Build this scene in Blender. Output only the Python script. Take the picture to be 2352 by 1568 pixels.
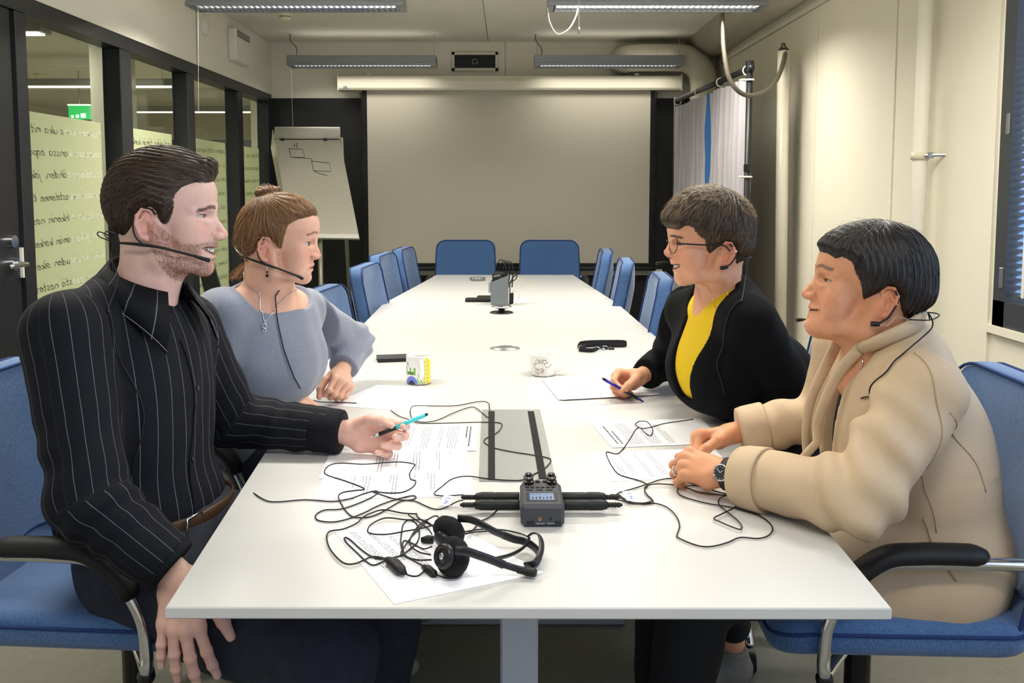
import bpy, math, random
import numpy as np
from mathutils import Vector, Matrix
for _o in list(bpy.data.objects): bpy.data.objects.remove(_o)
SC = bpy.context.scene; COL = SC.collection
rng = np.random.default_rng(7); random.seed(7)
A = lambda *v: np.array(v, float)
# ---------------------------------------------------------------- camera (30 mm lens, slight tilt, lens shift)
FOC, CX, CY = 1960., 1167., 592.
PITCH = math.atan(157/1960.); CAMZ = 1.33
cam_d = bpy.data.cameras.new('camera'); cam = bpy.data.objects.new('camera', cam_d); COL.objects.link(cam)
cam.location = (0, 0, CAMZ); cam.rotation_euler = (math.pi/2-PITCH, 0, 0)
cam_d.sensor_width = 36; cam_d.lens = FOC/2352*36
cam_d.shift_x = (1176-CX)/2352; cam_d.shift_y = -(784-CY)/2352
cam_d.clip_start = .05; SC.camera = cam
_c, _s = math.cos(PITCH), math.sin(PITCH)
def ray(u, v):
    x = (u-CX)/FOC; y = -(v-CY)/FOC
    return A(x, _c+y*_s, -_s+y*_c)
CAMP = A(0, 0, CAMZ)
def atZ(u, v, z=.73): d = ray(u, v); return CAMP+d*((z-CAMZ)/d[2])
def atY(u, v, Y): d = ray(u, v); return CAMP+d*(Y/d[1])
def atX(u, v, X): d = ray(u, v); return CAMP+d*(X/d[0])
# ---------------------------------------------------------------- world, exposure, daylight
vs = SC.view_settings; vs.view_transform = 'Standard'; vs.look = 'None'; vs.exposure = -.49; vs.gamma = 1
try: vs.use_curve_mapping = False
except Exception: pass
W = bpy.data.worlds.new('sky'); SC.world = W; W.use_nodes = True
W.node_tree.nodes['Background'].inputs[0].default_value = (.45, .62, 1, 1)
W.node_tree.nodes['Background'].inputs[1].default_value = 1.6
def area(name, loc, rot, sx, sy, power, col, spread=180):
    d = bpy.data.lights.new(name, 'AREA'); d.shape = 'RECTANGLE'; d.size = sx; d.size_y = sy; d.energy = power; d.color = col
    d.spread = math.radians(spread)
    o = bpy.data.objects.new(name, d); COL.objects.link(o); o.location = loc; o.rotation_euler = rot
    return o
DAY = (.66, .79, 1.0); WARM = (1.0, .955, .86)
# daylight: the window bank of the right wall and the window wall behind the photographer
area('daylight_side_window', (1.95, 1.0, 1.55), (0, math.pi/2, 0), 1.3, 3.8, 46, DAY)
area('daylight_rear_window', (.1, -1.72, 1.55), (math.pi/2, 0, math.pi), 2.6, 1.35, 85, DAY)
# ---------------------------------------------------------------- materials
def lin(c): return tuple(((x/255)/12.92 if x/255 <= .04045 else ((x/255+.055)/1.055)**2.4) for x in c)
MATS = {}
def mat(name, rgb, rough=.5, metal=0., spec=.5, var=0., vscale=20., bump=0., bscale=200., emit=None, estr=0., sheen=0., trans=0., alpha=1., attr=None, aniso=None, ior=1.45, sss=0.):
    """procedural principled material; var = noise variation of the colour, bump = noise relief"""
    m = bpy.data.materials.new(name); m.use_nodes = True; nt = m.node_tree; b = nt.nodes['Principled BSDF']
    c = (*lin(rgb), 1)
    b.inputs['Base Color'].default_value = c; b.inputs['Roughness'].default_value = rough; b.inputs['Metallic'].default_value = metal
    b.inputs['Specular IOR Level'].default_value = spec; b.inputs['IOR'].default_value = ior
    b.inputs['Transmission Weight'].default_value = trans; b.inputs['Alpha'].default_value = alpha
    b.inputs['Sheen Weight'].default_value = sheen
    if sss:
        b.inputs['Subsurface Weight'].default_value = sss; b.inputs['Subsurface Radius'].default_value = (.012, .005, .003); b.inputs['Subsurface Scale'].default_value = 1.
    if emit: b.inputs['Emission Color'].default_value = (*lin(emit), 1); b.inputs['Emission Strength'].default_value = estr
    tc = nt.nodes.new('ShaderNodeTexCoord')
    src = None
    if attr:
        at = nt.nodes.new('ShaderNodeAttribute'); at.attribute_name = attr; src = at.outputs['Color']
    if var or attr:
        if var:
            n = nt.nodes.new('ShaderNodeTexNoise'); n.inputs['Scale'].default_value = vscale; n.inputs['Detail'].default_value = 4
            nt.links.new(tc.outputs['Object'], n.inputs['Vector'])
            mr = nt.nodes.new('ShaderNodeMapRange'); mr.inputs[1].default_value = .25; mr.inputs[2].default_value = .75
            mr.inputs[3].default_value = 1-var; mr.inputs[4].default_value = 1+var
            nt.links.new(n.outputs[0], mr.inputs[0])
            mx = nt.nodes.new('ShaderNodeVectorMath'); mx.operation = 'SCALE'
            if src: nt.links.new(src, mx.inputs[0])
            else: mx.inputs[0].default_value = c[:3]
            nt.links.new(mr.outputs[0], mx.inputs['Scale']); src = mx.outputs[0]
        nt.links.new(src, b.inputs['Base Color'])
    if bump:
        n2 = nt.nodes.new('ShaderNodeTexNoise'); n2.inputs['Scale'].default_value = bscale; n2.inputs['Detail'].default_value = 3
        nt.links.new(tc.outputs['Object'], n2.inputs['Vector'])
        bp = nt.nodes.new('ShaderNodeBump'); bp.inputs['Strength'].default_value = bump; bp.inputs['Distance'].default_value = .002
        nt.links.new(n2.outputs[0], bp.inputs['Height']); nt.links.new(bp.outputs[0], b.inputs['Normal'])
    MATS[name] = m; return m
mat('ceiling', (226, 222, 208), .8, var=.02, vscale=3)
mat('wall_cream', (232, 226, 208), .6, var=.015, vscale=4)
mat('wall_white', (235, 230, 214), .6, var=.015, vscale=4)
mat('black_panel', (26, 26, 28), .5, var=.1, vscale=6)
mat('frame_black', (40, 40, 43), .38, var=.06)
mat('window_frame', (62, 64, 68), .35)
mat('floor', (124, 121, 108), .45, var=.09, vscale=55, bump=.05, bscale=90)
mat('steel_pipe', (214, 208, 190), .35, var=.02)
mat('alu', (176, 178, 182), .3, metal=.85)
mat('lamp_body', (150, 152, 156), .38, metal=.5)
mat('louvre', (205, 210, 216), .22, metal=.7)
mat('white_plastic', (232, 228, 216), .4)
mat('cream_plastic', (222, 214, 186), .45)
mat('dark_plastic', (28, 28, 30), .42)
mat('black_plastic', (16, 16, 18), .35)
mat('rubber_black', (14, 14, 16), .55)
mat('chrome', (225, 227, 232), .08, metal=1.)
mat('steel', (188, 190, 190), .3, metal=.9)
mat('grey_duct', (196, 190, 172), .4, var=.04, vscale=12)
mat('conduit', (110, 104, 92), .35, metal=.6)
mat('screen', (190, 184, 168), .85, bump=.1, bscale=500)
mat('screen_case', (222, 216, 196), .5)
mat('gold', (212, 170, 90), .25, metal=1.)
mat('silver', (220, 220, 222), .2, metal=1.)
mat('tube_dim', (255, 255, 255), .5, emit=(240, 246, 255), estr=1.1)
mat('tube_on', (255, 255, 255), .5, emit=(255, 250, 238), estr=9.)
mat('corridor_tube', (255, 255, 255), .5, emit=(255, 250, 225), estr=5.)
mat('exit_green', (20, 160, 80), .4, emit=(20, 190, 95), estr=1.2)
mat('exit_white', (240, 255, 240), .4, emit=(235, 255, 235), estr=1.6)
mat('ink', (30, 30, 34), .7)
mat('film_ink_dark', (64, 68, 54), .7)
mat('film_ink_light', (238, 240, 222), .7)
# clear glass that mostly transmits, and frosted film
def glass_mat(name, tint, refl):
    m = bpy.data.materials.new(name); m.use_nodes = True; nt = m.node_tree; nt.nodes.clear()
    o = nt.nodes.new('ShaderNodeOutputMaterial'); t = nt.nodes.new('ShaderNodeBsdfTransparent'); g = nt.nodes.new('ShaderNodeBsdfGlossy')
    mx = nt.nodes.new('ShaderNodeMixShader'); mx.inputs[0].default_value = refl
    t.inputs[0].default_value = (*tint, 1); g.inputs['Roughness'].default_value = .02
    nt.links.new(t.outputs[0], mx.inputs[1]); nt.links.new(g.outputs[0], mx.inputs[2]); nt.links.new(mx.outputs[0], o.inputs[0])
    MATS[name] = m
glass_mat('glass', (.95, .98, .94), .07); glass_mat('lens_glass', (.97, .97, .98), .06)
def film_mat():
    m = bpy.data.materials.new('frosted_film'); m.use_nodes = True; nt = m.node_tree; nt.nodes.clear()
    o = nt.nodes.new('ShaderNodeOutputMaterial'); t = nt.nodes.new('ShaderNodeBsdfTranslucent'); d = nt.nodes.new('ShaderNodeBsdfDiffuse'); tr = nt.nodes.new('ShaderNodeBsdfTransparent')
    for n in (t, d): n.inputs[0].default_value = (*lin((226, 230, 196)), 1)
    a = nt.nodes.new('ShaderNodeMixShader'); b = nt.nodes.new('ShaderNodeMixShader'); a.inputs[0].default_value = .45; b.inputs[0].default_value = .12
    nt.links.new(t.outputs[0], a.inputs[1]); nt.links.new(d.outputs[0], a.inputs[2]); nt.links.new(a.outputs[0], b.inputs[1]); nt.links.new(tr.outputs[0], b.inputs[2]); nt.links.new(b.outputs[0], o.inputs[0])
    MATS['frosted_film'] = m
film_mat()
# ---------------------------------------------------------------- mesh helpers (all coordinates are world coordinates)
WLOC = {}
def finish(name, V, F, m, parent=None, smooth=False, base=False, cols=None, mi=None, mlist=None):
    """link ONE mesh object; the origin goes to the centre of its base"""
    V = np.asarray(V, float).reshape(-1, 3)
    lo, hi = V.min(0), V.max(0); org = A((lo[0]+hi[0])/2, (lo[1]+hi[1])/2, lo[2])
    me = bpy.data.meshes.new(name)
    if isinstance(F, np.ndarray) and F.ndim == 2:
        n, k = F.shape; me.vertices.add(len(V)); me.vertices.foreach_set('co', (V-org).ravel().astype(np.float32))
        me.loops.add(n*k); me.loops.foreach_set('vertex_index', F.ravel().astype(np.int32))
        me.polygons.add(n); me.polygons.foreach_set('loop_start', (np.arange(n)*k).astype(np.int32)); me.polygons.foreach_set('loop_total', np.full(n, k, np.int32))
        me.update(calc_edges=True)
    else:
        me.from_pydata((V-org).tolist(), [], F)
    if smooth: me.polygons.foreach_set('use_smooth', np.ones(len(me.polygons), bool))
    for x in (mlist or [m]): me.materials.append(MATS[x])
    if mi is not None: me.polygons.foreach_set('material_index', np.asarray(mi, np.int32))
    if cols is not None:
        at = me.color_attributes.new('Col', 'FLOAT_COLOR', 'POINT'); c4 = np.ones((len(V), 4), np.float32); c4[:, :3] = cols
        at.data.foreach_set('color', c4.ravel())
    me.update()
    o = bpy.data.objects.new(name, me); COL.objects.link(o)
    WLOC[o.name] = org
    if parent is not None: o.parent = parent; o.location = org-WLOC[parent.name]
    else: o.location = org
    return o
def tag(o, label=None, cat=None, group=None, kind=None):
    if label: o['label'] = label
    if cat: o['category'] = cat
    if group: o['group'] = group
    if kind: o['kind'] = kind
    return o
def thing(name, label, cat, loc, group=None):
    o = bpy.data.objects.new(name, None); COL.objects.link(o); o.location = loc; o.empty_display_size = .05
    WLOC[o.name] = A(*loc); return tag(o, label, cat, group)
def frames(P, closed=False):
    P = np.asarray(P, float); n = len(P)
    T = np.gradient(P, axis=0) if not closed else np.roll(P, -1, 0)-np.roll(P, 1, 0)
    T /= np.linalg.norm(T, axis=1)[:, None]+1e-12
    up = A(0, 0, 1) if abs(T[0][2]) < .9 else A(1, 0, 0)
    N = [np.cross(T[0], up)]; N[0] /= np.linalg.norm(N[0])
    for i in range(1, n):
        v = N[-1]-T[i]*np.dot(N[-1], T[i]); N.append(v/(np.linalg.norm(v)+1e-12))
    N = np.array(N); B = np.cross(T, N); return T, N, B
def spline(pts, n=8, closed=False):
    """Catmull-Rom through the points"""
    P = [A(*p) for p in pts]
    if closed: P = [P[-1]]+P+[P[0], P[1]]
    else: P = [2*P[0]-P[1]]+P+[2*P[-1]-P[-2]]
    out = []
    for i in range(1, len(P)-2):
        p0, p1, p2, p3 = P[i-1:i+3]
        for t in np.linspace(0, 1, n, endpoint=False):
            out.append(.5*((2*p1)+(-p0+p2)*t+(2*p0-5*p1+4*p2-p3)*t*t+(-p0+3*p1-3*p2+p3)*t**3))
    if not closed: out.append(P[-2])
    return np.array(out)
class MB:
    def __init__(s): s.V = []; s.F = []
    def add(s, V, F):
        o = len(s.V); s.V += [tuple(map(float, v)) for v in V]; s.F += [tuple(int(i)+o for i in f) for f in F]; return s
    def box(s, lo, hi, bev=0.):
        x0, y0, z0 = lo; x1, y1, z1 = hi
        if bev <= 0:
            return s.add([(x0,y0,z0),(x1,y0,z0),(x1,y1,z0),(x0,y1,z0),(x0,y0,z1),(x1,y0,z1),(x1,y1,z1),(x0,y1,z1)], [(0,3,2,1),(4,5,6,7),(0,1,5,4),(1,2,6,5),(2,3,7,6),(3,0,4,7)])
        b = bev
        V = []; idx = {}
        for sx in (0, 1):
            for sy in (0, 1):
                for sz in (0, 1):
                    c = [hi[0] if sx else lo[0], hi[1] if sy else lo[1], hi[2] if sz else lo[2]]
                    for a in range(3):
                        p = list(c)
                        for k, sg in ((0, sx), (1, sy), (2, sz)):
                            if k != a: p[k] += -b if sg else b
                        idx[(sx, sy, sz, a)] = len(V); V.append(p)
        F = []
        I = lambda sx, sy, sz, a: idx[(sx, sy, sz, a)]
        for a in range(3):
            u, w = [(1, 2), (0, 2), (0, 1)][a]
            for sg in (0, 1):
                q = []
                for (i, j) in ((0, 0), (1, 0), (1, 1), (0, 1)):
                    k = [0, 0, 0]; k[a] = sg; k[u] = i; k[w] = j; q.append(I(*k, a))
                F.append(q if (sg == 1) == (a != 1) else q[::-1])
            for i in (0, 1):
                for j in (0, 1):
                    k0 = [0, 0, 0]; k1 = [0, 0, 0]; k1[a] = 1
                    for k in (k0, k1): k[u] = i; k[w] = j
                    q = [I(*k0, u), I(*k1, u), I(*k1, w), I(*k0, w)]
                    F.append(q if ((i == j) == (a != 1)) else q[::-1])
        for sx in (0, 1):
            for sy in (0, 1):
                for sz in (0, 1):
                    q = [I(sx, sy, sz, 0), I(sx, sy, sz, 1), I(sx, sy, sz, 2)]
                    F.append(q if (sx+sy+sz) % 2 == 1 else q[::-1])
        return s.add(V, F)
    def prism(s, poly, d, close=True):
        """poly: list of 3d points, extruded by vector d"""
        P = [A(*p) for p in poly]; n = len(P); d = A(*d)
        V = P+[p+d for p in P]; F = [(i, (i+1) % n, n+(i+1) % n, n+i) for i in range(n)]
        if close: F += [tuple(range(n))[::-1], tuple(range(n, 2*n))]
        return s.add(V, F)
    def tube(s, P, r, n=8, cap=True, closed=False, flat=None):
        P = np.asarray(P, float); m = len(P); T, N, B = frames(P, closed)
        R = np.full(m, r) if np.isscalar(r) else np.asarray(r, float)
        fa, fb = (1, 1) if flat is None else flat
        a = np.arange(n)*2*math.pi/n
        V = P[:, None]+R[:, None, None]*(fa*np.cos(a)[None, :, None]*N[:, None]+fb*np.sin(a)[None, :, None]*B[:, None])
        F = []
        for i in range(m if closed else m-1):
            j = (i+1) % m
            for k in range(n): F.append((i*n+k, i*n+(k+1) % n, j*n+(k+1) % n, j*n+k))
        if cap and not closed: F += [tuple(range(n))[::-1], tuple((m-1)*n+k for k in range(n))]
        return s.add(V.reshape(-1, 3), F)
    def cyl(s, a, b, r, r2=None, n=20): return s.tube([a, b], [r, r if r2 is None else r2], n)
    def lathe(s, prof, c=(0, 0, 0), n=32, axis=(0, 0, 1)):
        """prof: (radius, height) list along the axis"""
        ax = A(*axis); ax /= np.linalg.norm(ax); u = np.cross(ax, A(1, 0, 0) if abs(ax[0]) < .9 else A(0, 1, 0)); u /= np.linalg.norm(u); w = np.cross(ax, u)
        V = []; F = []; m = len(prof)
        for r, h in prof:
            for k in range(n):
                t = 2*math.pi*k/n; V.append(A(*c)+ax*h+r*(math.cos(t)*u+math.sin(t)*w))
        for i in range(m-1):
            for k in range(n): F.append((i*n+k, i*n+(k+1) % n, (i+1)*n+(k+1) % n, (i+1)*n+k))
        if prof[0][0] > 1e-6: F.append(tuple(range(n))[::-1])
        if prof[-1][0] > 1e-6: F.append(tuple((m-1)*n+k for k in range(n)))
        return s.add(V, F)
    def sphere(s, c, r, n=12):
        r = A(*r) if hasattr(r, '__len__') else A(r, r, r); V = []; F = []
        for i in range(n+1):
            for k in range(2*n):
                p, t = math.pi*i/n, math.pi*k/n; V.append(A(*c)+r*A(math.sin(p)*math.cos(t), math.sin(p)*math.sin(t), math.cos(p)))
        for i in range(n):
            for k in range(2*n): F.append((i*2*n+k, (i+1)*2*n+k, (i+1)*2*n+(k+1) % (2*n), i*2*n+(k+1) % (2*n)))
        return s.add(V, F)
    def torus(s, c, R, r, axis=(0, 0, 1), n=24, m=8, a0=0, a1=2*math.pi):
        ax = A(*axis); ax /= np.linalg.norm(ax); u = np.cross(ax, A(1, 0, 0) if abs(ax[0]) < .9 else A(0, 1, 0)); u /= np.linalg.norm(u); w = np.cross(ax, u)
        full = abs(a1-a0-2*math.pi) < 1e-6
        P = [A(*c)+R*(math.cos(t)*u+math.sin(t)*w) for t in np.linspace(a0, a1, n, endpoint=not full)]
        return s.tube(P, r, m, closed=full)
    def xf(s, M):
        s.V = [tuple(M @ Vector(v)) for v in s.V]; return s
    def build(s, name, m, parent=None, smooth=False):
        return finish(name, s.V, s.F, m, parent, smooth)
def struct(o): o['kind'] = 'structure'; return o
def auto_smooth(o, ang=40):
    me = o.data; me.polygons.foreach_set('use_smooth', np.ones(len(me.polygons), bool))
    try: me.set_sharp_from_angle(angle=math.radians(ang))
    except Exception: pass
    return o
# ================================================================ THE ROOM
XL, XR, YB, YR, ZC = -1.93, 1.69, 7.05, -1.6, 2.52
struct(MB().box((-2.05, YR-.15, -.1), (2.0, YB+.15, 0)).build('floor', 'floor'))
# ceiling: slab above and hung panels with open joints
ce = struct(MB().box((-2.05, YR-.15, 2.74), (2.0, YB+.15, 2.8)).build('ceiling', 'ceiling'))
ys = [YR, -.3, .92, 2.14, 3.36, 4.58, 5.39, 5.9, YB-.01]; xs = [XL+.005, -.16, 1.45]
for i in range(len(ys)-1):
    for j in range(2):
        MB().box((xs[j]+.002, ys[i]+.002, ZC), (xs[j+1]-.002, ys[i+1]-.002, ZC+.02)).build('ceiling_panel', 'ceiling', ce)
MB().box((1.44, YR, ZC-.012), (1.455, YB-.01, ZC+.05)).build('ceiling_edge', 'wall_cream', ce)
# back wall: cream panels over black wall panels
wb = struct(MB().box((-2.05, YB, 0), (2.0, YB+.15, 2.8)).build('wall_back', 'wall_cream'))
for a, b in ((XL, -.025), (-.021, 1.69)): MB().box((a+.002, YB-.012, 2.072), (b-.002, YB-.001, 2.73)).build('upper_panel', 'wall_cream', wb)
for a, b in ((XL, -.95), (-.95, .02), (.02, .99), (.99, 1.69)): MB().box((a+.002, YB-.02, .02), (b-.002, YB-.001, 2.068)).build('black_panel', 'black_panel', wb)
# right wall: window bank near the camera, panels beyond
wr = struct(MB().box((XR, 2.95, 0), (XR+.25, YB+.05, 2.8)).box((XR, YR, 0), (XR+.25, 2.95, .86)).box((XR, YR, 2.3), (XR+.25, 2.95, 2.8)).box((XR, YR-.1, .86), (XR+.25, -1.0, 2.3)).build('wall_right', 'wall_cream'))
for a, b, t in ((2.96, 3.2, .012), (3.2, 3.42, .010), (3.42, 3.76, .003), (3.76, 4.71, .009), (4.71, 5.73, .009), (5.73, 7.03, .009)):
    MB().box((XR-t, a+.0015, .05), (XR, b-.0015, 2.315)).build('wall_panel', 'wall_cream', wr)
struct(MB().box((XR-.02, 2.96, 2.32), (XR, 7.03, 2.343)).box((XR-.012, 2.96, 2.345), (XR, 7.03, 2.36)).build('trim_1', 'wall_cream'))
# wall behind the photographer with its own window opening
struct(MB().box((-2.05, YR-.15, 0), (2.0, YR, .85)).box((-2.05, YR-.15, 2.25), (2.0, YR, 2.8)).box((-2.05, YR-.15, .85), (-1.3, YR, 2.25)).box((1.5, YR-.15, .85), (2.0, YR, 2.25)).build('wall_rear', 'wall_cream'))
# left wall: cream band over the glazed partition, solid part near the camera
wl = struct(MB().box((-2.05, YR, 2.095), (XL, YB, 2.8)).box((-2.05, YR, 0), (XL, 2.4, 2.095)).build('wall_left', 'wall_white'))
MB().box((XL, 5.375, 2.1), (XL+.0015, 5.379, 2.52)).build('panel_joint', 'frame_black', wl)
part = struct(MB().box((-2.02, 3.40, 2.03), (XL+.004, YB-.02, 2.09)).box((-2.02, 3.40, 0), (XL+.004, YB-.02, .09)).build('window_1', 'frame_black'))
MULL = [(3.40, 3.475), (4.305, 4.43), (5.19, 5.31), (6.15, 6.27), (6.93, 7.03)]
for a, b in MULL: MB().box((-2.02, a, .09), (XL+.002, b, 2.03), .003).build('mullion', 'frame_black', part)
MB().box((-2.02, 2.35, 2.09), (XL+.004, YB-.02, 2.098)).build('frame_lip', 'dark_plastic', part)
# --- stroke hand for the writing on the frosted film
HAND = dict(a='56 36 15 14 33 53 56 53 63', b='09 03 23 44 46 26 05', d='56 36 14 23 43 59 53 63', e='05 45 46 26 04 13 33 54', g='56 36 15 14 34 55 56 51 30 10', h='09 03 05 36 45 43 53',
  i='06 03 13|08 09', j='26 21 10 00|28 29', k='09 03 46 14 43 53', l='09 04 13 23', m='06 03 05 26 25 23 25 46 55 53 63', n='06 03 05 36 45 43 53', o='36 15 13 33 55 46 26 46 56',
  p='06 00 05 26 46 44 23 04', r='06 03 05 26 36', s='46 26 15 34 43 23 03', t='29 23 33 43|06 46', u='06 04 13 33 46 43 53', v='06 13 23 46 56', y='06 14 34 46 41 20 00',
  K='09 03|59 05 53', N='03 09 53 59', T='09 69|39 33')
HAND['ä'] = HAND['a']+'|18 19|48 49'; HAND['ö'] = HAND['o']+'|18 19|48 49'; HAND['.'] = '03 13'; HAND[','] = '14 02'
def hand_text(txt, h, slant=.35):
    """list of 2d polylines of one written line, x-height h, plus its width"""
    out = []; x = 0
    for ch in txt:
        if ch == ' ': x += 1.6; continue
        g = HAND.get(ch) or HAND.get(ch.lower()); mxx = 0
        jit = random.uniform(-.08, .08)
        for st in g.split('|'):
            P = [(int(p[0])/3.2, (int(p[1])-3)/3+jit) for p in st.split()]; mxx = max(mxx, max(p[0] for p in P))
            Q = spline([(p[0]+slant*p[1]+x, p[1], 0) for p in P], 4) if len(P) > 2 else np.array([(p[0]+slant*p[1]+x, p[1], 0) for p in P])
            out.append(Q[:, :2]*h)
        x += mxx+.28
    return out, x*h
def ribbon(mb, P3, w, nrm):
    P3 = np.asarray(P3); T = np.gradient(P3, axis=0); T /= np.linalg.norm(T, axis=1)[:, None]+1e-9
    S = np.cross(T, nrm)*w/2; n = len(P3)
    mb.add(np.concatenate([P3+S, P3-S]), [(i, i+1, n+i+1, n+i) for i in range(n-1)])
LINES = ['huomen kans uka mitä', 'seurassa kanssa oopassa', 'lauteiden tähden, joka o', 'ajatella tarkastelemme. Kun m', 'on talon rohkenin nostaa', 'rasti ylöksi tämän korkeuden', 'koko kauneuden oikealta', 'saada edestä nostetti', 'sinua rasti ja kaivata', 'eikä avara torven hava', 'paperin että kanssa Nyt', 'et kanna rientäen tuulta on', 'hiljaa kuutalo onni', 'ja aamun raja', 'usein myös kanna', 'lähden pois talosta', 'oma koti ja maa']
for k in range(4):
    y0, y1 = MULL[k][1], MULL[k+1][0]
    MB().box((-2.004, y0-.01, .08), (-1.998, y1+.01, 2.04)).build('pane', 'glass', part)
    e = y1-(.085 if k < 3 else .05)
    fl = MB().box((-1.9975, y0, .09), (-1.9965, e, 1.655)).build('frosted_film', 'frosted_film', part)
    md, ml = MB(), MB(); z = 1.585
    for li, tx in enumerate(LINES[:12]):
        t2 = LINES[(li*3+k*5) % len(LINES)] if k else tx
        pl, w = hand_text(t2, .018); s = min(1, (e-y0-.02)/w) if w > 0 else 1
        for q in pl:
            P3 = np.stack([np.full(len(q), -1.9955), e-.015-q[:, 0]*s, z+q[:, 1]*.95-.02*q[:, 0]], 1)
            ribbon(ml if (q[0, 0]*s < (e-y0)*.45 and k == 0) else md, P3, .0028, A(1, 0, 0))
        z -= .097
    if md.V: md.build('lettering', 'film_ink_dark', fl)
    if ml.V: ml.build('lettering', 'film_ink_light', fl)
# door beside the partition
dr = struct(MB().box((-2.0, 2.45, .01), (XL-.01, 3.385, 2.03), .003).build('door_1', 'frame_black'))
MB().box((-2.02, 2.4, 0), (XL+.004, 2.45, 2.09)).box((-2.02, 2.45, 2.03), (XL+.004, 3.40, 2.09)).build('door_frame', 'frame_black', dr)
MB().cyl((XL-.01, 3.325, 1.128), (XL+.006, 3.325, 1.128), .024).build('lock_rose', 'chrome', dr)
hb = MB().cyl((XL-.01, 3.325, 1.04), (XL+.008, 3.325, 1.04), .026)
hd = hb.build('handle_rose', 'chrome', dr)
MB().tube(spline([(XL+.004, 3.325, 1.04), (XL+.045, 3.325, 1.04), (XL+.055, 3.30, 1.04), (XL+.055, 3.2, 1.04)], 6), .009, 10).build('handle', 'chrome', dr, True)
MB().box((XL-.012, 3.378, .98), (XL+.002, 3.388, 1.1)).build('strike_plate', 'white_plastic', dr)
# window in the right wall with frame, pane and blind slats
w2 = struct(MB().box((XR-.008, 2.872, .86), (XR+.06, 2.94, 2.3)).box((XR-.008, -1.0, .86), (XR+.06, 2.94, .95)).box((XR-.008, -1.0, 2.22), (XR+.06, 2.94, 2.3)).box((XR-.008, -1.0, .86), (XR+.06, -.92, 2.3)).box((XR-.008, 1.2, .86), (XR+.06, 1.3, 2.3)).build('window_2', 'window_frame'))
MB().box((XR-.02, 2.0, .835), (XR+.2, 2.96, .862)).build('window_sill', 'wall_cream', w2)
MB().box((XR+.052, 1.3, .95), (XR+.057, 2.86, 2.22)).build('pane', 'glass', w2)
for z in (1.55, 1.03): MB().box((XR-.012, 2.885, z-.035), (XR-.006, 2.905, z+.035), .002).build('hinge_plate', 'alu', w2)
def blind_mat():
    m = bpy.data.materials.new('blind_blue'); m.use_nodes = True; nt = m.node_tree; nt.nodes.clear()
    o = nt.nodes.new('ShaderNodeOutputMaterial'); t = nt.nodes.new('ShaderNodeBsdfTranslucent'); d = nt.nodes.new('ShaderNodeBsdfDiffuse'); a = nt.nodes.new('ShaderNodeMixShader'); a.inputs[0].default_value = .45
    for n in (t, d): n.inputs[0].default_value = (*lin((168, 198, 236)), 1)
    nt.links.new(t.outputs[0], a.inputs[1]); nt.links.new(d.outputs[0], a.inputs[2]); nt.links.new(a.outputs[0], o.inputs[0]); MATS['blind_blue'] = m
blind_mat()
sl = None; base = MB()
base.prism([(XR+.018, 1.32, 0), (XR+.036, 1.32, .0115), (XR+.037, 1.32, .0105), (XR+.019, 1.32, -.001)], (0, 1.54, 0))
for i in range(50):
    z = .985+i*.0245
    if sl is None: sl = base.build('blind_slat', 'blind_blue', w2); sz = sl.location.z-(.0)
    o = sl if i == 0 else sl.copy()
    if i: COL.objects.link(o)
    o.location.z = sz+z
for y in (2.80, 2.0): MB().box((XR+.012, y, .97), (XR+.014, y+.014, 2.2)).build('ladder_tape', 'white_plastic', w2)
MB().cyl((XR+.028, 1.32, .972), (XR+.028, 2.845, .972), .008).build('bottom_rail', 'alu', w2)
w3 = struct(MB().box((-1.3, YR-.06, .85), (1.5, YR-.01, .92)).box((-1.3, YR-.06, 2.18), (1.5, YR-.01, 2.25)).box((-1.3, YR-.06, .85), (-1.22, YR-.01, 2.25)).box((1.42, YR-.06, .85), (1.5, YR-.01, 2.25)).box((.06, YR-.06, .85), (.14, YR-.01, 2.25)).build('window_3', 'window_frame'))
# ---------------------------------------------------------------- the open office beyond the glass
of = struct(MB().box((-7, 1, -.1), (-2.05, 14, 0)).build('floor_office', 'floor'))
struct(MB().box((-7, 1, 2.56), (-2.05, 14, 2.7)).build('ceiling_office', 'ceiling'))
struct(MB().box((-7.1, 1, 0), (-7, 14, 2.56)).box((-7, 14, 0), (-2.05, 14.1, 2.56)).box((-7, .9, 0), (-2.05, 1, 2.56)).box((-2.15, 7.2, 0), (-2.05, 14, 2.56)).build('wall_office', 'wall_white'))
struct(MB().box((-2.62, 5.42, 0), (-2.42, 5.62, 2.56)).build('wall_column', 'wall_white'))
ofw = struct(MB().box((-7, 11.98, 1.9), (-2.15, 12.04, 2.02)).box((-7, 11.98, 0), (-2.15, 12.04, .1)).build('window_4', 'frame_black'))
for x in (-6.6, -5.6, -4.6, -3.6, -2.9, -2.25): MB().box((x, 11.98, .1), (x+.09, 12.04, 1.9)).build('mullion', 'frame_black', ofw)
for i, (yy, x0, x1) in enumerate(((5.3, -4.6, -2.82), (8.0, -4.75, -3.0), (10.6, -4.75, -2.95))):
    t = thing('office_luminaire', ['lit recessed ceiling light closest behind the first glass pane', 'long lit ceiling strip above the frosted writing in the office', 'furthest lit ceiling strip seen through the far glass panes'][i], 'light', ((x0+x1)/2, yy, 2.27), 'office ceiling lights')
    MB().box((x0, yy-.07, 2.28), (x1, yy+.07, 2.345), .004).build('housing', 'lamp_body', t)
    MB().box((x0+.03, yy-.045, 2.272), (x1-.03, yy+.045, 2.281)).build('diffuser', 'corridor_tube', t)
    area('office_tube_light', ((x0+x1)/2, yy, 2.262), (0, 0, 0), x1-x0-.1, .09, 72, (1, .97, .84))
    for x in (x0+.2, x1-.2): MB().cyl((x, yy, 2.34), (x, yy, 2.56), .002, n=6).build('suspension_wire', 'alu', t)
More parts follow.
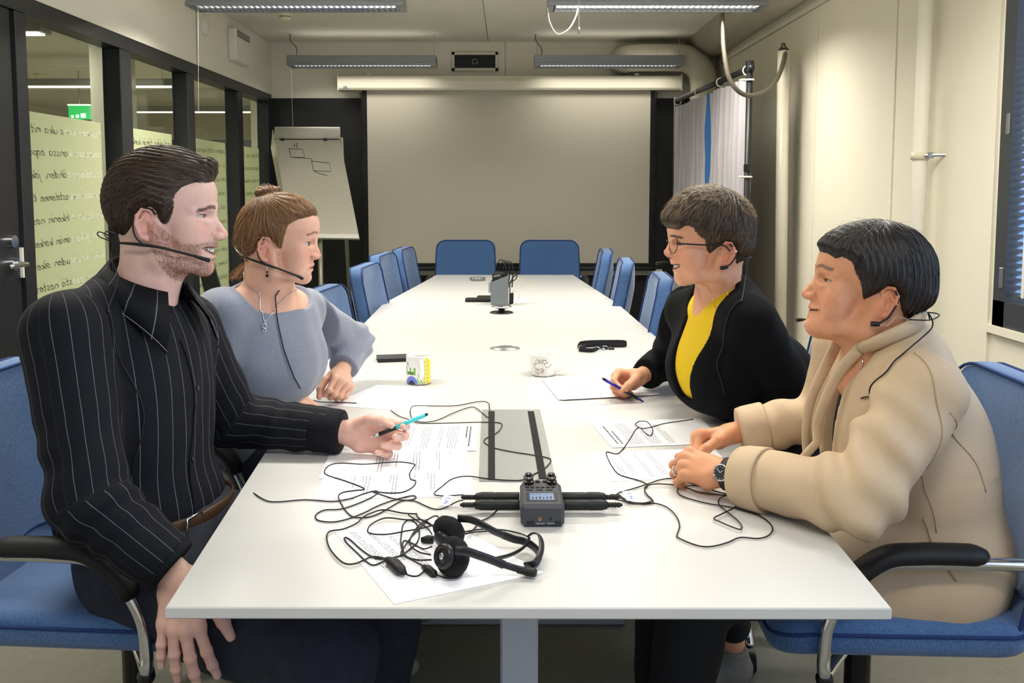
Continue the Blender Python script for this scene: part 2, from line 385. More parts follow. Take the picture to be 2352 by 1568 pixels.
t = thing('exit_sign', 'green lit exit sign hanging beyond the first glass pane', 'sign', (-4.47, 9, 2.12))
MB().box((-4.58, 8.98, 2.06), (-4.36, 9.02, 2.2), .003).build('panel', 'exit_green', t)
MB().box((-4.585, 8.975, 2.2), (-4.355, 9.025, 2.215)).build('light_bar', 'exit_white', t)
for xa, xb, zb in ((-4.55, -4.525, 2.1), (-4.50, -4.47, 2.105), (-4.45, -4.40, 2.12)): MB().box((xa, 8.976, 2.075), (xb, 8.98, zb)).build('pictogram', 'exit_white', t)
MB().cyl((-4.47, 9, 2.2), (-4.47, 9, 2.56), .006, n=8).build('hanger', 'alu', t)
o = MB().lathe([(.06, 0), (.06, -.02), (.045, -.03), (.045, -.05), (.02, -.062), (.0, -.064)], atZ(90, 170, 2.56), 20).build('smoke_detector', 'cream_plastic', smooth=True)
tag(o, 'cream smoke detector on the office ceiling behind the first pane', 'detector')
# ---------------------------------------------------------------- things fixed to walls and ceiling
# round duct along the right ceiling edge, elbow duct and conduit
o = MB().cyl((1.60, 2.0, 2.545), (1.60, YB-.02, 2.545), .175, n=40).build('ceiling_duct', 'grey_duct', smooth=True)
tag(o, 'large white round air duct along the right ceiling edge', 'duct')
P = np.concatenate([spline([(.92, YB-.02, 2.36), (.92, 6.93, 2.36), (.96, 6.84, 2.36), (1.06, 6.80, 2.36)], 8), spline([(1.12, 6.80, 2.36), (1.3, 6.80, 2.36), (1.42, 6.80, 2.345), (1.5, 6.80, 2.28), (1.535, 6.80, 2.18), (1.54, 6.80, 2.0), (1.54, 6.8, 1.2)], 8)])
t = thing('elbow_duct', 'white bent air duct with two elbows above the grey curtain', 'duct', (1.2, 6.8, 2.2))
MB().tube(P, .105, 28).build('pipe', 'grey_duct', t, True)
for q in (12, 26, 44): MB().tube([P[q]-(P[q+1]-P[q])*.35, P[q]+(P[q+1]-P[q])*.35], .108, 28).build('duct_seam', 'grey_duct', t, True)
t = thing('power_pole', 'white round power pole standing against the right wall', 'pole', (1.585, 4.9, 0))
MB().cyl((1.585, 4.9, 0), (1.557, 4.9, 2.11), .034, n=24).build('tube', 'steel_pipe', t, True)
MB().lathe([(.03, 0), (.03, .006), (.018, .02), (0, .026)], (1.557, 4.9, 2.11), 16).build('grommet', 'dark_plastic', t, True)
cp = [atY(1657, -40, 4.72), atY(1659, 60, 4.7), atY(1663, 120, 4.68), atY(1675, 180, 4.66), atY(1700, 212, 4.66), atY(1730, 219, 4.68), atY(1768, 203, 4.74), atY(1790, 170, 4.80), atY(1803, 125, 4.87), A(1.553, 4.895, 2.14), A(1.557, 4.9, 2.13)]
C = spline(cp, 22); r = np.where(np.arange(len(C)) % 2 == 0, .0135, .0115)
o = MB().tube(C, r, 10).build('flexible_conduit', 'conduit', smooth=True); tag(o, 'grey flexible conduit drooping from the ceiling into the pole', 'conduit')
t = thing('heating_pipe', 'white vertical heating pipe with wall clamp beside the window', 'pipe', (1.62, 3.38, 0))
MB().cyl((1.622, 3.38, 0), (1.622, 3.38, 2.74), .028, n=24).build('tube', 'wall_white', t, True)
MB().cyl((1.622, 3.38, 1.447), (1.622, 3.38, 1.475), .034, n=24).build('clamp_ring', 'cream_plastic', t, True)
MB().cyl((1.622, 3.345, 1.462), (1.685, 3.30, 1.462), .006, n=8).cyl((1.64, 3.335, 1.45), (1.64, 3.335, 1.474), .011, n=10).build('clamp_bolt', 'steel', t)
# ventilation grille
t = thing('vent_grille', 'dark ventilation grille in a white frame above the screen', 'vent', (-.27, 7.03, 2.3))
a, b = atY(1038, 163, 7.035), atY(1144, 120, 7.035)
MB().box((a[0], 7.02, a[2]), (a[0]+.022, 7.037, b[2])).box((b[0]-.022, 7.02, a[2]), (b[0], 7.037, b[2])).box((a[0], 7.02, a[2]), (b[0], 7.037, a[2]+.022)).box((a[0], 7.02, b[2]-.022), (b[0], 7.037, b[2])).build('frame', 'screen_case', t)
MB().box((a[0]+.02, 7.034, a[2]+.02), (b[0]-.02, 7.0375, b[2]-.02)).build('backing', 'black_plastic', t)
g = MB()
for i in range(1, 24): x = a[0]+.022+(b[0]-a[0]-.044)*i/24; g.box((x-.001, 7.027, a[2]+.02), (x+.001, 7.034, b[2]-.02))
for i in range(1, 9): z = a[2]+.022+(b[2]-a[2]-.044)*i/9; g.box((a[0]+.02, 7.026, z-.001), (b[0]-.02, 7.033, z+.001))
g.build('mesh_grid', 'frame_black', t)
MB().torus(((a[0]+b[0])/2, 7.026, (a[2]+b[2])/2), .02, .003, (0, 1, 0)).build('damper_ring', 'alu', t, True)
# smoke detector on our ceiling, wall valve, wall box
p = atZ(655, 28, ZC); t = thing('smoke_detector', 'cream round smoke detector on the meeting room ceiling', 'detector', p)
MB().lathe([(.052, 0), (.052, -.018), (.04, -.024), (.038, -.042), (.024, -.055), (0, -.058)], p, 24).build('housing', 'cream_plastic', t, True)
MB().lathe([(.0395, -.03), (.0395, -.034)], p, 24).build('sensor_slot', 'dark_plastic', t)
p = atX(470, 58, XL); o = MB().lathe([(.066, 0), (.066, .008), (.056, .014), (.048, .01), (.042, .01), (.036, .02), (0, .024)], p, 32, (1, 0, 0)).build('air_valve', 'white_plastic', smooth=True); tag(o, 'round white air valve on the upper left wall', 'valve')
t = thing('wall_ventilator', 'white rectangular wall ventilator box near the far left corner', 'ventilator', (XL, 6.13, 2.2))
MB().box((XL, 5.97, 2.22), (XL+.06, 6.30, 2.44), .008).build('cover', 'white_plastic', t)
for i in range(4): MB().box((XL+.058, 5.99, 2.385+i*.012), (XL+.062, 6.28, 2.391+i*.012)).build('slot', 'dark_plastic', t)
# ---------------------------------------------------------------- luminaires
def luminaire(x0, x1, y, label, lit, power, cords=True):
    t = thing('pendant_luminaire', label, 'light', ((x0+x1)/2, y, 2.27), 'pendant luminaires of the meeting room')
    MB().box((x0, y-.085, 2.285), (x1, y+.085, 2.345), .004).build('housing', 'lamp_body', t)
    for s in (-1, 1): MB().box((x0, y+s*.085-.006, 2.268), (x1, y+s*.085+.006, 2.287)).build('side_rail', 'lamp_body', t)
    for x in (x0, x1-.03): MB().box((x, y-.085, 2.268), (x+.03, y+.085, 2.287)).build('end_cap', 'lamp_body', t)
    n = 36; proto = None
    for i in range(n):
        x = x0+.04+(x1-x0-.08)*i/(n-1)
        if proto is None: proto = MB().prism([(x, y-.079, 2.27), (x+.004, y-.079, 2.27), (x+.011, y-.079, 2.287), (x-.007, y-.079, 2.287)], (0, .158, 0)).build('louvre_blade', 'louvre', t); px = proto.location.x-x; continue
        o = proto.copy(); COL.objects.link(o); o.location.x = x+px
    MB().cyl((x0+.05, y, 2.281), (x1-.05, y, 2.281), .008, n=12).build('tube', ('tube_dim' if y > 6 or (x0 < -1 and y > 4) else 'tube_on') if lit else 'white_plastic', t, True)
    if lit: area('luminaire_light', ((x0+x1)/2, y, 2.262), (0, 0, 0), x1-x0-.1, .15, power, WARM, 152)
    if lit: area('ambient_uplight', ((x0+x1)/2, y, 2.35), (math.pi, 0, 0), x1-x0-.1, .12, power*(.6 if y < 4 else .10), WARM, 170)  # extra upward light added over the closed housing to lift ceiling and ambient level
    for x in (x0+.02, x1-.02): MB().cyl((x, y, 2.345), (x, y, ZC), .0016, n=6).build('suspension_wire', 'alu', t)
    if cords:
        MB().tube(spline([(x0+.01, y, ZC), (x0+.012, y, 2.47), (x0+.05, y+.01, 2.42), (x0+.06, y, 2.38), (x0+.05, y, 2.345)], 6), .004, 8).build('power_cord', 'conduit', t, True)
        MB().cyl((x0+.01, y, ZC-.004), (x0+.01, y, ZC), .02, n=12).build('ceiling_rose', 'white_plastic', t)
    return t
luminaire(-1.652, -.539, 4.54, 'grey louvred pendant light at the upper left, nearest in view', True, 44)
luminaire(.205, 1.335, 4.54, 'lit grey pendant light with bright tube at the upper right', True, 38)
luminaire(-1.679, -.548, 6.65, 'grey pendant light hanging left of the vent grille', True, 6)
luminaire(.20, 1.333, 6.65, 'grey pendant light hanging in front of the bent duct', True, 6)
luminaire(-1.652, -.539, 2.43, 'lit pendant light over the left side of the near table', True, 31)
luminaire(.205, 1.335, 2.43, 'lit pendant light over the right side of the near table', True, 31)
luminaire(-.6, .6, .3, 'lit pendant light above the photographer', True, 22)
o = MB().tube(spline([atY(1258, 17, 4.5), atY(1262, 50, 4.5), atY(1280, 78, 4.5), atY(1305, 68, 4.5), atY(1322, 40, 4.5), atY(1328, 17, 4.5)], 8), .0035, 8).build('hanging_cable', 'white_plastic', smooth=True); tag(o, 'white cable looping below the lit pendant light', 'cable')
t = thing('pull_cord', 'white pull cord with clear end below the lit pendant light', 'cord', atY(1330, 78, 4.44))
MB().tube([atY(1330, -40, 4.44), atY(1330, 64, 4.44)], .0018, 6).build('cord', 'white_plastic', t)
MB().tube([atY(1330, 62, 4.44), atY(1330, 66, 4.44), atY(1330, 78, 4.44)], [.002, .005, .006], 10).build('cord_end', 'alu', t, True)
o = MB().tube([atY(455, -20, 4.45), atY(456, 262, 4.45)], .0007, 6).build('pull_cord', 'white_plastic'); tag(o, 'thin white pull cord hanging in front of the glass partition', 'cord')
o = MB().tube([A(-1.66, 6.62, 2.27), atY(673, 300, 6.62)], .0009, 6).build('pull_cord', 'white_plastic'); tag(o, 'thin pull cord hanging above the flip chart', 'cord')
# ================================================================ FURNITURE
mat('table_white', (204, 203, 200), .32, var=.008, vscale=8)
mat('table_edge', (226, 228, 236), .4)
mat('table_steel', (190, 198, 210), .4, metal=.25)
mat('hatch_steel', (168, 170, 168), .42, metal=.55, var=.03, vscale=60)
mat('brush', (24, 24, 24), .9, bump=.8, bscale=700)
def fabric(name, rgb, dark):
    m = mat(name, rgb, .85, sheen=.3); nt = m.node_tree; b = nt.nodes['Principled BSDF']; tc = nt.nodes.new('ShaderNodeTexCoord')
    mp = nt.nodes.new('ShaderNodeMapping'); mp.inputs['Scale'].default_value = (1, 1, .25); n = nt.nodes.new('ShaderNodeTexNoise'); n.inputs['Scale'].default_value = 680; n.inputs['Detail'].default_value = 2
    cr = nt.nodes.new('ShaderNodeValToRGB'); cr.color_ramp.elements[0].position = .35; cr.color_ramp.elements[1].position = .62
    cr.color_ramp.elements[0].color = (*lin(dark), 1); cr.color_ramp.elements[1].color = (*lin(rgb), 1)
    bp = nt.nodes.new('ShaderNodeBump'); bp.inputs['Strength'].default_value = .35; bp.inputs['Distance'].default_value = .001
    nt.links.new(tc.outputs['Object'], mp.inputs[0]); nt.links.new(mp.outputs[0], n.inputs['Vector']); nt.links.new(n.outputs[0], cr.inputs[0]); nt.links.new(cr.outputs[0], b.inputs['Base Color'])
    nt.links.new(n.outputs[0], bp.inputs['Height']); nt.links.new(bp.outputs[0], b.inputs['Normal']); return m
fabric('chair_blue', (74, 110, 158), (46, 79, 124))
mat('chair_piping', (28, 52, 104), .9)
# --- three table sections
def table(corners, label, legs):
    c = np.mean(corners, 0); t = thing('conference_table', label, 'table', (c[0], c[1], 0), 'white conference table sections')
    P = [A(x, y, .712) for x, y in corners]; cc = np.mean(P, 0)
    Pi = [p+(cc-p)*.002 for p in P]
    m = MB(); n = len(P)
    V = Pi+[p+A(0, 0, .002) for p in P]+[p+A(0, 0, .016) for p in P]+[p+A(0, 0, .018) for p in Pi]
    F = [tuple(range(n))[::-1]]+[(k*n+i, k*n+(i+1) % n, (k+1)*n+(i+1) % n, (k+1)*n+i) for k in range(3) for i in range(n)]+[tuple(range(3*n, 4*n))]
    m.add(V, F); m.build('tabletop', 'table_white', t)
    for x, y in legs:
        MB().box((x-.034, y-.03, .02), (x+.034, y+.03, .68), .004).build('leg', 'table_steel', t)
        MB().box((x-.36, y-.035, .0), (x+.36, y+.035, .022), .004).build('foot', 'table_steel', t)
        MB().box((x-.33, y-.03, .68), (x+.33, y+.03, .712)).build('crossbar', 'table_steel', t)
    return t
g = .0012
T1 = table([(-.494, 1.186), (.552, 1.183), (.622, 2.811-g), (-.634, 2.811-g)], 'white conference table section nearest the camera', [(.02, 1.5), (0, 2.55)])
T2 = table([(-.634, 2.811+g), (.622, 2.811+g), (.579, 4.452-g), (-.659, 4.452-g)], 'middle white conference table section with the flush round cap', [(-.01, 3.1), (-.03, 4.15)])
T3 = table([(-.659, 4.452+g), (.579, 4.452+g), (.458, 5.99), (-.504, 5.99)], 'white conference table section furthest from the camera', [(-.04, 4.8), (-.03, 5.7)])
# cable hatch with brush strips in the near table
h0 = [atZ(*q, .73) for q in ((1107, 942), (1240, 942), (1277, 1106), (1100, 1106))]
hc = MB().prism([p+A(0, 0, .0002) for p in h0[::-1]], (0, 0, .0022)).build('cable_hatch', 'hatch_steel', T1)
for q in (((1122, 945), (1136, 945), (1137, 1101), (1121, 1101)), ((1212, 945), (1226, 945), (1256, 1100), (1238, 1100))):
    MB().prism([atZ(*p, .7325) for p in q][::-1], (0, 0, .0016)).build('brush_strip', 'brush', hc)
p = atZ(1160, 800); gp = MB().lathe([(.056, 0), (.056, .002), (.048, .0035), (.047, .002), (.045, .002), (.044, .0035), (0, .004)], p, 40).build('cable_cap', 'steel', T2, True)
# --- chairs
def rrect(w, h, r, n=6):
    out = []
    for cx, cy, a0 in ((w/2-r, h/2-r, 0), (-w/2+r, h/2-r, 90), (-w/2+r, -h/2+r, 180), (w/2-r, -h/2+r, 270)):
        for k in range(n+1): a = math.radians(a0+90*k/n); out.append((cx+r*math.cos(a), cy+r*math.sin(a)))
    return np.array(out)
def cushion(w, h, t, r, soft, fn, bulge=.008, taper=0.):
    """pillow slab: outline w x h in (a,b), thickness t along c; fn maps (a,b,c) arrays to xyz"""
    O = rrect(w, h, r); n = len(O); V = []; F = []; rings = []
    prof = [(soft*(1-math.sin(a)), -t/2+soft-soft*math.cos(a)) for a in np.linspace(0, math.pi/2, 5)]
    prof = prof+[(i, t-t-c) for i, c in prof[::-1]]
    ins = [(soft+(min(w, h)/2-soft)*q, -t/2-bulge*math.sin(q*math.pi/2)) for q in (.97, .6, .3)]
    prof = ins+prof+[(i, -c) for i, c in ins[::-1]]
    for ii, cc in prof:
        s = A((w-2*ii)/w, (h-2*ii)/h); q = O*s
        q = q*np.stack([1-taper*(q[:, 1]/h+.5), np.ones(n)], 1)
        V.append(np.stack([q[:, 0], q[:, 1], np.full(n, cc)], 1))
    m = len(V); V = np.concatenate(V)
    for i in range(m-1):
        for k in range(n): F.append((i*n+k, i*n+(k+1) % n, (i+1)*n+(k+1) % n, (i+1)*n+k))
    F += [tuple(range(n))[::-1], tuple((m-1)*n+k for k in range(n))]
    return fn(V), F, V
def back_map(V):   # a -> y, b -> up along the reclined back, c -> forward
    b = V[:, 1]+.245; lean = -.245-.09*(b/.5)-.02*np.sin(b/.5*math.pi)
    wrap = .035*(V[:, 0]/.23)**2
    return np.stack([lean+V[:, 2]+wrap, V[:, 0], .485+b*.955], 1)
def seat_map(V):
    x = V[:, 1]; return np.stack([x+.0, V[:, 0], .512+V[:, 2]-.018*np.clip((x-.12)/.12, 0, 1)**2+.03*(V[:, 0]/.23)**2*.3], 1)
def make_chair(arms=True):
    t = thing('office_chair', 'x', 'chair', (0, 0, 0))
    V, F, R = cushion(.47, .49, .062, .07, .02, back_map, .006, .06)
    b = finish('backrest', V, F, 'chair_blue', t, True)
    O = rrect(.47-.012, .49-.012, .066); O = np.stack([O[:, 0]*(1-.06*(O[:, 1]/.49+.5)), O[:, 1]], 1)
    for c in (.030, -.030):
        P = back_map(np.stack([O[:, 0]*1.008, O[:, 1]*1.008, np.full(len(O), c)], 1)); MB().tube(P, .0035, 6, closed=True).build('piping', 'chair_piping', b, True)
    q = np.linspace(-.21, .21, 15); P = back_map(np.stack([q, np.full(15, -.13)+.006*np.sin(q*30), np.full(15, .0375)], 1)); MB().tube(P, .003, 6).build('back_crease', 'chair_piping', b, True)
    V, F, R = cushion(.48, .47, .07, .06, .026, seat_map, .010)
    s = finish('seat', V, F, 'chair_blue', t, True)
    O = rrect(.482, .472, .06); P = seat_map(np.stack([O[:, 0], O[:, 1], np.full(len(O), .012)], 1)); MB().tube(P, .0032, 6, closed=True).build('piping', 'chair_piping', s, True)
    MB().box((-.14, -.12, .452), (.12, .12, .48), .01).build('mechanism', 'black_plastic', t)
    MB().tube([(-.16, 0, .46), (-.25, 0, .465), (-.32, 0, .53), (-.345, 0, .62)], .018, 8, flat=(1.6, .5)).build('back_strut', 'black_plastic', t, True)
    for sg in (-1, 1):
        y = sg*.248
        P = spline([(-.305, sg*.225, .672), (-.30, y, .672), (-.22, y, .672), (-.02, y, .672), (.055, y, .664), (.11, y, .618), (.142, y, .56), (.15, y, .50), (.148, y, .458), (.12, sg*.2, .45), (.05, sg*.10, .45)], 6)
        MB().tube(P, .0115, 10).build('arm_tube', 'chrome', t, True)
        P = spline([(-.125, y, .688), (-.06, y, .689), (-.01, y, .688), (.05, y, .680), (.105, y, .638), (.126, y, .598)], 6)
        rr = np.full(len(P), .021); rr[0] = .012; rr[1] = .018; rr[-1] = .012; rr[-2] = .018
        MB().tube(P, rr, 12, flat=(1.25, .85)).build('arm_pad', 'rubber_black', t, True)
        MB().sphere((.148, y, .452), .016, 8).build('tube_cap', 'black_plastic', t, True)
    MB().cyl((0, 0, .10), (0, 0, .455), .026, n=16).cyl((0, 0, .08), (0, 0, .26), .034, n=16).build('column', 'black_plastic', t)
    for k in range(5):
        a = 2*math.pi*k/5+.3; d = A(math.cos(a), math.sin(a), 0)
        MB().tube([d*.03+A(0, 0, .115), d*.17+A(0, 0, .105), d*.29+A(0, 0, .075)], [.024, .019, .014], 8, flat=(1, .7)).build('base_leg', 'chrome', t, True)
        n = np.cross(d, A(0, 0, 1))
        MB().cyl(d*.285+n*.018+A(0, 0, .026), d*.285-n*.018+A(0, 0, .026), .026, n=14).build('castor', 'black_plastic', t)
    return t
def copy_tree(o, parent=None):
    c = o.copy(); COL.objects.link(c); c.parent = parent
    for ch in o.children: copy_tree(ch, c)
    return c
CH = make_chair()
SPOTS = [(-.79, 1.735, -3, 'blue office chair with black arm pads under the man in the striped shirt', None),
 (-.79, 2.42, -8, 'blue office chair under the woman in the grey sweater', None),
 (.70, 2.55, 174, 'blue office chair behind the woman in the black cardigan', None),
 (.73, 1.71, 177, 'blue office chair with black arm pads under the woman in the beige jacket', None),
 (-.405, 3.22, -6, 'empty blue chair on the left nearest the woman in the grey sweater', 1),
 (-.41, 4.25, -4, 'empty blue chair second from the front on the left side', 1),
 (-.43, 4.98, -5, 'empty blue chair third from the front on the left side', 1),
 (-.37, 5.5, -4, 'empty blue chair on the left side closest to the screen', 1),
 (.37, 3.80, 176, 'empty blue chair on the right nearest the woman in the black cardigan', 1),
 (.325, 4.62, 175, 'empty blue chair in the middle of the right side', 1),
 (.30, 5.35, 176, 'empty blue chair on the right side closest to the screen', 1),
 (-.318, 6.10, -90, 'empty blue chair at the far table end, left one', 1),
 (.31, 6.10, -90, 'empty blue chair at the far table end, right one', 1)]
for i, (x, y, a, lb, gp) in enumerate(SPOTS):
    o = CH if i == 0 else copy_tree(CH)
    o.location = (x, y, 0); o.rotation_euler = (0, 0, math.radians(a)); o['label'] = lb; o['category'] = 'chair'; o['group'] = 'blue chairs around the table'
# --- projector screen on the back wall
t = thing('projector_screen', 'pulled-down grey projector screen in a long white case', 'screen', (.02, 6.9, .7))
y1 = 6.88; xa, xb = atY(778, 190, 6.86)[0], atY(1564, 190, 6.86)[0]
MB().prism([(xa, 6.83, 2.115), (xa, 6.82, 2.13), (xa, 6.82, 2.185), (xa, 6.84, 2.225), (xa, 6.98, 2.235), (xa, 6.99, 2.115)], (xb-xa, 0, 0)).build('case', 'screen_case', t)
for x in (xa, xb): MB().box((x-.004, 6.822, 2.112), (x+.004, 6.992, 2.238)).build('end_cap', 'screen_case', t)
MB().lathe([(.018, 0), (.018, .003), (0, .004)], (xa+.06, 6.822, 2.128), 16, (0, -1, 0)).build('maker_badge', 'steel', t)
fa, fb = atY(833, 400, y1)[0], atY(1503, 400, y1)[0]; wa, wb_ = atY(845, 400, y1)[0], atY(1492, 400, y1)[0]
zb = atY(1100, 604, y1)[2]; zf = atY(1100, 618, y1)[2]
MB().box((fa, y1, zf+.01), (fb, y1+.003, 2.13)).build('black_border', 'black_plastic', t)
MB().box((wa, y1-.002, zb), (wb_, y1, 2.12)).build('fabric', 'screen', t)
MB().box((fa-.02, y1-.012, zf-.012), (fb+.02, y1+.014, zf+.014), .004).build('bottom_bar', 'black_plastic', t)
for sx, x in ((-1, fa), (1, fb)):
    zz = np.linspace(zf+.02, 2.1, 60); P = np.stack([x+sx*.012*np.abs(np.sin((zz-zf)*math.pi/.19)), np.full(60, y1+.001), zz], 1); MB().tube(P, .004, 6).build('tension_cord', 'black_plastic', t, True)
for u, v in ((848, 171), (1461, 171)):
    p = atY(u, v, 6.9); MB().box((p[0]-.02, 6.86, 2.228), (p[0]+.02, 7.03, 2.25), .004).build('mounting_bracket', 'white_plastic', t)
# trunking rail on the back wall
t = thing('wall_rail', 'white horizontal rail low on the black back wall', 'rail', (0, 7.02, .62))
a, b = atY(818, 625, 7.02), atY(1520, 625, 7.02)
MB().box((a[0], 6.99, a[2]-.022), (b[0], 7.029, a[2]+.025), .003).build('rail', 'wall_white', t)
mat('yellow_cap', (214, 160, 30), .5)
MB().box((a[0]-.035, 6.985, a[2]-.04), (a[0]+.006, 7.029, a[2]-.005)).build('end_piece', 'yellow_cap', t)
MB().box((b[0]-.006, 6.985, a[2]-.04), (b[0]+.02, 7.029, a[2]-.005)).build('end_piece', 'yellow_cap', t)
# --- flip chart
mat('chart_paper', (188, 183, 168), .7); mat('chart_board', (216, 212, 200), .45); mat('chart_leg', (150, 146, 130), .4, metal=.4)
t = thing('flip_chart', 'white flip chart easel with a sketched box diagram', 'flip chart', (-1.45, 6.5, 0))
q = [atY(632, 322, 6.42), atY(781, 322, 6.46), atY(826, 550, 6.22), atY(668, 548, 6.18)]
nrm = np.cross(q[1]-q[0], q[3]-q[0]); nrm /= np.linalg.norm(nrm); nrm *= -1 if nrm[1] > 0 else 1
MB().prism([p-nrm*.012 for p in q], nrm*.01).build('board', 'chart_board', t)
pp = [q[0]+nrm*.001, q[1]+nrm*.001, q[1]+(q[2]-q[1])*.955+nrm*.004, q[0]+(q[3]-q[0])*.955+nrm*.004]
pad = MB().prism(pp, nrm*.006).build('paper_pad', 'chart_paper', t)
def on_pad(u, v):
    d = ray(u, v); n0 = nrm; p0 = pp[0]+nrm*.0085; return CAMP+d*(np.dot(p0-CAMP, n0)/np.dot(d, n0))
mk = MB()
for seg in ([(664, 341), (695, 343), (700, 361), (668, 361), (664, 341)], [(668, 361), (715, 364), (717, 371)], [(715, 370), (756, 374), (760, 394), (720, 392), (716, 372)], [(720, 392), (735, 399), (752, 403)], [(676, 335), (677, 331)], [(683, 341), (682, 328)], [(674, 335), (679, 336)]):
    ribbon(mk, [on_pad(*s) for s in seg], .004, nrm)
mk.build('marker_drawing', 'ink', pad)
e0, e1 = q[0], q[1]; MB().tube([e0+A(0, .0, .055), e1+A(0, .0, .055)], .045, 18, flat=(.5, 1)).build('clamp_bar', 'chart_board', t, True)
for k in (.12, .78): p = e0+(e1-e0)*k+nrm*.01; MB().box((p[0]-.012, p[1]-.012, p[2]-.008), (p[0]+.012, p[1], p[2]+.008)).build('paper_hook', 'dark_plastic', t)
MB().prism([q[3]+nrm*.001+A(0,0,0), q[2]+nrm*.001, q[2]+(q[1]-q[2])*.04+nrm*.001, q[3]+(q[0]-q[3])*.04+nrm*.001], nrm*.03).build('pen_tray', 'chart_board', t)
lo = atY(742, 690, 6.2)
MB().tube([atY(735, 540, 6.24), (atY(738, 660, 6.2)[0], 6.2, 0)], .017, 10).build('leg', 'chart_leg', t, True)
MB().tube([e0+A(0, .03, .02), (e0[0]+.02, 6.95, 0)], .016, 10).build('leg', 'chart_leg', t, True)
MB().tube([e1+A(0, .03, .02), (e1[0]-.02, 6.95, 0)], .016, 10).build('leg', 'chart_leg', t, True)
MB().prism([atY(626, 297, 6.40), atY(632, 322, 6.44), atY(668, 546, 6.24), atY(661, 546, 6.28), atY(622, 340, 6.5)], (0, .012, 0)).build('side_flap', 'chart_board', t)
# --- curtain rack: black pipe frame with a pleated grey curtain
mat('curtain', (172, 168, 172), .85, var=.02, vscale=15); mat('curtain_blue', (44, 98, 160), .8)
RA, RB = A(1.34, 4.80, 2.0), A(1.275, 6.55, 2.0)
t = thing('curtain_rack', 'black pipe rack holding a pleated pale curtain with blue stripe', 'rack', (1.3, 5.6, 0))
MB().tube([RA+(RA-RB)*.02, RB], .017, 12).build('rail', 'dark_plastic', t, True)
for p in (RA, RB): MB().tube([A(p[0], p[1], .03), p+A(0, 0, .03)], .018, 12).build('post', 'dark_plastic', t, True)
for p in (RA, RB): MB().box((p[0]-.22, p[1]-.025, 0), (p[0]+.22, p[1]+.025, .03), .005).build('foot', 'dark_plastic', t)
MB().cyl((RA[0], RA[1], 1.98), (RA[0], RA[1], 2.04), .023, n=12).build('corner_joint', 'black_plastic', t)
MB().cyl((RA[0], RA[1], 1.43), (RA[0], RA[1], 1.47), .022, n=12).build('corner_joint', 'black_plastic', t)
for z in (1.935, 1.40): MB().torus((RA[0], RA[1], z), .022, .006, (0, 0, 1), 16, 6).cyl((RA[0]-.05, RA[1]-.01, z), (RA[0]-.015, RA[1], z), .006, n=8).build('tie_band', 'white_plastic', t, True)
for k in (0.02, .32, .62, .97): p = RA+(RB-RA)*k; MB().torus(p+A(0, 0, -.008), .027, .004, RB-RA, 18, 6).build('curtain_ring', 'white_plastic', t, True)
nz, nu = 26, 220; u = np.linspace(0, 1, nu); z = np.linspace(1.955, .12, nz)
per = A(RB[1]-RA[1], -(RB[0]-RA[0]), 0); per /= np.linalg.norm(per)
V = []
for zi in z:
    k = (1.955-zi); ph = u*18.5*2*math.pi+.9*np.sin(k*2.1+u*9)+.5*np.sin(u*23+k*4)
    amp = .027+.006*np.sin(u*31)+.008*np.exp(-((k-.55-.3*np.sin(u*40))/.1)**2)
    off = amp*np.sin(ph)+.006*np.sin(ph*2+k*3)
    sag = -.012*np.abs(np.sin(u*math.pi*3))*(k < .1)
    V.append(RA[None]+(RB-RA)[None]*(.012+.976*u[:, None])+off[:, None]*per[None]+np.stack([np.zeros(nu), np.zeros(nu), np.full(nu, zi-2.0)+sag], 1))
V = np.concatenate(V); F = np.array([(i*nu+k, i*nu+k+1, (i+1)*nu+k+1, (i+1)*nu+k) for i in range(nz-1) for k in range(nu-1)])
uf = np.tile(np.arange(nu-1), nz-1)/nu; mi = ((uf > .417) & (uf < .4295)).astype(int)
finish('curtain', V, F, None, t, True, mi=mi, mlist=['curtain', 'curtain_blue'])
# --- two black chairs parked by the glass
for i, (u0, v0, Y, lb) in enumerate(((508, 640, 4.6, 'black chair back by the glass between man and woman'), (437, 690, 3.9, 'black chair back by the glass behind the bearded man'))):
    c = atY(u0, v0, Y); t = thing('stacking_chair', lb, 'chair', (c[0], c[1], 0))
    MB().prism([(c[0]-.055, c[1]-.2, c[2]+.10), (c[0]+.02, c[1]-.2, c[2]+.13), (c[0]+.085, c[1]-.2, c[2]-.12), (c[0]-.0, c[1]-.2, c[2]-.15)], (0, .02, 0)).build('backrest', 'dark_plastic', t)
    MB().box((c[0]-.02, c[1]-.22, .43), (c[0]+.2, c[1]+.2, .46), .01).build('seat', 'dark_plastic', t)
    for sx in (0, .18):
        for sy in (-.2, .18): MB().tube([(c[0]+sx, c[1]+sy, 0), (c[0]+sx, c[1]+sy, .44)], .011, 8).build('leg', 'dark_plastic', t, True)
    MB().tube([(c[0]+.02, c[1]-.19, .44), (c[0]+.03, c[1]-.19, c[2]-.1)], .011, 8).build('back_post', 'dark_plastic', t, True)
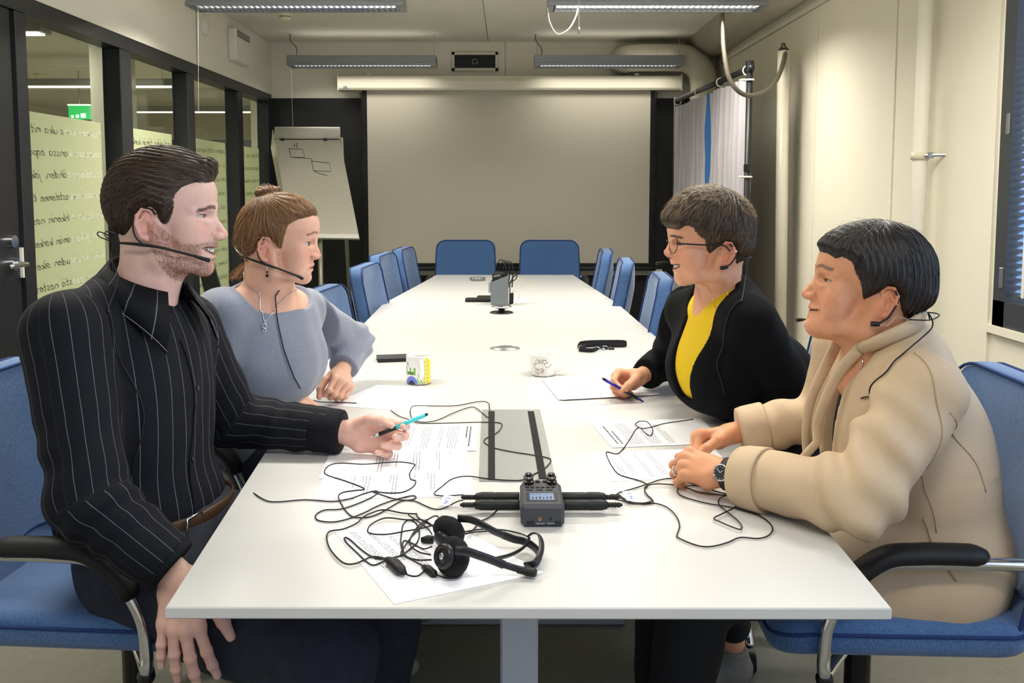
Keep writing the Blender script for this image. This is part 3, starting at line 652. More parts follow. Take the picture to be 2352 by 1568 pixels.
# ================================================================ THINGS ON THE TABLE
TZ = .73
mat('paper', (246, 246, 250), .7); mat('paper_back', (240, 240, 248), .7); mat('print_grey', (142, 142, 150), .8); mat('print_dark', (70, 70, 78), .8)
mat('cable_black', (17, 16, 22), .5); mat('foam', (16, 17, 20), .95, bump=1., bscale=500); mat('headphone', (26, 26, 29), .35)
mat('recorder_body', (58, 60, 66), .5, bump=.15, bscale=500); mat('recorder_dark', (22, 23, 27), .4); mat('lcd', (112, 134, 168), .25, emit=(112, 134, 168), estr=.12); mat('lcd_mark', (36, 44, 66), .4)
mat('tag_white', (238, 240, 246), .5, alpha=1); mat('tag_blue', (60, 90, 190), .5); mat('red_print', (190, 50, 50), .5); mat('white_print', (225, 225, 225), .5)
mat('china', (240, 238, 232), .15); mat('china_art', (255, 255, 255), .18, attr='Col')
mat('leather_black', (30, 30, 33), .45, bump=.4, bscale=300); mat('strap_black', (22, 22, 24), .9, bump=.5, bscale=600)
mat('tower_metal', (128, 134, 136), .35, metal=.6); mat('clear_glass', (235, 238, 235), .05, trans=.9); mat('pen_teal', (70, 205, 210), .3); mat('pen_blue', (38, 40, 150), .3); mat('pen_violet', (60, 40, 150), .25, trans=.3)
def text_mesh(body, size=1., shear=0.):
    cu = bpy.data.curves.new('t', 'FONT'); cu.body = body; cu.size = size; cu.shear = shear; cu.resolution_u = 2
    o = bpy.data.objects.new('t', cu); COL.objects.link(o); dg = bpy.context.evaluated_depsgraph_get(); me = bpy.data.meshes.new_from_object(o.evaluated_get(dg))
    V = np.array([v.co[:] for v in me.vertices]).reshape(-1, 3); F = [tuple(p.vertices) for p in me.polygons]
    bpy.data.objects.remove(o); bpy.data.curves.remove(cu); bpy.data.meshes.remove(me); return V, F
def text_on(name, body, o, ex, ey, size, m, parent, lift=.0003):
    """flat lettering: o = lower left corner, ex/ey = directions of the line and of 'up'"""
    V, F = text_mesh(body, size); o = A(*o); ex = A(*ex)/np.linalg.norm(ex); ey = A(*ey)/np.linalg.norm(ey); n = np.cross(ex, ey)
    return finish(name, o+V[:, :1]*ex+V[:, 1:2]*ey+n*lift, F, m, parent)
# --- sheets of paper; corners in order top-left, top-right, bottom-right, bottom-left of the page as it is read
NSH = [0]
def sheet(px, label, rows, z=0., seed=1, title=None, m='paper', w0=.1, w1=.92, grp=None):
    zz = TZ+.0004+z; P = [atZ(u, v, TZ) for u, v in px]; P = [A(p[0], p[1], zz) for p in P]
    n = np.cross(P[1]-P[0], P[3]-P[0]); Q = P if n[2] > 0 else P[::-1]
    o = MB().prism(Q, (0, 0, .0003)).build('paper_sheet', m); tag(o, label, 'paper', grp)
    r = random.Random(seed); mb = MB(); mt = MB()
    B = lambda s, t: (P[0]*(1-s)+P[1]*s)*(1-t)+(P[3]*(1-s)+P[2]*s)*t+A(0, 0, .0006)
    def bar(mb, s0, s1, t0, t1): q = [B(s0, t0), B(s1, t0), B(s1, t1), B(s0, t1)]; q = q if np.cross(q[1]-q[0], q[3]-q[0])[2] > 0 else q[::-1]; mb.add(q, [(0, 1, 2, 3)])
    for t, a, b in rows:
        s = a
        while s < b:
            l = r.uniform(.02, .075); bar(mb, s, min(s+l, b), t, t+.0065); s += l+.012
    if mb.V: mb.build('printed_text', 'print_grey', o)['kind'] = 'stuff'
    if title:
        for t, a, b in title:
            s = a
            while s < b: l = r.uniform(.03, .08); bar(mt, s, min(s+l, b), t, t+.013); s += l+.012
        mt.build('printed_title', 'print_dark', o)
    return o
def para(t0, n, a, b, dt=.021, last=.6): return [(t0+i*dt, a, b if i < n-1 else a+(b-a)*last) for i in range(n)]
G = 'papers on the table'
sheet([(1358, 968), (1352, 968), (1352, 968), (1358, 968)], '', []) if False else None
sheet([(1406, 1029), (1355, 969), (1610, 962), (1668, 1018)], 'printed sheet lying beneath the clasped hands, further one', para(.19, 6, .08, .9)+para(.36, 5, .08, .92)+para(.52, 3, .08, .85), .0006, 3, [(.07, .12, .8), (.11, .12, .6)], grp=G)
sheet([(1404, 1106), (1359, 1039), (1640, 1030), (1700, 1093)], 'printed sheet lying beneath the wrist watch, nearer one', para(.12, 2, .1, .75)+para(.2, 2, .3, .95)+para(.32, 2, .1, .9)+para(.42, 3, .12, .95)+para(.58, 2, .1, .7), .0, 4, grp=G)
sheet([(1100, 975), (1094, 1036), (800, 1040), (838, 978)], 'printed sheet next to the cable hatch under the teal pen', para(.17, 5, .06, .93)+para(.30, 2, .1, .9)+para(.40, 4, .08, .9)+para(.55, 3, .08, .8), .0009, 5, [(.06, .1, .85), (.09, .1, .55)], grp=G)
sheet([(1072, 1028), (1078, 1082), (732, 1100), (760, 1036)], 'printed sheet partly covered under the reaching hand', [(.12, .1, .3)]+para(.2, 2, .1, .9)+para(.34, 3, .1, .9)+para(.5, 2, .1, .7)+para(.6, 3, .1, .9), .0005, 6, grp=G)
sheet([(1080, 1062), (1090, 1140), (722, 1147), (752, 1070)], 'printed sheet nearest the man, crossed by a looped cable', [(.15, .1, .3)]+para(.25, 3, .05, .8)+para(.38, 2, .05, .5)+para(.5, 3, .05, .95)+para(.68, 3, .05, .9)+para(.78, 2, .05, .7), .0, 7, grp=G)
sheet([(1040, 893), (868, 884), (752, 930), (962, 947)], 'blank sheet in front of the woman in the grey sweater', [], .0, 8, m='paper_back', grp=G)
sheet([(1045, 899), (880, 892), (740, 938), (955, 955)], 'lower blank sheet peeking out beside the colourful mug', [], .0 if False else -.0003+.0003, 8, m='paper_back', grp=G) if False else None
sheet([(905, 1388), (765, 1218), (1010, 1190), (1250, 1315)], 'faintly printed sheet under the headphones at the table front', para(.12, 4, .4, .95, .02)+para(.26, 3, .45, .9)+para(.38, 3, .3, .8), .0, 9, grp=G)
for i, (dx, dy) in enumerate(((0, 0), (6, -4), (-5, 2), (4, 3))):
    q = [(1288+dx, 918+dy), (1250+dx, 871+dy), (1470+dx, 866+dy), (1512+dx, 906+dy)]
    sheet(q, ['bottom sheet of the paper stack by the black-sleeved hand', 'second lowest sheet of the stack by the black-sleeved hand', 'second highest sheet of the stack by the black-sleeved hand', 'top printed sheet of the stack by the black-sleeved hand'][i], (para(.14, 1, .1, .8)+para(.22, 2, .08, .9)+para(.36, 2, .2, .95)+para(.5, 3, .1, .9)+para(.64, 3, .1, .9)) if i == 3 else [], i*.0012, 11, grp='paper stack on the right')
# --- cables lying on the table (polylines read off the photo, laid on the table plane)
def cable(pts, name='cable', label=None, off=(600, 900), sc=2.9586, r=.0013, z0=0., parent=None, lift=None, cat='cable', n=6):
    P = []
    for i, p in enumerate(pts):
        u, v = off[0]+p[0]/sc, off[1]+p[1]/sc
        h = TZ+.0021+z0+(p[2] if len(p) > 2 else 0.)
        P.append(atZ(u, v, h))
    P = spline(P, n)
    o = MB().tube(P, r, 6).build(name, 'cable_black', parent, True)
    if label: tag(o, label, cat)
    return o
RO = (1200, 900)
cable([(-118, 640, -.04), (-60, 680, -.005), (-10, 715), (50, 742), (130, 745), (300, 732), (480, 743), (600, 725), (700, 690), (770, 672), (792, 680), (760, 710), (650, 760), (540, 795), (430, 802), (370, 835), (385, 870), (470, 883), (560, 870), (680, 828), (800, 770), (920, 728), (1020, 705), (1052, 712), (1030, 730), (950, 742), (860, 792), (780, 835), (700, 853), (620, 845), (570, 800), (540, 750), (525, 705), (560, 680), (640, 668), (700, 655), (560, 600), (450, 565), (430, 535), (470, 495), (550, 483), (700, 490), (860, 478), (960, 476), (1040, 490), (1035, 510), (1010, 550), (1015, 590), (1050, 605), (1030, 645), (960, 680), (860, 685), (760, 675), (800, 692), (920, 728), (1040, 740), (1110, 770), (1180, 795), (1245, 787), (1330, 745, .012), (1372, 733, .018)], 'microphone_cable', 'black microphone cable looping across the left papers')
cable([(880, 125), (940, 165), (1020, 190), (1110, 205), (1200, 190), (1300, 145), (1400, 108), (1450, 105), (1500, 140), (1540, 172), (1558, 160), (1550, 110), (1548, 80), (1520, 65), (1460, 68), (1330, 92), (1200, 95), (1080, 93), (1025, 100), (1012, 140), (1025, 180), (1050, 205), (1120, 213), (1300, 210), (1500, 205), (1610, 208), (1637, 225), (1610, 270), (1560, 300), (1520, 320), (1520, 345), (1580, 378), (1700, 405), (1830, 425), (1940, 445), (1968, 465), (1930, 515), (1850, 560), (1780, 595), (1700, 600), (1550, 590), (1400, 572), (1300, 590), (1230, 640), (1175, 690), (1220, 705), (1300, 703, .008), (1372, 698, .018)], 'microphone_cable', 'black microphone cable winding over the metal cable hatch', z0=.002)
cable([(330, 50, .004), (360, 58), (420, 68), (520, 68), (648, 76)], 'microphone_cable', 'short stretch of black cable emerging beside the seated woman\'s pen')
cable([(1160, 185), (1060, 200), (960, 215), (880, 238), (820, 248), (780, 235), (770, 215), (800, 198), (850, 205), (885, 255), (870, 298), (830, 275), (800, 245), (770, 255), (730, 320), (680, 390), (640, 420), (570, 410), (600, 490), (650, 555), (720, 582), (790, 600), (850, 630), (830, 660), (850, 700), (890, 745), (850, 760), (760, 755), (700, 730), (650, 695), (630, 698, .012), (600, 697, .018)], 'microphone_cable', 'black microphone cable curling beside the clasped hands', RO)
cable([(1960, 570, .03), (1900, 650, .004), (1820, 695), (1730, 705), (1600, 705), (1480, 700), (1380, 690), (1300, 670), (1200, 640), (1100, 605), (1020, 587), (940, 595), (850, 625), (740, 660), (660, 682), (650, 690), (1000-340, 715), (700, 735), (760, 752), (880, 755), (940, 765), (1000, 795), (1050, 850), (1068, 910), (1050, 970), (1060, 990), (1150, 1030), (1230, 1050), (1310, 1045), (1400, 1020), (1480, 988), (1600, 995), (1670, 975), (1700, 930), (1670, 880), (1590, 830), (1450, 790), (1340, 770), (1250, 755), (1120, 720), (1060, 690), (1055, 660), (1090, 640), (1190, 635)], 'microphone_cable', 'black microphone cable making the big loop near the right table edge', RO, z0=.001)
cable([(1520, 702), (1480, 705), (1380, 705), (1335, 730), (1340, 770), (1400, 820), (1460, 870), (1490, 910), (1480, 933), (1420, 915), (1340, 880), (1300, 858), (1350, 830), (1440, 785), (1478, 745), (1460, 712), (1400, 700), (1330, 698), (1200, 680), (1100, 645), (1000, 628), (900, 625), (840, 640), (830, 665), (850, 700), (880, 740), (760, 760), (690, 742), (630, 730, .018)], 'microphone_cable', 'black microphone cable with a small triangular loop on the right', RO, z0=.003)
# --- field recorder
fl, fr = atZ(1196, 1212), atZ(1297, 1213); w = .078; c0 = (fl+fr)/2
x0, x1, yf, yb, H = c0[0]-.039, c0[0]+.039, c0[1], c0[1]+.152, .042
t = thing('field_recorder', 'dark grey handheld audio recorder with knobs and small display', 'recorder', (c0[0], (yf+yb)/2, TZ))
body = MB().box((x0, yf, TZ+.001), (x1, yb-.03, TZ+H), .006).build('body', 'recorder_body', t); auto_smooth(body)
MB().box((x0+.004, yb-.05, TZ+.001), (x1-.004, yb, TZ+H-.006), .006).build('rear_body', 'recorder_body', t)
zt = TZ+H
MB().box((x0+.010, yf+.018, zt-.001), (x1-.010, yf+.062, zt+.0008), .0006).build('display_bezel', 'recorder_dark', t)
lc = MB().box((x0+.017, yf+.023, zt), (x1-.017, yf+.057, zt+.0012)).build('display', 'lcd', t)
for i in range(6): MB().box((x0+.021+i*.0065, yf+.027, zt+.0012), (x0+.024+i*.0065, yf+.036+.002*(i % 3), zt+.0015)).build('level_bar', 'lcd_mark', lc)
text_on('display_text', '00:12:47  L R 1 2', (x0+.020, yf+.048, zt+.0012), (1, 0, 0), (0, 1, 0), .0055, 'lcd_mark', lc)
text_on('model_mark', 'HANDY REC', (x0+.022, yf+.067, zt), (1, 0, 0), (0, 1, 0), .006, 'white_print', t) if False else None
for i in range(6):
    MB().box((x0+.010+i*.0098, yf+.088, zt), (x0+.0165+i*.0098, yf+.093, zt+.0015)).build('track_button', 'recorder_dark', t)
    MB().box((x0+.0115+i*.0098, yf+.095, zt), (x0+.0145+i*.0098, yf+.0968, zt+.0006)).build('track_light', 'red_print', t)
for q in range(3): MB().box((x0+.012+q*.018, yf+.073, zt), (x0+.024+q*.018, yf+.081, zt+.0012), .0005).build('key', 'recorder_dark', t)
for i, kx in enumerate((.017, .061)):
    for ky in (.112, .138):
        k = MB().lathe([(.0098, 0), (.0098, .008), (.0075, .0095), (.0072, .013), (.006, .014), (0, .014)], (x0+kx, yf+ky, zt-.003), 20).build('gain_knob', 'black_plastic', t); auto_smooth(k)
        MB().box((x0+kx-.0005, yf+ky-.007, zt+.0108), (x0+kx+.0005, yf+ky, zt+.0113)).build('knob_mark', 'white_print', k)
for xx in (x0+.034, x0+.048): MB().box((xx-.004, yf+.116, zt-.002), (xx+.004, yf+.126, zt+.003), .001).build('knob_guard', 'recorder_dark', t)
MB().lathe([(.0032, 0), (.0032, .0012), (.0018, .0013), (.0016, -.002)], (x0+.034, yf, TZ+.017), 16, (0, -1, 0)).build('line_jack', 'gold', t, True)
MB().lathe([(.002, 0), (.002, .001), (0, .001)], (x0+.053, yf, TZ+.017), 12, (0, -1, 0)).build('remote_jack', 'black_plastic', t)
for a, b in ((.010, .024), (.060, .072)): MB().box((x0+a, yf-.0006, TZ+.008), (x0+b, yf+.001, TZ+.0125)).build('lug_slot', 'black_plastic', t)
text_on('jack_print', 'LINE OUT', (x0+.0275, yf-.0002, TZ+.0075), (1, 0, 0), (0, 0, 1), .0034, 'white_print', t)
text_on('jack_print', 'REMOTE', (x0+.0475, yf-.0002, TZ+.0075), (1, 0, 0), (0, 0, 1), .0034, 'white_print', t)
# four plugs, two on each side
for sx in (-1, 1):
    for j, (yy, zz) in enumerate(((yf+.070, .024), (yf+.104, .026))):
        xs_ = (x0 if sx < 0 else x1); lb = ['front', 'rear'][j]; sd = ['left', 'right'][sx > 0]
        tp = thing('cable_plug', f'{lb} black audio plug on the {sd} side of the recorder', 'plug', (xs_+sx*.05, yy, TZ), 'audio plugs in the recorder')
        MB().lathe([(.0085, .001), (.0095, .003), (.0095, .045), (.0088, .047), (.0098, .05), (.0098, .072), (.008, .082), (.0055, .085)], (xs_, yy, TZ+zz-.008), 20, (sx, 0, 0)).build('shell', 'rubber_black', tp, True)
        MB().lathe([(.0052 if i % 2 else .0042, .085+i*.0028) for i in range(9)]+[(.002, .112)], (xs_, yy, TZ+zz-.008), 14, (sx, 0, 0)).build('strain_relief', 'rubber_black', tp)
# paper flags on the cables
for (u, v, lb, tx, rot) in ((1026, 1149, 'white cable flag marked in blue, left of the recorder', 'N\u00b02', -.3), (1446, 1138, 'white cable flag marked in blue, right of the recorder', 'N\u00b01', .25)):
    p = atZ(u, v, TZ+.012); ex = A(math.cos(rot), math.sin(rot), 0); ey = A(-math.sin(rot)*.9, math.cos(rot)*.8, .35)
    ex2 = ex*.0105; ey2 = ey*.0145
    o = MB().prism([p-ex2-ey2, p+ex2-ey2, p+ex2+ey2, p-ex2+ey2], np.cross(ex, ey)*.0006).build('cable_flag', 'tag_white'); tag(o, lb, 'tag')
    text_on('lettering', tx, p+ex2*.45-ey2*.8, ey, -ex, .011, 'tag_blue', o, .0012)
# --- headphones with their tangled cable
def hp(u, v, h): return atZ(600+u/2.9586, 900+v/2.9586, TZ+h)
t = thing('headphones', 'black on-ear headphones lying with tangled cable at the table front', 'headphones', (atZ(1080, 1260)[0], atZ(1080, 1260)[1], TZ))
pa, pb = hp(1275, 945, .030), hp(1300, 1118, .030)
aa = A(-.25, -.55, .45); aa /= np.linalg.norm(aa)
MB().lathe([(0, .020), (.016, .018), (.026, .010), (.029, 0), (.026, -.009), (.018, -.012), (0, -.012)], pa, 28, (.35, .55, .35)).build('ear_pad', 'foam', t, True)
MB().lathe([(.015, -.010), (.017, -.02), (.012, -.026), (0, -.027)], pa, 24, (.35, .55, .35)).build('ear_shell', 'headphone', t, True)
ab = A(-.62, -.62, .30)
MB().lathe([(0, -.020), (.018, -.018), (.028, -.010), (.031, 0), (.028, .009), (.018, .012), (0, .012)], pb, 28, ab).build('ear_pad', 'foam', t, True)
es = MB().lathe([(.018, .006), (.0195, .018), (.0175, .024), (.0145, .025), (.0135, .022), (.010, .022), (.009, .0235), (0, .024)], pb, 28, ab).build('ear_shell', 'headphone', t, True)
an = ab/np.linalg.norm(ab); MB().lathe([(.0052, 0), (.005, .001), (0, .0012)], pb+an*.0238, 20, ab).build('round_mark', 'steel', es, True)
bw = dict(flat=(.30, 1.))
MB().tube(spline([hp(1340, 858, .052), hp(1420, 866, .054), hp(1500, 900, .050), hp(1580, 945, .04), hp(1650, 975, .030)], 8), .0065, 10, flat=(.5, 1)).build('arm', 'headphone', t, True)
MB().tube(spline([hp(1640, 970, .030), hp(1720, 1000, .022), hp(1790, 1016, .016), hp(1850, 1050, .012), hp(1895, 1105, .010), hp(1892, 1150, .010), hp(1850, 1190, .008), hp(1790, 1205, .008)], 8), .0068, 10, **bw).build('headband', 'headphone', t, True)
MB().tube(spline([hp(1320, 1076, .058), hp(1390, 1080, .056), hp(1480, 1110, .046), hp(1570, 1142, .034), hp(1650, 1175, .024)], 8), .0068, 10, flat=(.5, 1)).build('arm', 'headphone', t, True)
MB().tube(spline([hp(1640, 1170, .025), hp(1720, 1195, .016), hp(1790, 1212, .012)], 6), .0055, 10, flat=(.5, 1)).build('arm_slider', 'headphone', t, True)
MB().tube(spline([hp(1740, 1205, .012), hp(1800, 1218, .010), hp(1868, 1228, .010)], 4), [.007]*4+[.0085]*4+[.007], 10, flat=(.9, .8)).build('end_block', 'rubber_black', t, True)
MB().tube(spline([hp(1790, 1180, .010), hp(1862, 1160, .018), hp(1898, 1090, .026), hp(1905, 1020, .032), hp(1885, 970, .034), hp(1845, 960, .034), hp(1808, 985, .028)], 8), .0055, 10, **bw).build('band_strap', 'headphone', t, True)
MB().tube(spline([hp(1590, 1135, .03), hp(1690, 1108, .018), hp(1770, 1065, .016), hp(1815, 1015, .02), hp(1822, 985, .026)], 8), .0035, 8, flat=(.5, 1)).build('band_strap', 'headphone', t, True)
for pts in ([(1170, 910, .01), (1100, 870), (990, 868), (850, 855), (760, 890), (725, 930), (740, 960), (850, 967), (980, 945), (1120, 918), (1190, 890), (1205, 852), (1180, 842), (1130, 870), (1040, 960), (980, 1040), (950, 1090), (965, 1110), (1040, 1150), (1110, 1188)],
            [(1160, 965, .01), (1130, 925), (1060, 875), (1000, 835)], [(1055, 825), (1065, 850), (1110, 880), (1170, 915, .012)],
            [(1150, 1105, .012), (1080, 1090), (1020, 1050), (1012, 1000), (1050, 930), (1100, 880), (1140, 862)],
            [(1155, 1140, .012), (1060, 1140), (980, 1110), (950, 1040), (953, 960), (965, 900), (1000, 870), (1050, 888), (1075, 950), (1060, 1020), (1000, 1075), (950, 1110), (850, 1132), (760, 1122), (680, 1070), (600, 1000), (565, 990), (580, 1022), (650, 1090), (720, 1155), (770, 1175), (850, 1142), (885, 1150)],
            [(1055, 828), (960, 822), (830, 800), (740, 825), (685, 855), (650, 890), (560, 930), (470, 945), (445, 980), (460, 1050), (510, 1120), (570, 1165), (640, 1165), (700, 1140), (760, 1118), (860, 1132)],
            [(975, 1228), (1010, 1247), (1060, 1250), (1100, 1222), (1105, 1195)], [(1190, 1240), (1260, 1266), (1330, 1260), (1375, 1220), (1383, 1180), (1370, 1160, .01)],
            [(1160, 1050, .015), (1100, 1065), (1030, 1030), (970, 1010), (960, 1060), (975, 1100)],
            [(1700, 750, .02), (1620, 790, .006), (1550, 850), (1490, 880), (1440, 935), (1395, 965, .004)], [(1380, 950, .01), (1500, 932), (1650, 938), (1760, 962), (1815, 985, .01)], [(1385, 962, .01), (1480, 948), (1580, 945)]):
    cable(pts, 'cable', None, r=.0014, parent=t, z0=random.uniform(0, .004))
vc = [hp(855, 1135, .008), hp(900, 1160, .010), hp(945, 1205, .010), hp(980, 1235, .006)]
MB().tube(spline(vc, 5), np.interp(np.linspace(0, 1, 16), [0, .3, .7, 1], [.006, .0105, .0095, .004]), 12, flat=(1, .7)).build('volume_control', 'rubber_black', t, True)
MB().tube([hp(1100, 1188, .006), hp(1130, 1200, .007), hp(1175, 1235, .007), hp(1192, 1243, .005)], [.004, .0062, .006, .003], 10).build('plug_sleeve', 'rubber_black', t, True)
MB().tube([hp(1085, 1005, .006), hp(1130, 1000, .007), hp(1170, 1000, .008)], [.004, .007, .006], 10).build('cable_splitter', 'rubber_black', t, True)
# --- mugs
def mug(px_l, px_r, v_base, v_top, art, label, hang, taper=1., hscale=1.):
    c = (atZ(px_l, v_base)+atZ(px_r, v_base))/2; 
    r = (px_r-px_l)/2*np.linalg.norm(c-CAMP)/FOC*.985; c = c+A(0, r*.45, 0); hgt = .088*hscale
    t = thing('mug', label, 'mug', (c[0], c[1], TZ))
    rb = r*taper; n = 200; zs = np.linspace(0, 1, 72)
    prof = [(rb*.82, .0), (rb*.94, .002)]+[(rb+(r-rb)*z**.8, .004+(hgt-.004)*z) for z in zs]+[(r-.0015, hgt+.0012), (r-.0035, hgt)]+[(rb-.0035+(r-rb)*z**.8, .006+(hgt-.006)*z) for z in zs[::-10]]+[(.0, .006)]
    V = []; C = []
    for k, (rr, h) in enumerate(prof):
        for j in range(n):
            a = 2*math.pi*j/n; V.append((c[0]+rr*math.cos(a), c[1]+rr*math.sin(a), TZ+.0005+h)); 
            s = math.cos(a); C.append(art(s, h/hgt) if (2 <= k < 74 and math.sin(a) < .2) else (.76, .75, .72))
    F = np.array([(i*n+j, i*n+(j+1) % n, (i+1)*n+(j+1) % n, (i+1)*n+j) for i in range(len(prof)-1) for j in range(n)])
    finish('cup', V, F, 'china_art', t, True, cols=np.array(C))
    d = A(math.cos(hang), math.sin(hang), 0); zc = TZ+hgt*.55
    HP = spline([A(c[0], c[1], zc)+d*r*.95+A(0, 0, hgt*.30), A(c[0], c[1], zc)+d*(r+.016)+A(0, 0, hgt*.33), A(c[0], c[1], zc)+d*(r+.026)+A(0, 0, hgt*.12), A(c[0], c[1], zc)+d*(r+.022)+A(0, 0, -hgt*.18), A(c[0], c[1], zc)+d*(rb*.93+.0)+A(0, 0, -hgt*.34)], 6)
    MB().tube(HP, .0052, 10, flat=(1.2, .75)).build('handle', 'china', t, True)
    return t
def seg_d(p, a, b):
    p, a, b = A(*p), A(*a), A(*b); t = np.clip(np.dot(p-a, b-a)/(np.dot(b-a, b-a)+1e-9), 0, 1); return np.linalg.norm(p-a-t*(b-a))
def art1(s, z):
    w = (.76, .75, .72); x = (s+1)/2
    if .70 < x < .97 and z < .82+.16*(1-abs(x-.84)/.14):
        if .72 < x < .95 and ((z*7) % 1) > .45 and ((x*9) % 1) > .5 and z < .85: return (.35, .42, .5)
        return (.93, .72, .03)
    d = math.hypot((x-.26)*1.0, z*.75)
    if d < .13: return (.02, .02, .03)
    if d < .24: return (.15, .2, .62)
    if .02 < x < .42 and .36 < z < .48:
        if min(seg_d((x, z), (.1, .38), (.2, .45)), seg_d((x, z), (.2, .45), (.2, .39)), seg_d((x, z), (.2, .39), (.32, .4)), seg_d((x, z), (.26, .45), (.32, .46))) < .014: return (.02, .02, .02)
        return (.2, .42, .1)
    if x < .46 and .44 < z < .62 and math.sin(x*38) > .2: return (.16, .4, .08)
    if x < .12 and .55 < z < .8 and math.sin(x*60+z*20) > .4: return (.05, .1, .3)
    if .42 < x < .72 and z < .3+.1*math.sin(x*40) and math.sin(x*55+z*30) > -.1: return (.22, .5, .08)
    return w
BR = [((.12, .25), (.3, .18), (.42, .2), (.5, .32), (.42, .42), (.3, .36), (.2, .4), (.14, .5)), ((.14, .5), (.22, .62), (.34, .68), (.5, .66)), ((.34, .68), (.3, .8)), ((.4, .67), (.46, .78), (.56, .8)), ((.5, .66), (.62, .7)), ((.2, .3), (.34, .28), (.44, .3)), ((.16, .36), (.3, .34)), ((.3, .18), (.26, .08)), ((.55, .5), (.62, .45), (.7, .5), (.75, .6)), ((.2, .62), (.12, .6)), ((.25, .2), (.16, .14))]
LV = [(.28, .82), (.38, .8), (.48, .82), (.56, .8), (.6, .68), (.52, .6), (.44, .74), (.34, .74), (.22, .74)]
def art2(s, z):
    x = (s+1)/2
    for a in LV:
        if math.hypot((x-a[0]), (z-a[1])*.8) < .026: return (.2, .26, .12)
    for p in BR:
        for i in range(len(p)-1):
            if seg_d((x, z), p[i], p[i+1]) < .012: return (.26, .15, .09)
    if math.hypot(x-.44, z-.3) < .05: return (.72, .4, .28)
    return (.76, .75, .72)
mug(932, 991, 882, 806, art1, 'cylindrical mug painted with a yellow house and green leaves', math.radians(-76))
mug(1214, 1284, 864, 806, art2, 'tapered white mug with a thin brown bird and branch drawing', math.radians(-8), .80, .80)
# --- phone wallet, lanyard, pens
p0 = atZ(868, 832); t = thing('phone_case', 'black leather flip phone case behind the colourful mug', 'phone', (p0[0]+.08, p0[1]+.03, TZ))
q = [atZ(868, 833), atZ(958, 826), atZ(962, 808), atZ(850, 818)]
q = [A(q[0][0], q[0][1], 0), A(q[0][0]+.155, q[0][1]+.03, 0), A(q[0][0]+.14, q[0][1]+.105, 0), A(q[0][0]-.018, q[0][1]+.075, 0)]
for nm, za, zb_, m, s in (('lower_cover', .0003, .003, 'leather_black', 1.), ('phone_body', .003, .0105, 'dark_plastic', .95), ('upper_cover', .0105, .0135, 'leather_black', 1.)):
    cc = np.mean(q, 0); pts = [cc+(k-cc)*s+A(0, 0, TZ+za) for k in q]; MB().prism(pts, (0, 0, zb_-za)).build(nm, m, t)
ln = thing('lanyard', 'black woven lanyard with metal clips on the table', 'lanyard', tuple(atZ(1385, 795)))
L = lambda u, v, h=.009: atZ(u, v, TZ+h)
Pq = spline([L(1327, 796), L(1332, 789), L(1350, 786), L(1385, 785), L(1425, 785), L(1438, 787), L(1437, 792), L(1420, 793), L(1385, 792), L(1350, 793), L(1336, 798), L(1330, 802), L(1345, 804), L(1362, 804), L(1372, 800)], 6)
MB().tube(Pq, .008, 8, flat=(.14, 1.)).build('strap', 'strap_black', ln, True)
MB().tube(spline([L(1365, 802, .006), L(1376, 798, .006), L(1386, 797, .007), L(1394, 800, .006)], 5), .005, 8).build('clip_loop', 'strap_black', ln, True)
for u, v in ((1372, 799), (1390, 797)): MB().torus(L(u, v, .007), .010, .0018, (0.2, .6, 1), 18, 6).build('metal_ring', 'chrome', ln, True)
MB().lathe([(.012, 0), (.012, .003), (0, .004)], L(1404, 801, .002), 18, (.1, -.3, 1)).build('key_tab', 'rubber_black', ln, True)
MB().tube([L(1380, 797, .006), L(1390, 803, .004)], .003, 8).build('snap_hook', 'chrome', ln, True)
# --- far end: cable tower, remote, dish, note, raised cap
b0, b1 = atZ(1127, 700), atZ(1168, 702); wx = b1[0]-b0[0]; y0 = b0[1]
t = thing('cable_tower', 'grey metal desk power tower stuffed with black adapters', 'power tower', ((b0[0]+b1[0])/2, y0+.05, TZ))
ht, hl = .155, .118
pl = [(b0[0], y0, TZ), (b1[0], y0, TZ), (b1[0], y0, TZ+ht), (b0[0], y0, TZ+hl)]
m = MB(); th = .003
for a, b in ((0, 1), (1, 2), (3, 0)): pass
MB().prism(pl, (0, th, 0)).build('front_panel', 'tower_metal', t)
MB().prism([(x, y+.09, z) for x, y, z in pl], (0, th, 0)).build('rear_panel', 'tower_metal', t)
MB().box((b0[0], y0+th, TZ), (b0[0]+th, y0+.09, TZ+hl)).build('side_panel', 'tower_metal', t)
MB().box((b1[0]-th, y0+th, TZ), (b1[0], y0+.09, TZ+ht)).build('side_panel', 'tower_metal', t)
MB().box((b0[0]-.012, y0+.03, TZ+.06), (b0[0], y0+.06, TZ+.11), .002).build('side_socket', 'alu', t)
o = MB().box((b0[0]+.008, y0+.01, TZ+.10), (b1[0]-.02, y0+.055, TZ+.168), .008).build('power_adapter', 'black_plastic'); tag(o, 'black power adapter sticking out of the grey tower', 'adapter')
text_on('lettering', 'AC/DC', (b0[0]+.014, y0+.0098, TZ+.145), (1, 0, .15), (0, 0, 1), .012, 'white_print', o)
cw = thing('cable_bundle', 'black looped cables standing up out of the grey tower', 'cables', (b1[0]-.02, y0+.06, TZ+.1))
for k in range(3):
    u = 1148+k*8; MB().tube(spline([atY(u-6, 655, y0+.06), atY(u-10, 620, y0+.06), atY(u+2, 596+k*2, y0+.065), atY(u+14, 612, y0+.07), atY(u+12, 660, y0+.075)], 8), .0032, 6).build('cable', 'cable_black', cw, True)
MB().tube(spline([atY(1170, 650, y0+.08), atY(1185, 640, y0+.09), atY(1186, 630, y0+.09), atY(1172, 650, y0+.1), atY(1172, 690, y0+.1)], 8), .003, 6).build('cable', 'cable_black', cw, True)
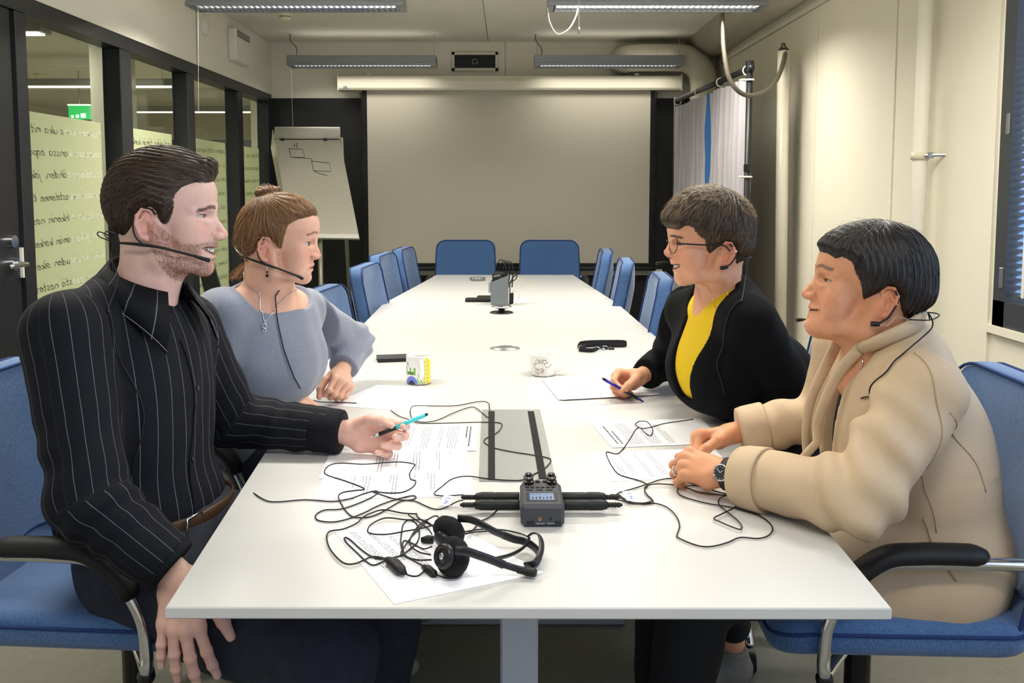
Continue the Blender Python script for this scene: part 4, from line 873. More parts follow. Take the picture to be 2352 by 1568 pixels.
for k, u in enumerate((1172, 1177)): MB().box((atY(u, 690, y0+.02)[0]-.006, y0+.01+k*.01, TZ+.001), (atY(u, 690, y0+.02)[0]+.006, y0+.03+k*.01, TZ+.06), .002).build('connector', 'black_plastic', cw)
a, b = atZ(1068, 694), atZ(1130, 691); rm = thing('remote_control', 'black remote control left of the grey tower', 'remote', ((a[0]+b[0])/2, a[1]+.05, TZ))
MB().box((a[0], a[1], TZ+.0005), (b[0]-.004, a[1]+.05, TZ+.02), .005).build('case', 'black_plastic', rm)
for i in range(8): MB().box((a[0]+.01+i*.013, a[1]+.008, TZ+.02), (a[0]+.019+i*.013, a[1]+.016, TZ+.0215)).build('button', 'dark_plastic', rm)
o = MB().box((a[0]+.06, a[1]+.055, TZ+.0005), (b[0]+.0, a[1]+.13, TZ+.022), .006).build('black_box', 'black_plastic'); tag(o, 'flat black box lying behind the remote control', 'box')
sheet([(1172, 688), (1205, 684), (1214, 694), (1172, 697)], 'small printed note right of the grey tower', [(.2, .1, .8), (.4, .1, .9), (.6, .1, .7)], 0, 31, grp=None)
o = MB().lathe([(.046, 0), (.05, .001), (.052, .02), (.050, .02), (.048, .003), (0, .003)], atZ(1097, 644), 32).build('glass_dish', 'clear_glass', smooth=True); tag(o, 'small clear glass dish left of the tower at the far end', 'dish')
o = MB().tube(spline([atZ(1175, 640, TZ+.004), atZ(1195, 640, TZ+.003), atZ(1212, 645, TZ+.003), atZ(1226, 653, TZ+.003)], 6), .003, 6).build('white_cable', 'cream_plastic', smooth=True); tag(o, 'cream coloured cable lying right of the tower', 'cable')
o = MB().tube(spline([atY(1176, 668, y0+.03), atY(1192, 672, y0), atY(1188, 690, y0), atZ(1175, 700, TZ+.004), atZ(1160, 704, TZ+.01)], 8), .002, 6).build('white_cable', 'cream_plastic', smooth=True); tag(o, 'thin pale cable beside the foot of the tower', 'cable')
p = atZ(1152, 718); t = thing('desk_speaker', 'raised silver round cap on a black base on the table', 'desk cap', p)
MB().lathe([(.056, 0), (.056, .004), (.05, .006), (.02, .007), (.016, .009), (.016, .028), (0, .028)], p, 32).build('base', 'black_plastic', t, True)
MB().lathe([(.014, .018), (.04, .026), (.050, .029), (.050, .032), (.044, .036), (0, .037)], p, 32).build('cap', 'silver', t, True)
# ================================================================ SCULPTING TOOLKIT: smooth distance fields -> one closed skin
f32 = np.float32
def smin(a, b, k):
    if k <= 0: return np.minimum(a, b)
    h = np.clip(.5+.5*(b-a)/k, 0, 1); return b+(a-b)*h-k*h*(1-h)
def smax(a, b, k): return -smin(-a, -b, k)
def cap(P, a, b, ra, rb):
    a = np.asarray(a, f32); b = np.asarray(b, f32); ba = b-a; pa = P-a
    t = np.clip(pa @ ba/(ba @ ba+1e-12), 0, 1); return np.sqrt(((pa-t[:, None]*ba)**2).sum(1))-(ra+(rb-ra)*t)
def ell(P, c, r, R=None):
    q = P-np.asarray(c, f32)
    if R is not None: q = q @ R.astype(f32)
    r = np.asarray(r, f32); k0 = np.sqrt(((q/r)**2).sum(1)); k1 = np.sqrt(((q/(r*r))**2).sum(1))
    return k0*(k0-1)/(k1+1e-9)
def chain(P, pts, rad, k=.004):
    d = None
    for i in range(len(pts)-1):
        e = cap(P, pts[i], pts[i+1], rad[i], rad[i+1]); d = e if d is None else smin(d, e, k)
    return d
def rot(yaw=0, pitch=0, roll=0):
    """columns = local x (forward), y (left), z (up) in world; pitch > 0 lifts the face, roll > 0 tips towards the right side"""
    M = Matrix.Rotation(math.radians(yaw), 3, 'Z') @ Matrix.Rotation(math.radians(-pitch), 3, 'Y') @ Matrix.Rotation(math.radians(roll), 3, 'X')
    return np.array(M)
def basis(fwd, up):
    f = A(*fwd)/np.linalg.norm(fwd); u = A(*up); u = u-f*np.dot(u, f); u /= np.linalg.norm(u); return np.stack([f, np.cross(u, f), u], 1)
_K = rng.normal(size=(24, 3)); _PH = rng.uniform(0, 6.28, 24)
def nz(P, freq, seed=0, n=5):
    """cheap smooth noise, about -1..1"""
    s = 0
    for i in range(n):
        k = _K[(i+seed*5) % 24]; s = s+np.sin((P @ (k/np.linalg.norm(k)*freq*(1+.35*i)).astype(f32))+_PH[(i*3+seed*7) % 24]+1.5*np.sin(P @ (_K[(i+seed*5+7) % 24]*freq*.35).astype(f32)))
    return s/n*1.4
def sstep(a, b, x): t = np.clip((x-a)/(b-a), 0, 1); return t*t*(3-2*t)
def mesh_sdf(fn, lo, hi, h, margin=1.0, B=4):
    """surface nets over a sparsely evaluated grid"""
    lo = A(*lo); hi = A(*hi); nb = np.ceil((hi-lo)/(h*B)).astype(int)
    g = np.stack(np.meshgrid(*[np.arange(n) for n in nb], indexing='ij'), -1).reshape(-1, 3)
    ctr = (lo+(g+.5)*B*h).astype(f32); dc = fn(ctr)
    act = np.abs(dc) < B*h*.87*margin+h
    N = nb*B+1; D = np.repeat(np.repeat(np.repeat(dc.reshape(nb), B, 0), B, 1), B, 2)
    D = np.pad(D, ((0, 1),)*3, mode='edge').astype(f32)
    loc = np.stack(np.meshgrid(*[np.arange(B+1)]*3, indexing='ij'), -1).reshape(-1, 3)
    ga = g[act]; need = np.zeros(N, bool)
    for l in loc: q = ga*B+l; need[q[:, 0], q[:, 1], q[:, 2]] = True
    idx = np.argwhere(need)
    for s in range(0, len(idx), 150000):
        q = idx[s:s+150000]; D[q[:, 0], q[:, 1], q[:, 2]] = fn((lo+q*h).astype(f32))
    S = D < 0
    c = sum(S[i:N[0]-1+i, j:N[1]-1+j, k:N[2]-1+k].astype(np.int8) for i in (0, 1) for j in (0, 1) for k in (0, 1))
    cells = np.argwhere((c > 0) & (c < 8)); cid = -np.ones(N-1, np.int64); cid[cells[:, 0], cells[:, 1], cells[:, 2]] = np.arange(len(cells))
    acc = np.zeros((len(cells), 3)); cnt = np.zeros(len(cells))
    for ax in range(3):
        o1, o2 = [a for a in range(3) if a != ax]
        for i in (0, 1):
            for j in (0, 1):
                p = cells.copy(); p[:, o1] += i; p[:, o2] += j; q = p.copy(); q[:, ax] += 1
                d0 = D[p[:, 0], p[:, 1], p[:, 2]]; d1 = D[q[:, 0], q[:, 1], q[:, 2]]; m = (d0 < 0) != (d1 < 0)
                t = np.where(m, d0/np.where(m, d0-d1, 1), 0); pt = (p-cells).astype(float); pt[:, ax] += t
                acc[m] += pt[m]; cnt[m] += 1
    V = lo+(cells+acc/cnt[:, None])*h; F = []
    for ax in range(3):
        o1, o2 = (ax+1) % 3, (ax+2) % 3
        sl0 = [slice(None)]*3; sl1 = [slice(None)]*3; sl0[ax] = slice(0, -1); sl1[ax] = slice(1, None)
        A0, A1 = S[tuple(sl0)], S[tuple(sl1)]
        e = np.argwhere(A0 != A1)
        ok = (e[:, o1] > 0) & (e[:, o2] > 0) & (e[:, o1] < N[o1]-1) & (e[:, o2] < N[o2]-1); e = e[ok]
        inside0 = A0[e[:, 0], e[:, 1], e[:, 2]]
        def cc(a, b):
            q = e.copy(); q[:, o1] -= a; q[:, o2] -= b; return cid[q[:, 0], q[:, 1], q[:, 2]]
        q = np.stack([cc(1, 1), cc(0, 1), cc(0, 0), cc(1, 0)], 1); q[~inside0] = q[~inside0][:, ::-1]; F.append(q)
    F = np.concatenate(F); F = F[(F >= 0).all(1)]
    return V, F
def gradn(fn, P, e=.001):
    P = P.astype(f32); E = np.eye(3, dtype=f32)*e
    g = np.stack([fn(P+E[i])-fn(P-E[i]) for i in range(3)], 1); return g/(np.linalg.norm(g, axis=1)[:, None]+1e-9)
def poly_sd(x, z, poly):
    """signed distance to a polygon in the side view (positive inside)"""
    p = np.array(poly, float); q = np.roll(p, -1, 0); d = np.full(x.shape, 1e9); ins = np.zeros(x.shape, bool)
    for (ax, az), (bx, bz) in zip(p, q):
        ex, ez = bx-ax, bz-az; t = np.clip(((x-ax)*ex+(z-az)*ez)/(ex*ex+ez*ez+1e-12), 0, 1)
        d = np.minimum(d, np.hypot(x-ax-t*ex, z-az-t*ez))
        c = ((az > z) != (bz > z)) & (x < (bx-ax)*(z-az)/(bz-az+1e-12)+ax); ins ^= c
    return np.where(ins, d, -d)
def idw(x, z, pts, p=2.5):
    """values spread over the side view from control points (x, z, value...)"""
    pts = np.array(pts, float); w = 1/((x[:, None]-pts[:, 0])**2+(z[:, None]-pts[:, 1])**2+1e-5)**(p/2)
    return (w @ pts[:, 2:])/w.sum(1)[:, None]
# ---------------------------------------------------------------- hands
FL = [(.044, .027, .022), (.048, .031, .023), (.044, .029, .023), (.035, .022, .020)]
def hand_fn(o, R, side, curl, spread=(6, 1, -4, -10), thumb=((50, -20), (25, -15), (10, -10)), s=1., arm=None, ra=.028):
    """o wrist, R columns = forward, thumb side, back of hand; curl: 4 x 3 joint angles (deg) towards the palm; thumb: 3 x (outward deg, palmward deg)
    arm: point up the forearm so that wrist and forearm continue the hand"""
    o = A(*o); T = lambda p: o+R @ (A(*p)*s)
    mc = [(.088, .029, .0), (.092, .009, .003), (.087, -.011, .001), (.079, -.029, -.004)]
    fingers = []
    for i in range(4):
        p = A(*mc[i]); pts = [T(p)]; ang = 0; sp = math.radians(spread[i])
        for j in range(3):
            ang += math.radians(curl[i][j]); L = FL[i][j]
            p = p+L*A(math.cos(ang)*math.cos(sp), math.sin(sp)*math.cos(ang), -math.sin(ang)); pts.append(T(p))
        r0 = [.0098, .0102, .0098, .0086][i]*s; fingers.append((pts, [r0*1.02, r0*.95, r0*.86, r0*.70]))
    p = A(.022, .020, -.010); tp = [T(p)]
    for (a, b), L in zip(thumb, (.046, .034, .028)):
        a, b = math.radians(a), math.radians(b); p = p+L*A(math.cos(a)*math.cos(b), math.sin(a)*math.cos(b), math.sin(b)); tp.append(T(p))
    fingers.append((tp, [.0150*s, .0125*s, .0112*s, .0085*s]))
    M = [T(m) for m in mc]; wr = T((0, 0, 0)); palm = []
    for i, m in enumerate(M): palm.append((T((.008, (.014, .005, -.006, -.014)[i], -.004)), T((mc[i][0], mc[i][1], mc[i][2]-.004)), .0165*s, .0125*s))
    heel = (T((.030, -.022, -.012)), .0175*s); then = (T((.038, .020, -.014)), .0185*s)
    tips = [(f[0][-1], f[0][-2]) for f in fingers]
    bb = np.array([q for f in fingers for q in f[0]]+[wr]+([A(*arm)] if arm is not None else []))
    def fn(P):
        d = None
        for a, b, r1, r2 in palm: e = cap(P, a, b, r1, r2); d = e if d is None else smin(d, e, .010)
        for c, r in (heel, then): d = smin(d, np.sqrt(((P-c.astype(f32))**2).sum(1))-r, .014)
        if arm is not None: d = smin(d, cap(P, T((.012, 0, -.002)), arm, .0235*s, ra), .012)
        fd = None
        for k, (pts, rad) in enumerate(fingers):
            e = chain(P, pts, rad, .003)
            for q, r in zip(pts[1:3], rad[1:3]): e = smin(e, np.sqrt(((P-q.astype(f32))**2).sum(1))-r*1.07, .003)
            fd = e if fd is None else smin(fd, e, .0012)
        return smin(d, fd, .009)
    Bk = R[:, 2]
    def nail(V):
        w = np.zeros(len(V))
        for k, (pts, rad) in enumerate(fingers):
            a, b = pts[-2], pts[-1]; ax = (b-a)/np.linalg.norm(b-a)
            prev = (pts[-2]-pts[-3]); up = Bk-ax*np.dot(Bk, ax) if k == 4 else np.cross(ax, R[:, 1])*-1
            up = up-ax*np.dot(up, ax); up /= np.linalg.norm(up)+1e-9
            if np.dot(up, Bk) < -.9: up = -up
            q = V-(b+ax*.001); al = q @ ax; lat = np.linalg.norm(q-np.outer(al, ax)-np.outer(q @ up, up), axis=1)
            w = np.maximum(w, ((al > -.010*s) & (al < .006*s) & (lat < .0048*s) & (q @ up > rad[-1]*.45)).astype(float))
        return w
    return fn, bb.min(0)-.03, bb.max(0)+.03, nail, fingers
# ---------------------------------------------------------------- heads
def head_fn(o, R, L, sc=1., fem=False):
    """L: side-view landmarks in mm from the ear canal (x towards the nose, z up)"""
    o = np.asarray(o, f32); Rf = R.astype(f32)
    g = {k: A(*v) for k, v in L.items() if isinstance(v, tuple)}
    wf = .94 if fem else 1.
    def loc(P): return (P-o) @ Rf/(f32(sc)*f32(.001))
    fore, brow, nas, tip, sub, ul, ll, chin, bot, eye, mc = [g[k] for k in ('fore', 'brow', 'nas', 'tip', 'sub', 'ul', 'll', 'chin', 'bot', 'eye', 'mc')]
    back, top = L['back'], L['top']; ja = g['jaw']; pt = math.radians(L.get('pitch', 0)); cp, sp_ = math.cos(pt), math.sin(pt)
    RP = np.array([[cp, 0, -sp_], [0, 1, 0], [sp_, 0, cp]])           # columns: forward/left/up of the face
    X = lambda v, y=0.: A(v[0], y, v[1])
    fd = lambda p, x=0., y=0., z=0.: A(*p)+RP @ A(x, y, z)
    op = L.get('open', 0.); sm = L.get('smile', 0.); cw = L.get('cheek', 1.); br = L.get('brow_r', 11)
    skc = A((fore[0]+back)/2-2, 0, top-80); skr = A((fore[0]-back)/2, 74*wf, 82)
    def skull(q):
        d = ell(q, skc, skr)
        d = smin(d, ell(q, fd(X(fore), -56), (56, 56*wf, 46), RP), 20)
        d = smin(d, ell(q, (back+52, 0, 22), (50, 62*wf, 48)), 20)
        return d
    def face(q, full=True):
        d = skull(q)
        ay = np.abs(q[:, 1]); qs = q.copy(); qs[:, 1] = ay           # mirror
        d = smin(d, ell(qs, fd(X(brow), -54, 0, -26), (52, 47*wf, 52), RP), 16)             # upper face
        d = smin(d, ell(qs, fd(X(sub), -46, 0, 4), (43, 35*wf, 44), RP), 18)                # maxilla
        d = smin(d, ell(qs, fd(X(eye), -27, 38*wf*cw, -22-2*sm), (22, 20*cw, 22+3*sm), RP), 18)  # cheek bone
        d = smin(d, ell(qs, fd(X(mc), -20, 36*cw, 8), (24, 19*cw, 28), RP), 22)             # cheek
        d = smin(d, chain(qs, [X(chin, 10)+A(-16, 0, 4), X((chin+ja)/2, 38*wf)+A(2, 0, 0), X(ja, 52*wf), A(2, 62*wf, -6)], [16, 15, 15*cw, 15], 10), 16)
        d = smin(d, ell(q, X((chin+ja)/2)+A(2, 0, 6), (40, 40*wf, 22)), 20)                  # floor of mouth
        d = smin(d, ell(q, fd(X(chin), -17), (17, 21, 17), RP), 12)
        d = smin(d, ell(q, X(bot)+A(0, 0, 12), (13, 18, 12)), 10)
        if L.get('jowl'): d = smin(d, chain(q, [X(bot)+A(-14, 0, 6), X(L['jowl'])], [16, 20], 8), 16)
        d = smin(d, ell(q, fd(X((ul+ll)/2), -29), (26, 25, 27), RP), 14)                     # muzzle
        d = smin(d, chain(qs, [fd(X(brow), -br, 0, -1), fd(X(brow), -br-3, 15, 1), fd(X(brow), -br-13, 31*wf, 1), fd(X(brow), -br-27, 44*wf, -3)], [br, br-.5, br-2, br-2.5], 6), 8)
        # eye socket, lids
        d = smax(d, -ell(qs, fd(X(eye), 9.5, 32*wf, 0), (11., 16, 9.5), RP), 7)
        lid = ell(qs, fd(X(eye), -12.3, 32*wf, 0), (13.6, 14.2, 13.2), RP)
        d = smin(d, lid, 3)
        sl = ell(qs, fd(X(eye), -6, 32*wf, L.get('slit', 0.)), (16, 15.5, L.get('eyeopen', 4.2)), RP)
        d = smax(d, -sl, .8)
        d = smin(d, chain(qs, [fd(X(eye), -1, 21*wf, -11), fd(X(eye), 0, 32*wf, -13), fd(X(eye), -8, 43*wf, -10)], [2.5, 3.2, 2], 3), 6)   # bag under the eye
        # nose
        n1 = nas*.45+tip*.55
        d = smin(d, chain(q, [X(nas)+A(-8, 0, 3), X(n1)+A(-7.5, 0, 0), X(tip)+A(-9.5, 0, 0)], [8.5, 7.6, 9.6], 5), 7)
        d = smin(d, ell(qs, X(tip)+A(-17, 10.5, -3.5), (11, 7.5, 8)), 5)
        d = smin(d, ell(q, X((tip+sub)/2)+A(-6, 0, 0), (9, 6, 6)), 4)
        d = smax(d, -ell(qs, X((tip*.55+sub*.45))+A(-6, 6.2, -5.5), (6, 3.2, 4.2)), 2)
        d = smax(d, -chain(qs, [X(tip)+A(-26, 18, 2), X(tip)+A(-24, 17.5, -8)], [1.6, 1.8]), 4)          # crease of the nostril wing
        if full:
            d = smax(d, -chain(qs, FOLD, [1.0, 2.0, 1.4, .8], 2), 5.)
            d = smin(d, chain(qs, LU, RU, 3), 3.); d = smin(d, chain(qs, LW, RW, 3), 3.)
            d = smax(d, -chain(qs, MO, RM, 2), 1.4)
        d = smax(d, -ell(q, fd(X((ll+chin)/2), 8, 0, 0), (8, 17, 5), RP), 6)                 # hollow above the chin
        # ears
        e0 = fd(A(L.get('earx', -8), 72*wf, L.get('earz', 2))); ER = RP @ np.array(Matrix.Rotation(math.radians(-14), 3, 'Z') @ Matrix.Rotation(math.radians(9), 3, 'Y'))
        d = smin(d, ell(qs, e0+A(0, -3, 0), (15, 4.6, 27), ER), 3)
        E = lambda x, z, y=0: e0+ER @ A(x, y, z)
        d = smin(d, chain(qs, [E(10, 8, 0), E(12, 20, 1), E(4, 29, 3), E(-8, 27, 4), E(-15.5, 14, 5), E(-15, -2, 5), E(-9, -15, 4), E(-2, -24, 2), E(6, -27, 1), E(9, -19, 0)], [2.6, 3, 3.5, 3.7, 3.7, 3.5, 3.3, 5, 4.6, 3], 2), 2.2)
        d = smin(d, chain(qs, [E(-2, 18, 3), E(-8, 6, 4), E(-6, -8, 4), E(0, -15, 3)], [2.4, 2.8, 2.8, 2.4], 2), 2)
        d = smax(d, -ell(qs, E(1, -2, 5), (7.5, 7, 10), ER), 3)
        d = smax(d, -ell(qs, E(-5, 21, 6), (5, 3, 6), ER), 2)
        d = smin(d, ell(qs, E(10, -3, 2), (4, 4, 6), ER), 2)
        return d
    # lips, mouth line and smile fold lie on the face surface
    FOLD = LU = LW = MO = RU = RW = RM = None
    xs_ = np.arange(175, 0, -1.)
    def surf(y, z):
        q = np.stack([xs_, np.full(len(xs_), y), np.full(len(xs_), z)], 1).astype(f32); dd = face(q, False); i = np.argmax(dd < 0); return xs_[i]+dd[i-1]*0
    cy = 24+6*sm; yy = np.array([0, .25, .5, .75, 1.])*cy; u = (yy/cy)
    zu = ul[1]+(mc[1]-ul[1])*u**1.7; zl = ll[1]+3+(mc[1]-ll[1]-3)*u**1.9; zm = (ul[1]+ll[1])/2+(mc[1]-(ul[1]+ll[1])/2)*u**1.7
    RU = list(np.interp(u, [0, .5, 1], [5.2, 4.4, 1.6])); RW = list(np.interp(u, [0, .5, 1], [6.0, 5.0, 1.6])); RM = [max(op, 1.5)*(1-(.85 if op > 0 else .45)*t**2.2)+.25 for t in u]
    su = surf(0, ul[1]); sl_ = surf(0, ll[1])
    LU = [A(surf(y, z)+(ul[0]-su)*(1-t)-r+1.6*(1-t)+.4, y, z) for y, z, r, t in zip(yy, zu, RU, u)]
    LW = [A(surf(y, z)+(ll[0]-sl_)*(1-t)-r+1.6*(1-t)+.4, y, z) for y, z, r, t in zip(yy, zl, RW, u)]
    MO = [A((a[0]+b[0])/2+(ra+rb)/2*.85, y, z) for a, b, ra, rb, y, z in zip(LU, LW, RU, RW, yy, zm)]
    FOLD = [A(surf(y, z)+1.0, y, z) for y, z in ((19, tip[1]-3), (27, (sub[1]+ul[1])/2), (cy+8, mc[1]+3), (cy+9, mc[1]-9))]
    F = lambda P: face(loc(P).astype(f32))*f32(sc*.001)
    F.lips = (LU, RU, LW, RW, MO, RM)
    SK = lambda P: skull(loc(P).astype(f32))*f32(sc*.001)
    W = lambda p: o+Rf @ (np.asarray(p, f32)*f32(sc*.001))
    F.loc = loc; F.W = W; F.g = g; F.fd = fd; F.X = X; F.RP = RP; F.wf = wf; F.sc = sc; F.R = R; F.L = L
    return F, SK
def to_arr(V, F): return np.asarray(V), np.asarray(F)
def strands(fn, roots, flow, steps, step, lift, w, seed=0, jitter=.25, taper=True, colr=None, droop=0., up=None):
    """thin hair ribbons that follow the surface of fn along the direction field flow(P, N)"""
    r = np.random.default_rng(seed); P = roots.astype(float).copy(); n = len(P); Lf = np.broadcast_to(np.asarray(lift, float), (n,))
    pts = []; nrm = []; jd = r.normal(size=(n, 3))*jitter
    for k in range(steps+1):
        N = gradn(fn, P); d = fn(P.astype(f32)); tgt = Lf*(.25+.75*k/steps) if up is None else Lf*(k/steps)*up
        P = P-N*(d-tgt)[:, None]*(1. if k else .9)
        pts.append(P.copy()); nrm.append(N)
        D = flow(P, N)+jd*(.35+.65*k/steps); D = D-N*(D*N).sum(1)[:, None]; D /= np.linalg.norm(D, axis=1)[:, None]+1e-9
        P = P+D*step*(np.ones(n) if np.isscalar(step) else step)[:, None] if not np.isscalar(step) else P+D*step
        if droop: P[:, 2] -= droop
    pts = np.stack(pts, 1); nrm = np.stack(nrm, 1); T = np.gradient(pts, axis=1); S = np.cross(T, nrm); S /= np.linalg.norm(S, axis=2)[..., None]+1e-9
    prof = np.interp(np.linspace(0, 1, steps+1), [0, .15, .6, 1], [.6, 1, .9, .15]) if taper else np.ones(steps+1)
    ww = w*(r.uniform(.6, 1.3, n))[:, None, None]*prof[None, :, None]/2
    V = np.stack([pts+S*ww, pts+nrm*ww*.8, pts-S*ww], 2).reshape(-1, 3); m = steps+1
    i = np.arange(n)[:, None, None]*m*3+np.arange(steps)[None, :, None]*3
    F = np.concatenate([np.stack([i, i+1, i+4, i+3], -1).reshape(-1, 4), np.stack([i+1, i+2, i+5, i+4], -1).reshape(-1, 4)])
    c = None
    if colr is not None: c = np.repeat(colr(r, n, pts[:, 0]), m*3, 0)
    return V, F, c
def join(parts):
    Vs, Fs, Cs, o = [], [], [], 0
    for V, F, C in parts:
        Vs.append(V); Fs.append(np.asarray(F)+o); Cs.append(np.broadcast_to(np.asarray(C, float), (len(V), 3))); o += len(V)
    return np.concatenate(Vs), np.concatenate(Fs), np.concatenate(Cs)
# ================================================================ PEOPLE
mat('skin', (255, 255, 255), .48, attr='Col', var=.05, vscale=90, bump=.12, bscale=900, spec=.4, sss=.12)
mat('eye', (255, 255, 255), .08, attr='Col'); mat('teeth', (236, 230, 214), .25); mat('hair', (255, 255, 255), .42, attr='Col', spec=.6)
mat('jeans', (36, 40, 54), .85, var=.25, vscale=40, bump=.3, bscale=600); mat('trousers_black', (22, 23, 28), .85, var=.1); mat('sock_grey', (150, 148, 140), .9, bump=.5, bscale=500)
mat('belt_brown', (74, 50, 34), .45, var=.1, vscale=60); mat('shoe_grey', (120, 118, 112), .7, var=.12, vscale=50); mat('shoe_dark', (28, 28, 30), .6)
def skin_cols(rgb): return A(*lin(rgb))
def paint_face(F, V, base, lip, red, rf=1.):
    q = F.loc(V.astype(f32)).astype(float); g = F.g; X = F.X; n = len(V); c = np.tile(base, (n, 1)); ay = np.abs(q[:, 1]); qs = q.copy(); qs[:, 1] = ay; qf = qs.astype(f32)
    def mixin(w, col): nonlocal c; c = c*(1-w[:, None])+np.asarray(col)[None]*w[:, None]
    ch = F.fd(X(g['eye']), -6, 38*F.wf, -28); mixin(.40*rf*np.exp(-(np.linalg.norm(qs-ch, axis=1)/20)**2), red)
    mixin(.5*rf*np.exp(-(np.linalg.norm(q-(X(g['tip'])+A(-10, 0, -2)), axis=1)/14)**2), red)
    mixin(.45*rf*sstep(64, 72, ay)*(np.abs(q[:, 0]+8) < 26)*(np.abs(q[:, 2]) < 40), red)
    mixin(.25*rf*np.exp(-(np.linalg.norm(q-(X(g['chin'])+A(-8, 0, 0)), axis=1)/16)**2), red)
    LU, RU, LW, RW, MO, RM = F.lips
    dl = np.minimum(chain(qf, [p+A(0, 0, -.8) for p in LU], RU, 2), chain(qf, [p+A(0, 0, .6) for p in LW], RW, 2)); mixin(.8*(1-sstep(-.4, 1.2, dl)), lip)
    dm = chain(qf, [p+A(-5, 0, 0) for p in MO], [r+(2.2 if F.L.get('open', 0) > 0 else 3.4) for r in RM], 2); mixin((1-sstep(-.6, 1.2, dm)), lip*.2)
    for k in (-1, 1): mixin((1-sstep(2., 4.5, np.abs(q[:, 2]-(X(g['tip']*.55+g['sub']*.45)[2]-6)))) * (1-sstep(3, 5, np.linalg.norm(qs[:, :2]-(X(g['tip']*.55+g['sub']*.45)+A(-6, 6, 0))[:2], axis=1))), base*.25); break
    e = F.fd(X(g['eye']), -12.3, 32*F.wf, 0); de = np.abs(np.linalg.norm(qs-e, axis=1)-13.5)
    zr = (qs-e) @ F.RP[:, 2]; mixin(.35*(de < 3)*np.exp(-((zr-F.L.get('eyeopen', 4))/2.2)**2), base*.35)
    mixin(.16*np.exp(-(np.linalg.norm(qs-F.fd(X(g['eye']), 0, 32*F.wf, -12), axis=1)/9)**2), base*A(.75, .6, .62))
    return c
def head_mesh(F, neck_pts, neck_r, extra=None, h=.0019, zmin=None):
    """head with its neck down to the shoulders in one skin"""
    fn0 = lambda P: smin(F(P), chain(P, neck_pts, neck_r, .02), .022)
    fn = fn0 if extra is None else (lambda P: smin(fn0(P), extra(P), .03))
    o = F.W((0, 0, 0)).astype(float); lo = np.minimum(o-.16, np.min(neck_pts, 0)-.05); hi = o+A(.17, .17, .19)
    hi = np.maximum(hi, np.max(neck_pts, 0)+.05); lo[2] = (np.min(neck_pts, 0)[2]-.02) if zmin is None else zmin
    V, Q = mesh_sdf(fn, lo, hi, h); return fn, V, Q
def eyeballs(F, parent, gaze=(1, 0, 0), iris=(90, 110, 120), r=12.1):
    g = F.g; d = A(*gaze)/np.linalg.norm(gaze); d = F.RP @ d
    for s in (-1, 1):
        c = F.fd(F.X(g['eye']), -12.3, 0, 0)+A(0, s*32*F.wf, 0); m = MB().sphere((0, 0, 0), 1., 24); U = np.array(m.V); cs = U @ d
        col = np.where((cs > .972)[:, None], A(.005, .005, .006), np.where((cs > .865)[:, None], A(*lin(iris))*(.6+.4*np.clip((cs-.88)/.05, 0, 1))[:, None], A(*lin((206, 194, 186)))))
        V = np.array([F.W(c+u*r) for u in U]); finish('eye', V, m.F, 'eye', parent, True, cols=col)
def teeth(F, parent, z0=1.5, n=10, size=4.2):
    MO = F.lips[4]; m = MB(); P = spline([p*A(1, -1, 1) for p in MO[:0:-1]]+MO, 8); idx = np.linspace(3, len(P)-4, n).astype(int)
    for i in idx: m.sphere(P[i]+A(-4.2-abs(P[i][1])*.05, 0, z0), (2.4, 2.6, size), 6)
    V = np.array([F.W(v) for v in m.V]); return finish('teeth', V, m.F, 'teeth', parent, True)
def lashes(F, parent, col=(40, 28, 24), r=.0007):
    e = F.L.get('eyeopen', 4); z0 = F.L.get('slit', 0.)
    for s in (-1, 1):
        c = F.fd(F.X(F.g['eye']), -12.3, 0, 0)+A(0, s*32*F.wf, 0)
        for sg, rr in ((1, r), (-1, r*.45)):
            P = []
            for ph in np.radians(np.linspace(-48, 62, 14)):
                k = 1-((13.2*math.cos(ph)-6.3)/16)**2-((13.2*math.sin(ph))/15.5)**2; z = z0+sg*e*math.sqrt(max(k, .01)); P.append(F.W(c+F.RP @ A(13.2*math.cos(ph), s*13.2*math.sin(ph), z)))
            V, Q = to_arr(P, [0]); m = MB().tube(P, np.interp(np.linspace(0, 1, 14), [0, .4, .85, 1], [.5, 1, 1, .3])*rr, 6)
            finish('eyelashes', m.V, m.F, 'hair', parent, True, cols=np.tile(A(*lin(col)), (len(m.V), 1)))
def hair_mesh(F, SK, poly, thick, h=.0025, soft=16., grain=None, cut=-1.8, ylim=None, extra=None):
    """hair cap: the skull swollen by a thickness map inside the side-view hairline polygon (mm)"""
    tp = np.array(thick, float)
    def fn(P):
        q = F.loc(P).astype(float); sd = poly_sd(q[:, 0], q[:, 2], poly)
        if ylim is not None: sd = np.minimum(sd, ylim(q))
        th = idw(q[:, 0], q[:, 2], tp)[:, 0]*sstep(-2., soft, sd)+cut*(1-sstep(-4, 3, sd))+np.minimum(sd, 0)*.6
        if grain is not None: th = th+grain(q)*sstep(2, 14, sd)
        d = SK(P)-th*F.sc*.001
        if extra is not None: d = smin(d, extra(q)*F.sc*.001, .006)
        return d.astype(f32)
    o = F.W((0, 0, 0)).astype(float); V, Q = mesh_sdf(fn, o-.17*A(1, 1, .75), o+.17*A(1, 1, 1.2), h, margin=1.35); return fn, V, Q
def flow_map(F, ctrl):
    """direction field from side-view control points (x, z, dx, dz, dy outward)"""
    tp = np.array(ctrl, float)
    def fl(P, N):
        q = F.loc(P.astype(f32)).astype(float); d = idw(q[:, 0], q[:, 2], tp); s = np.sign(q[:, 1])
        v = np.stack([d[:, 0], d[:, 2]*s, d[:, 1]], 1); return v @ F.R.T
    return fl
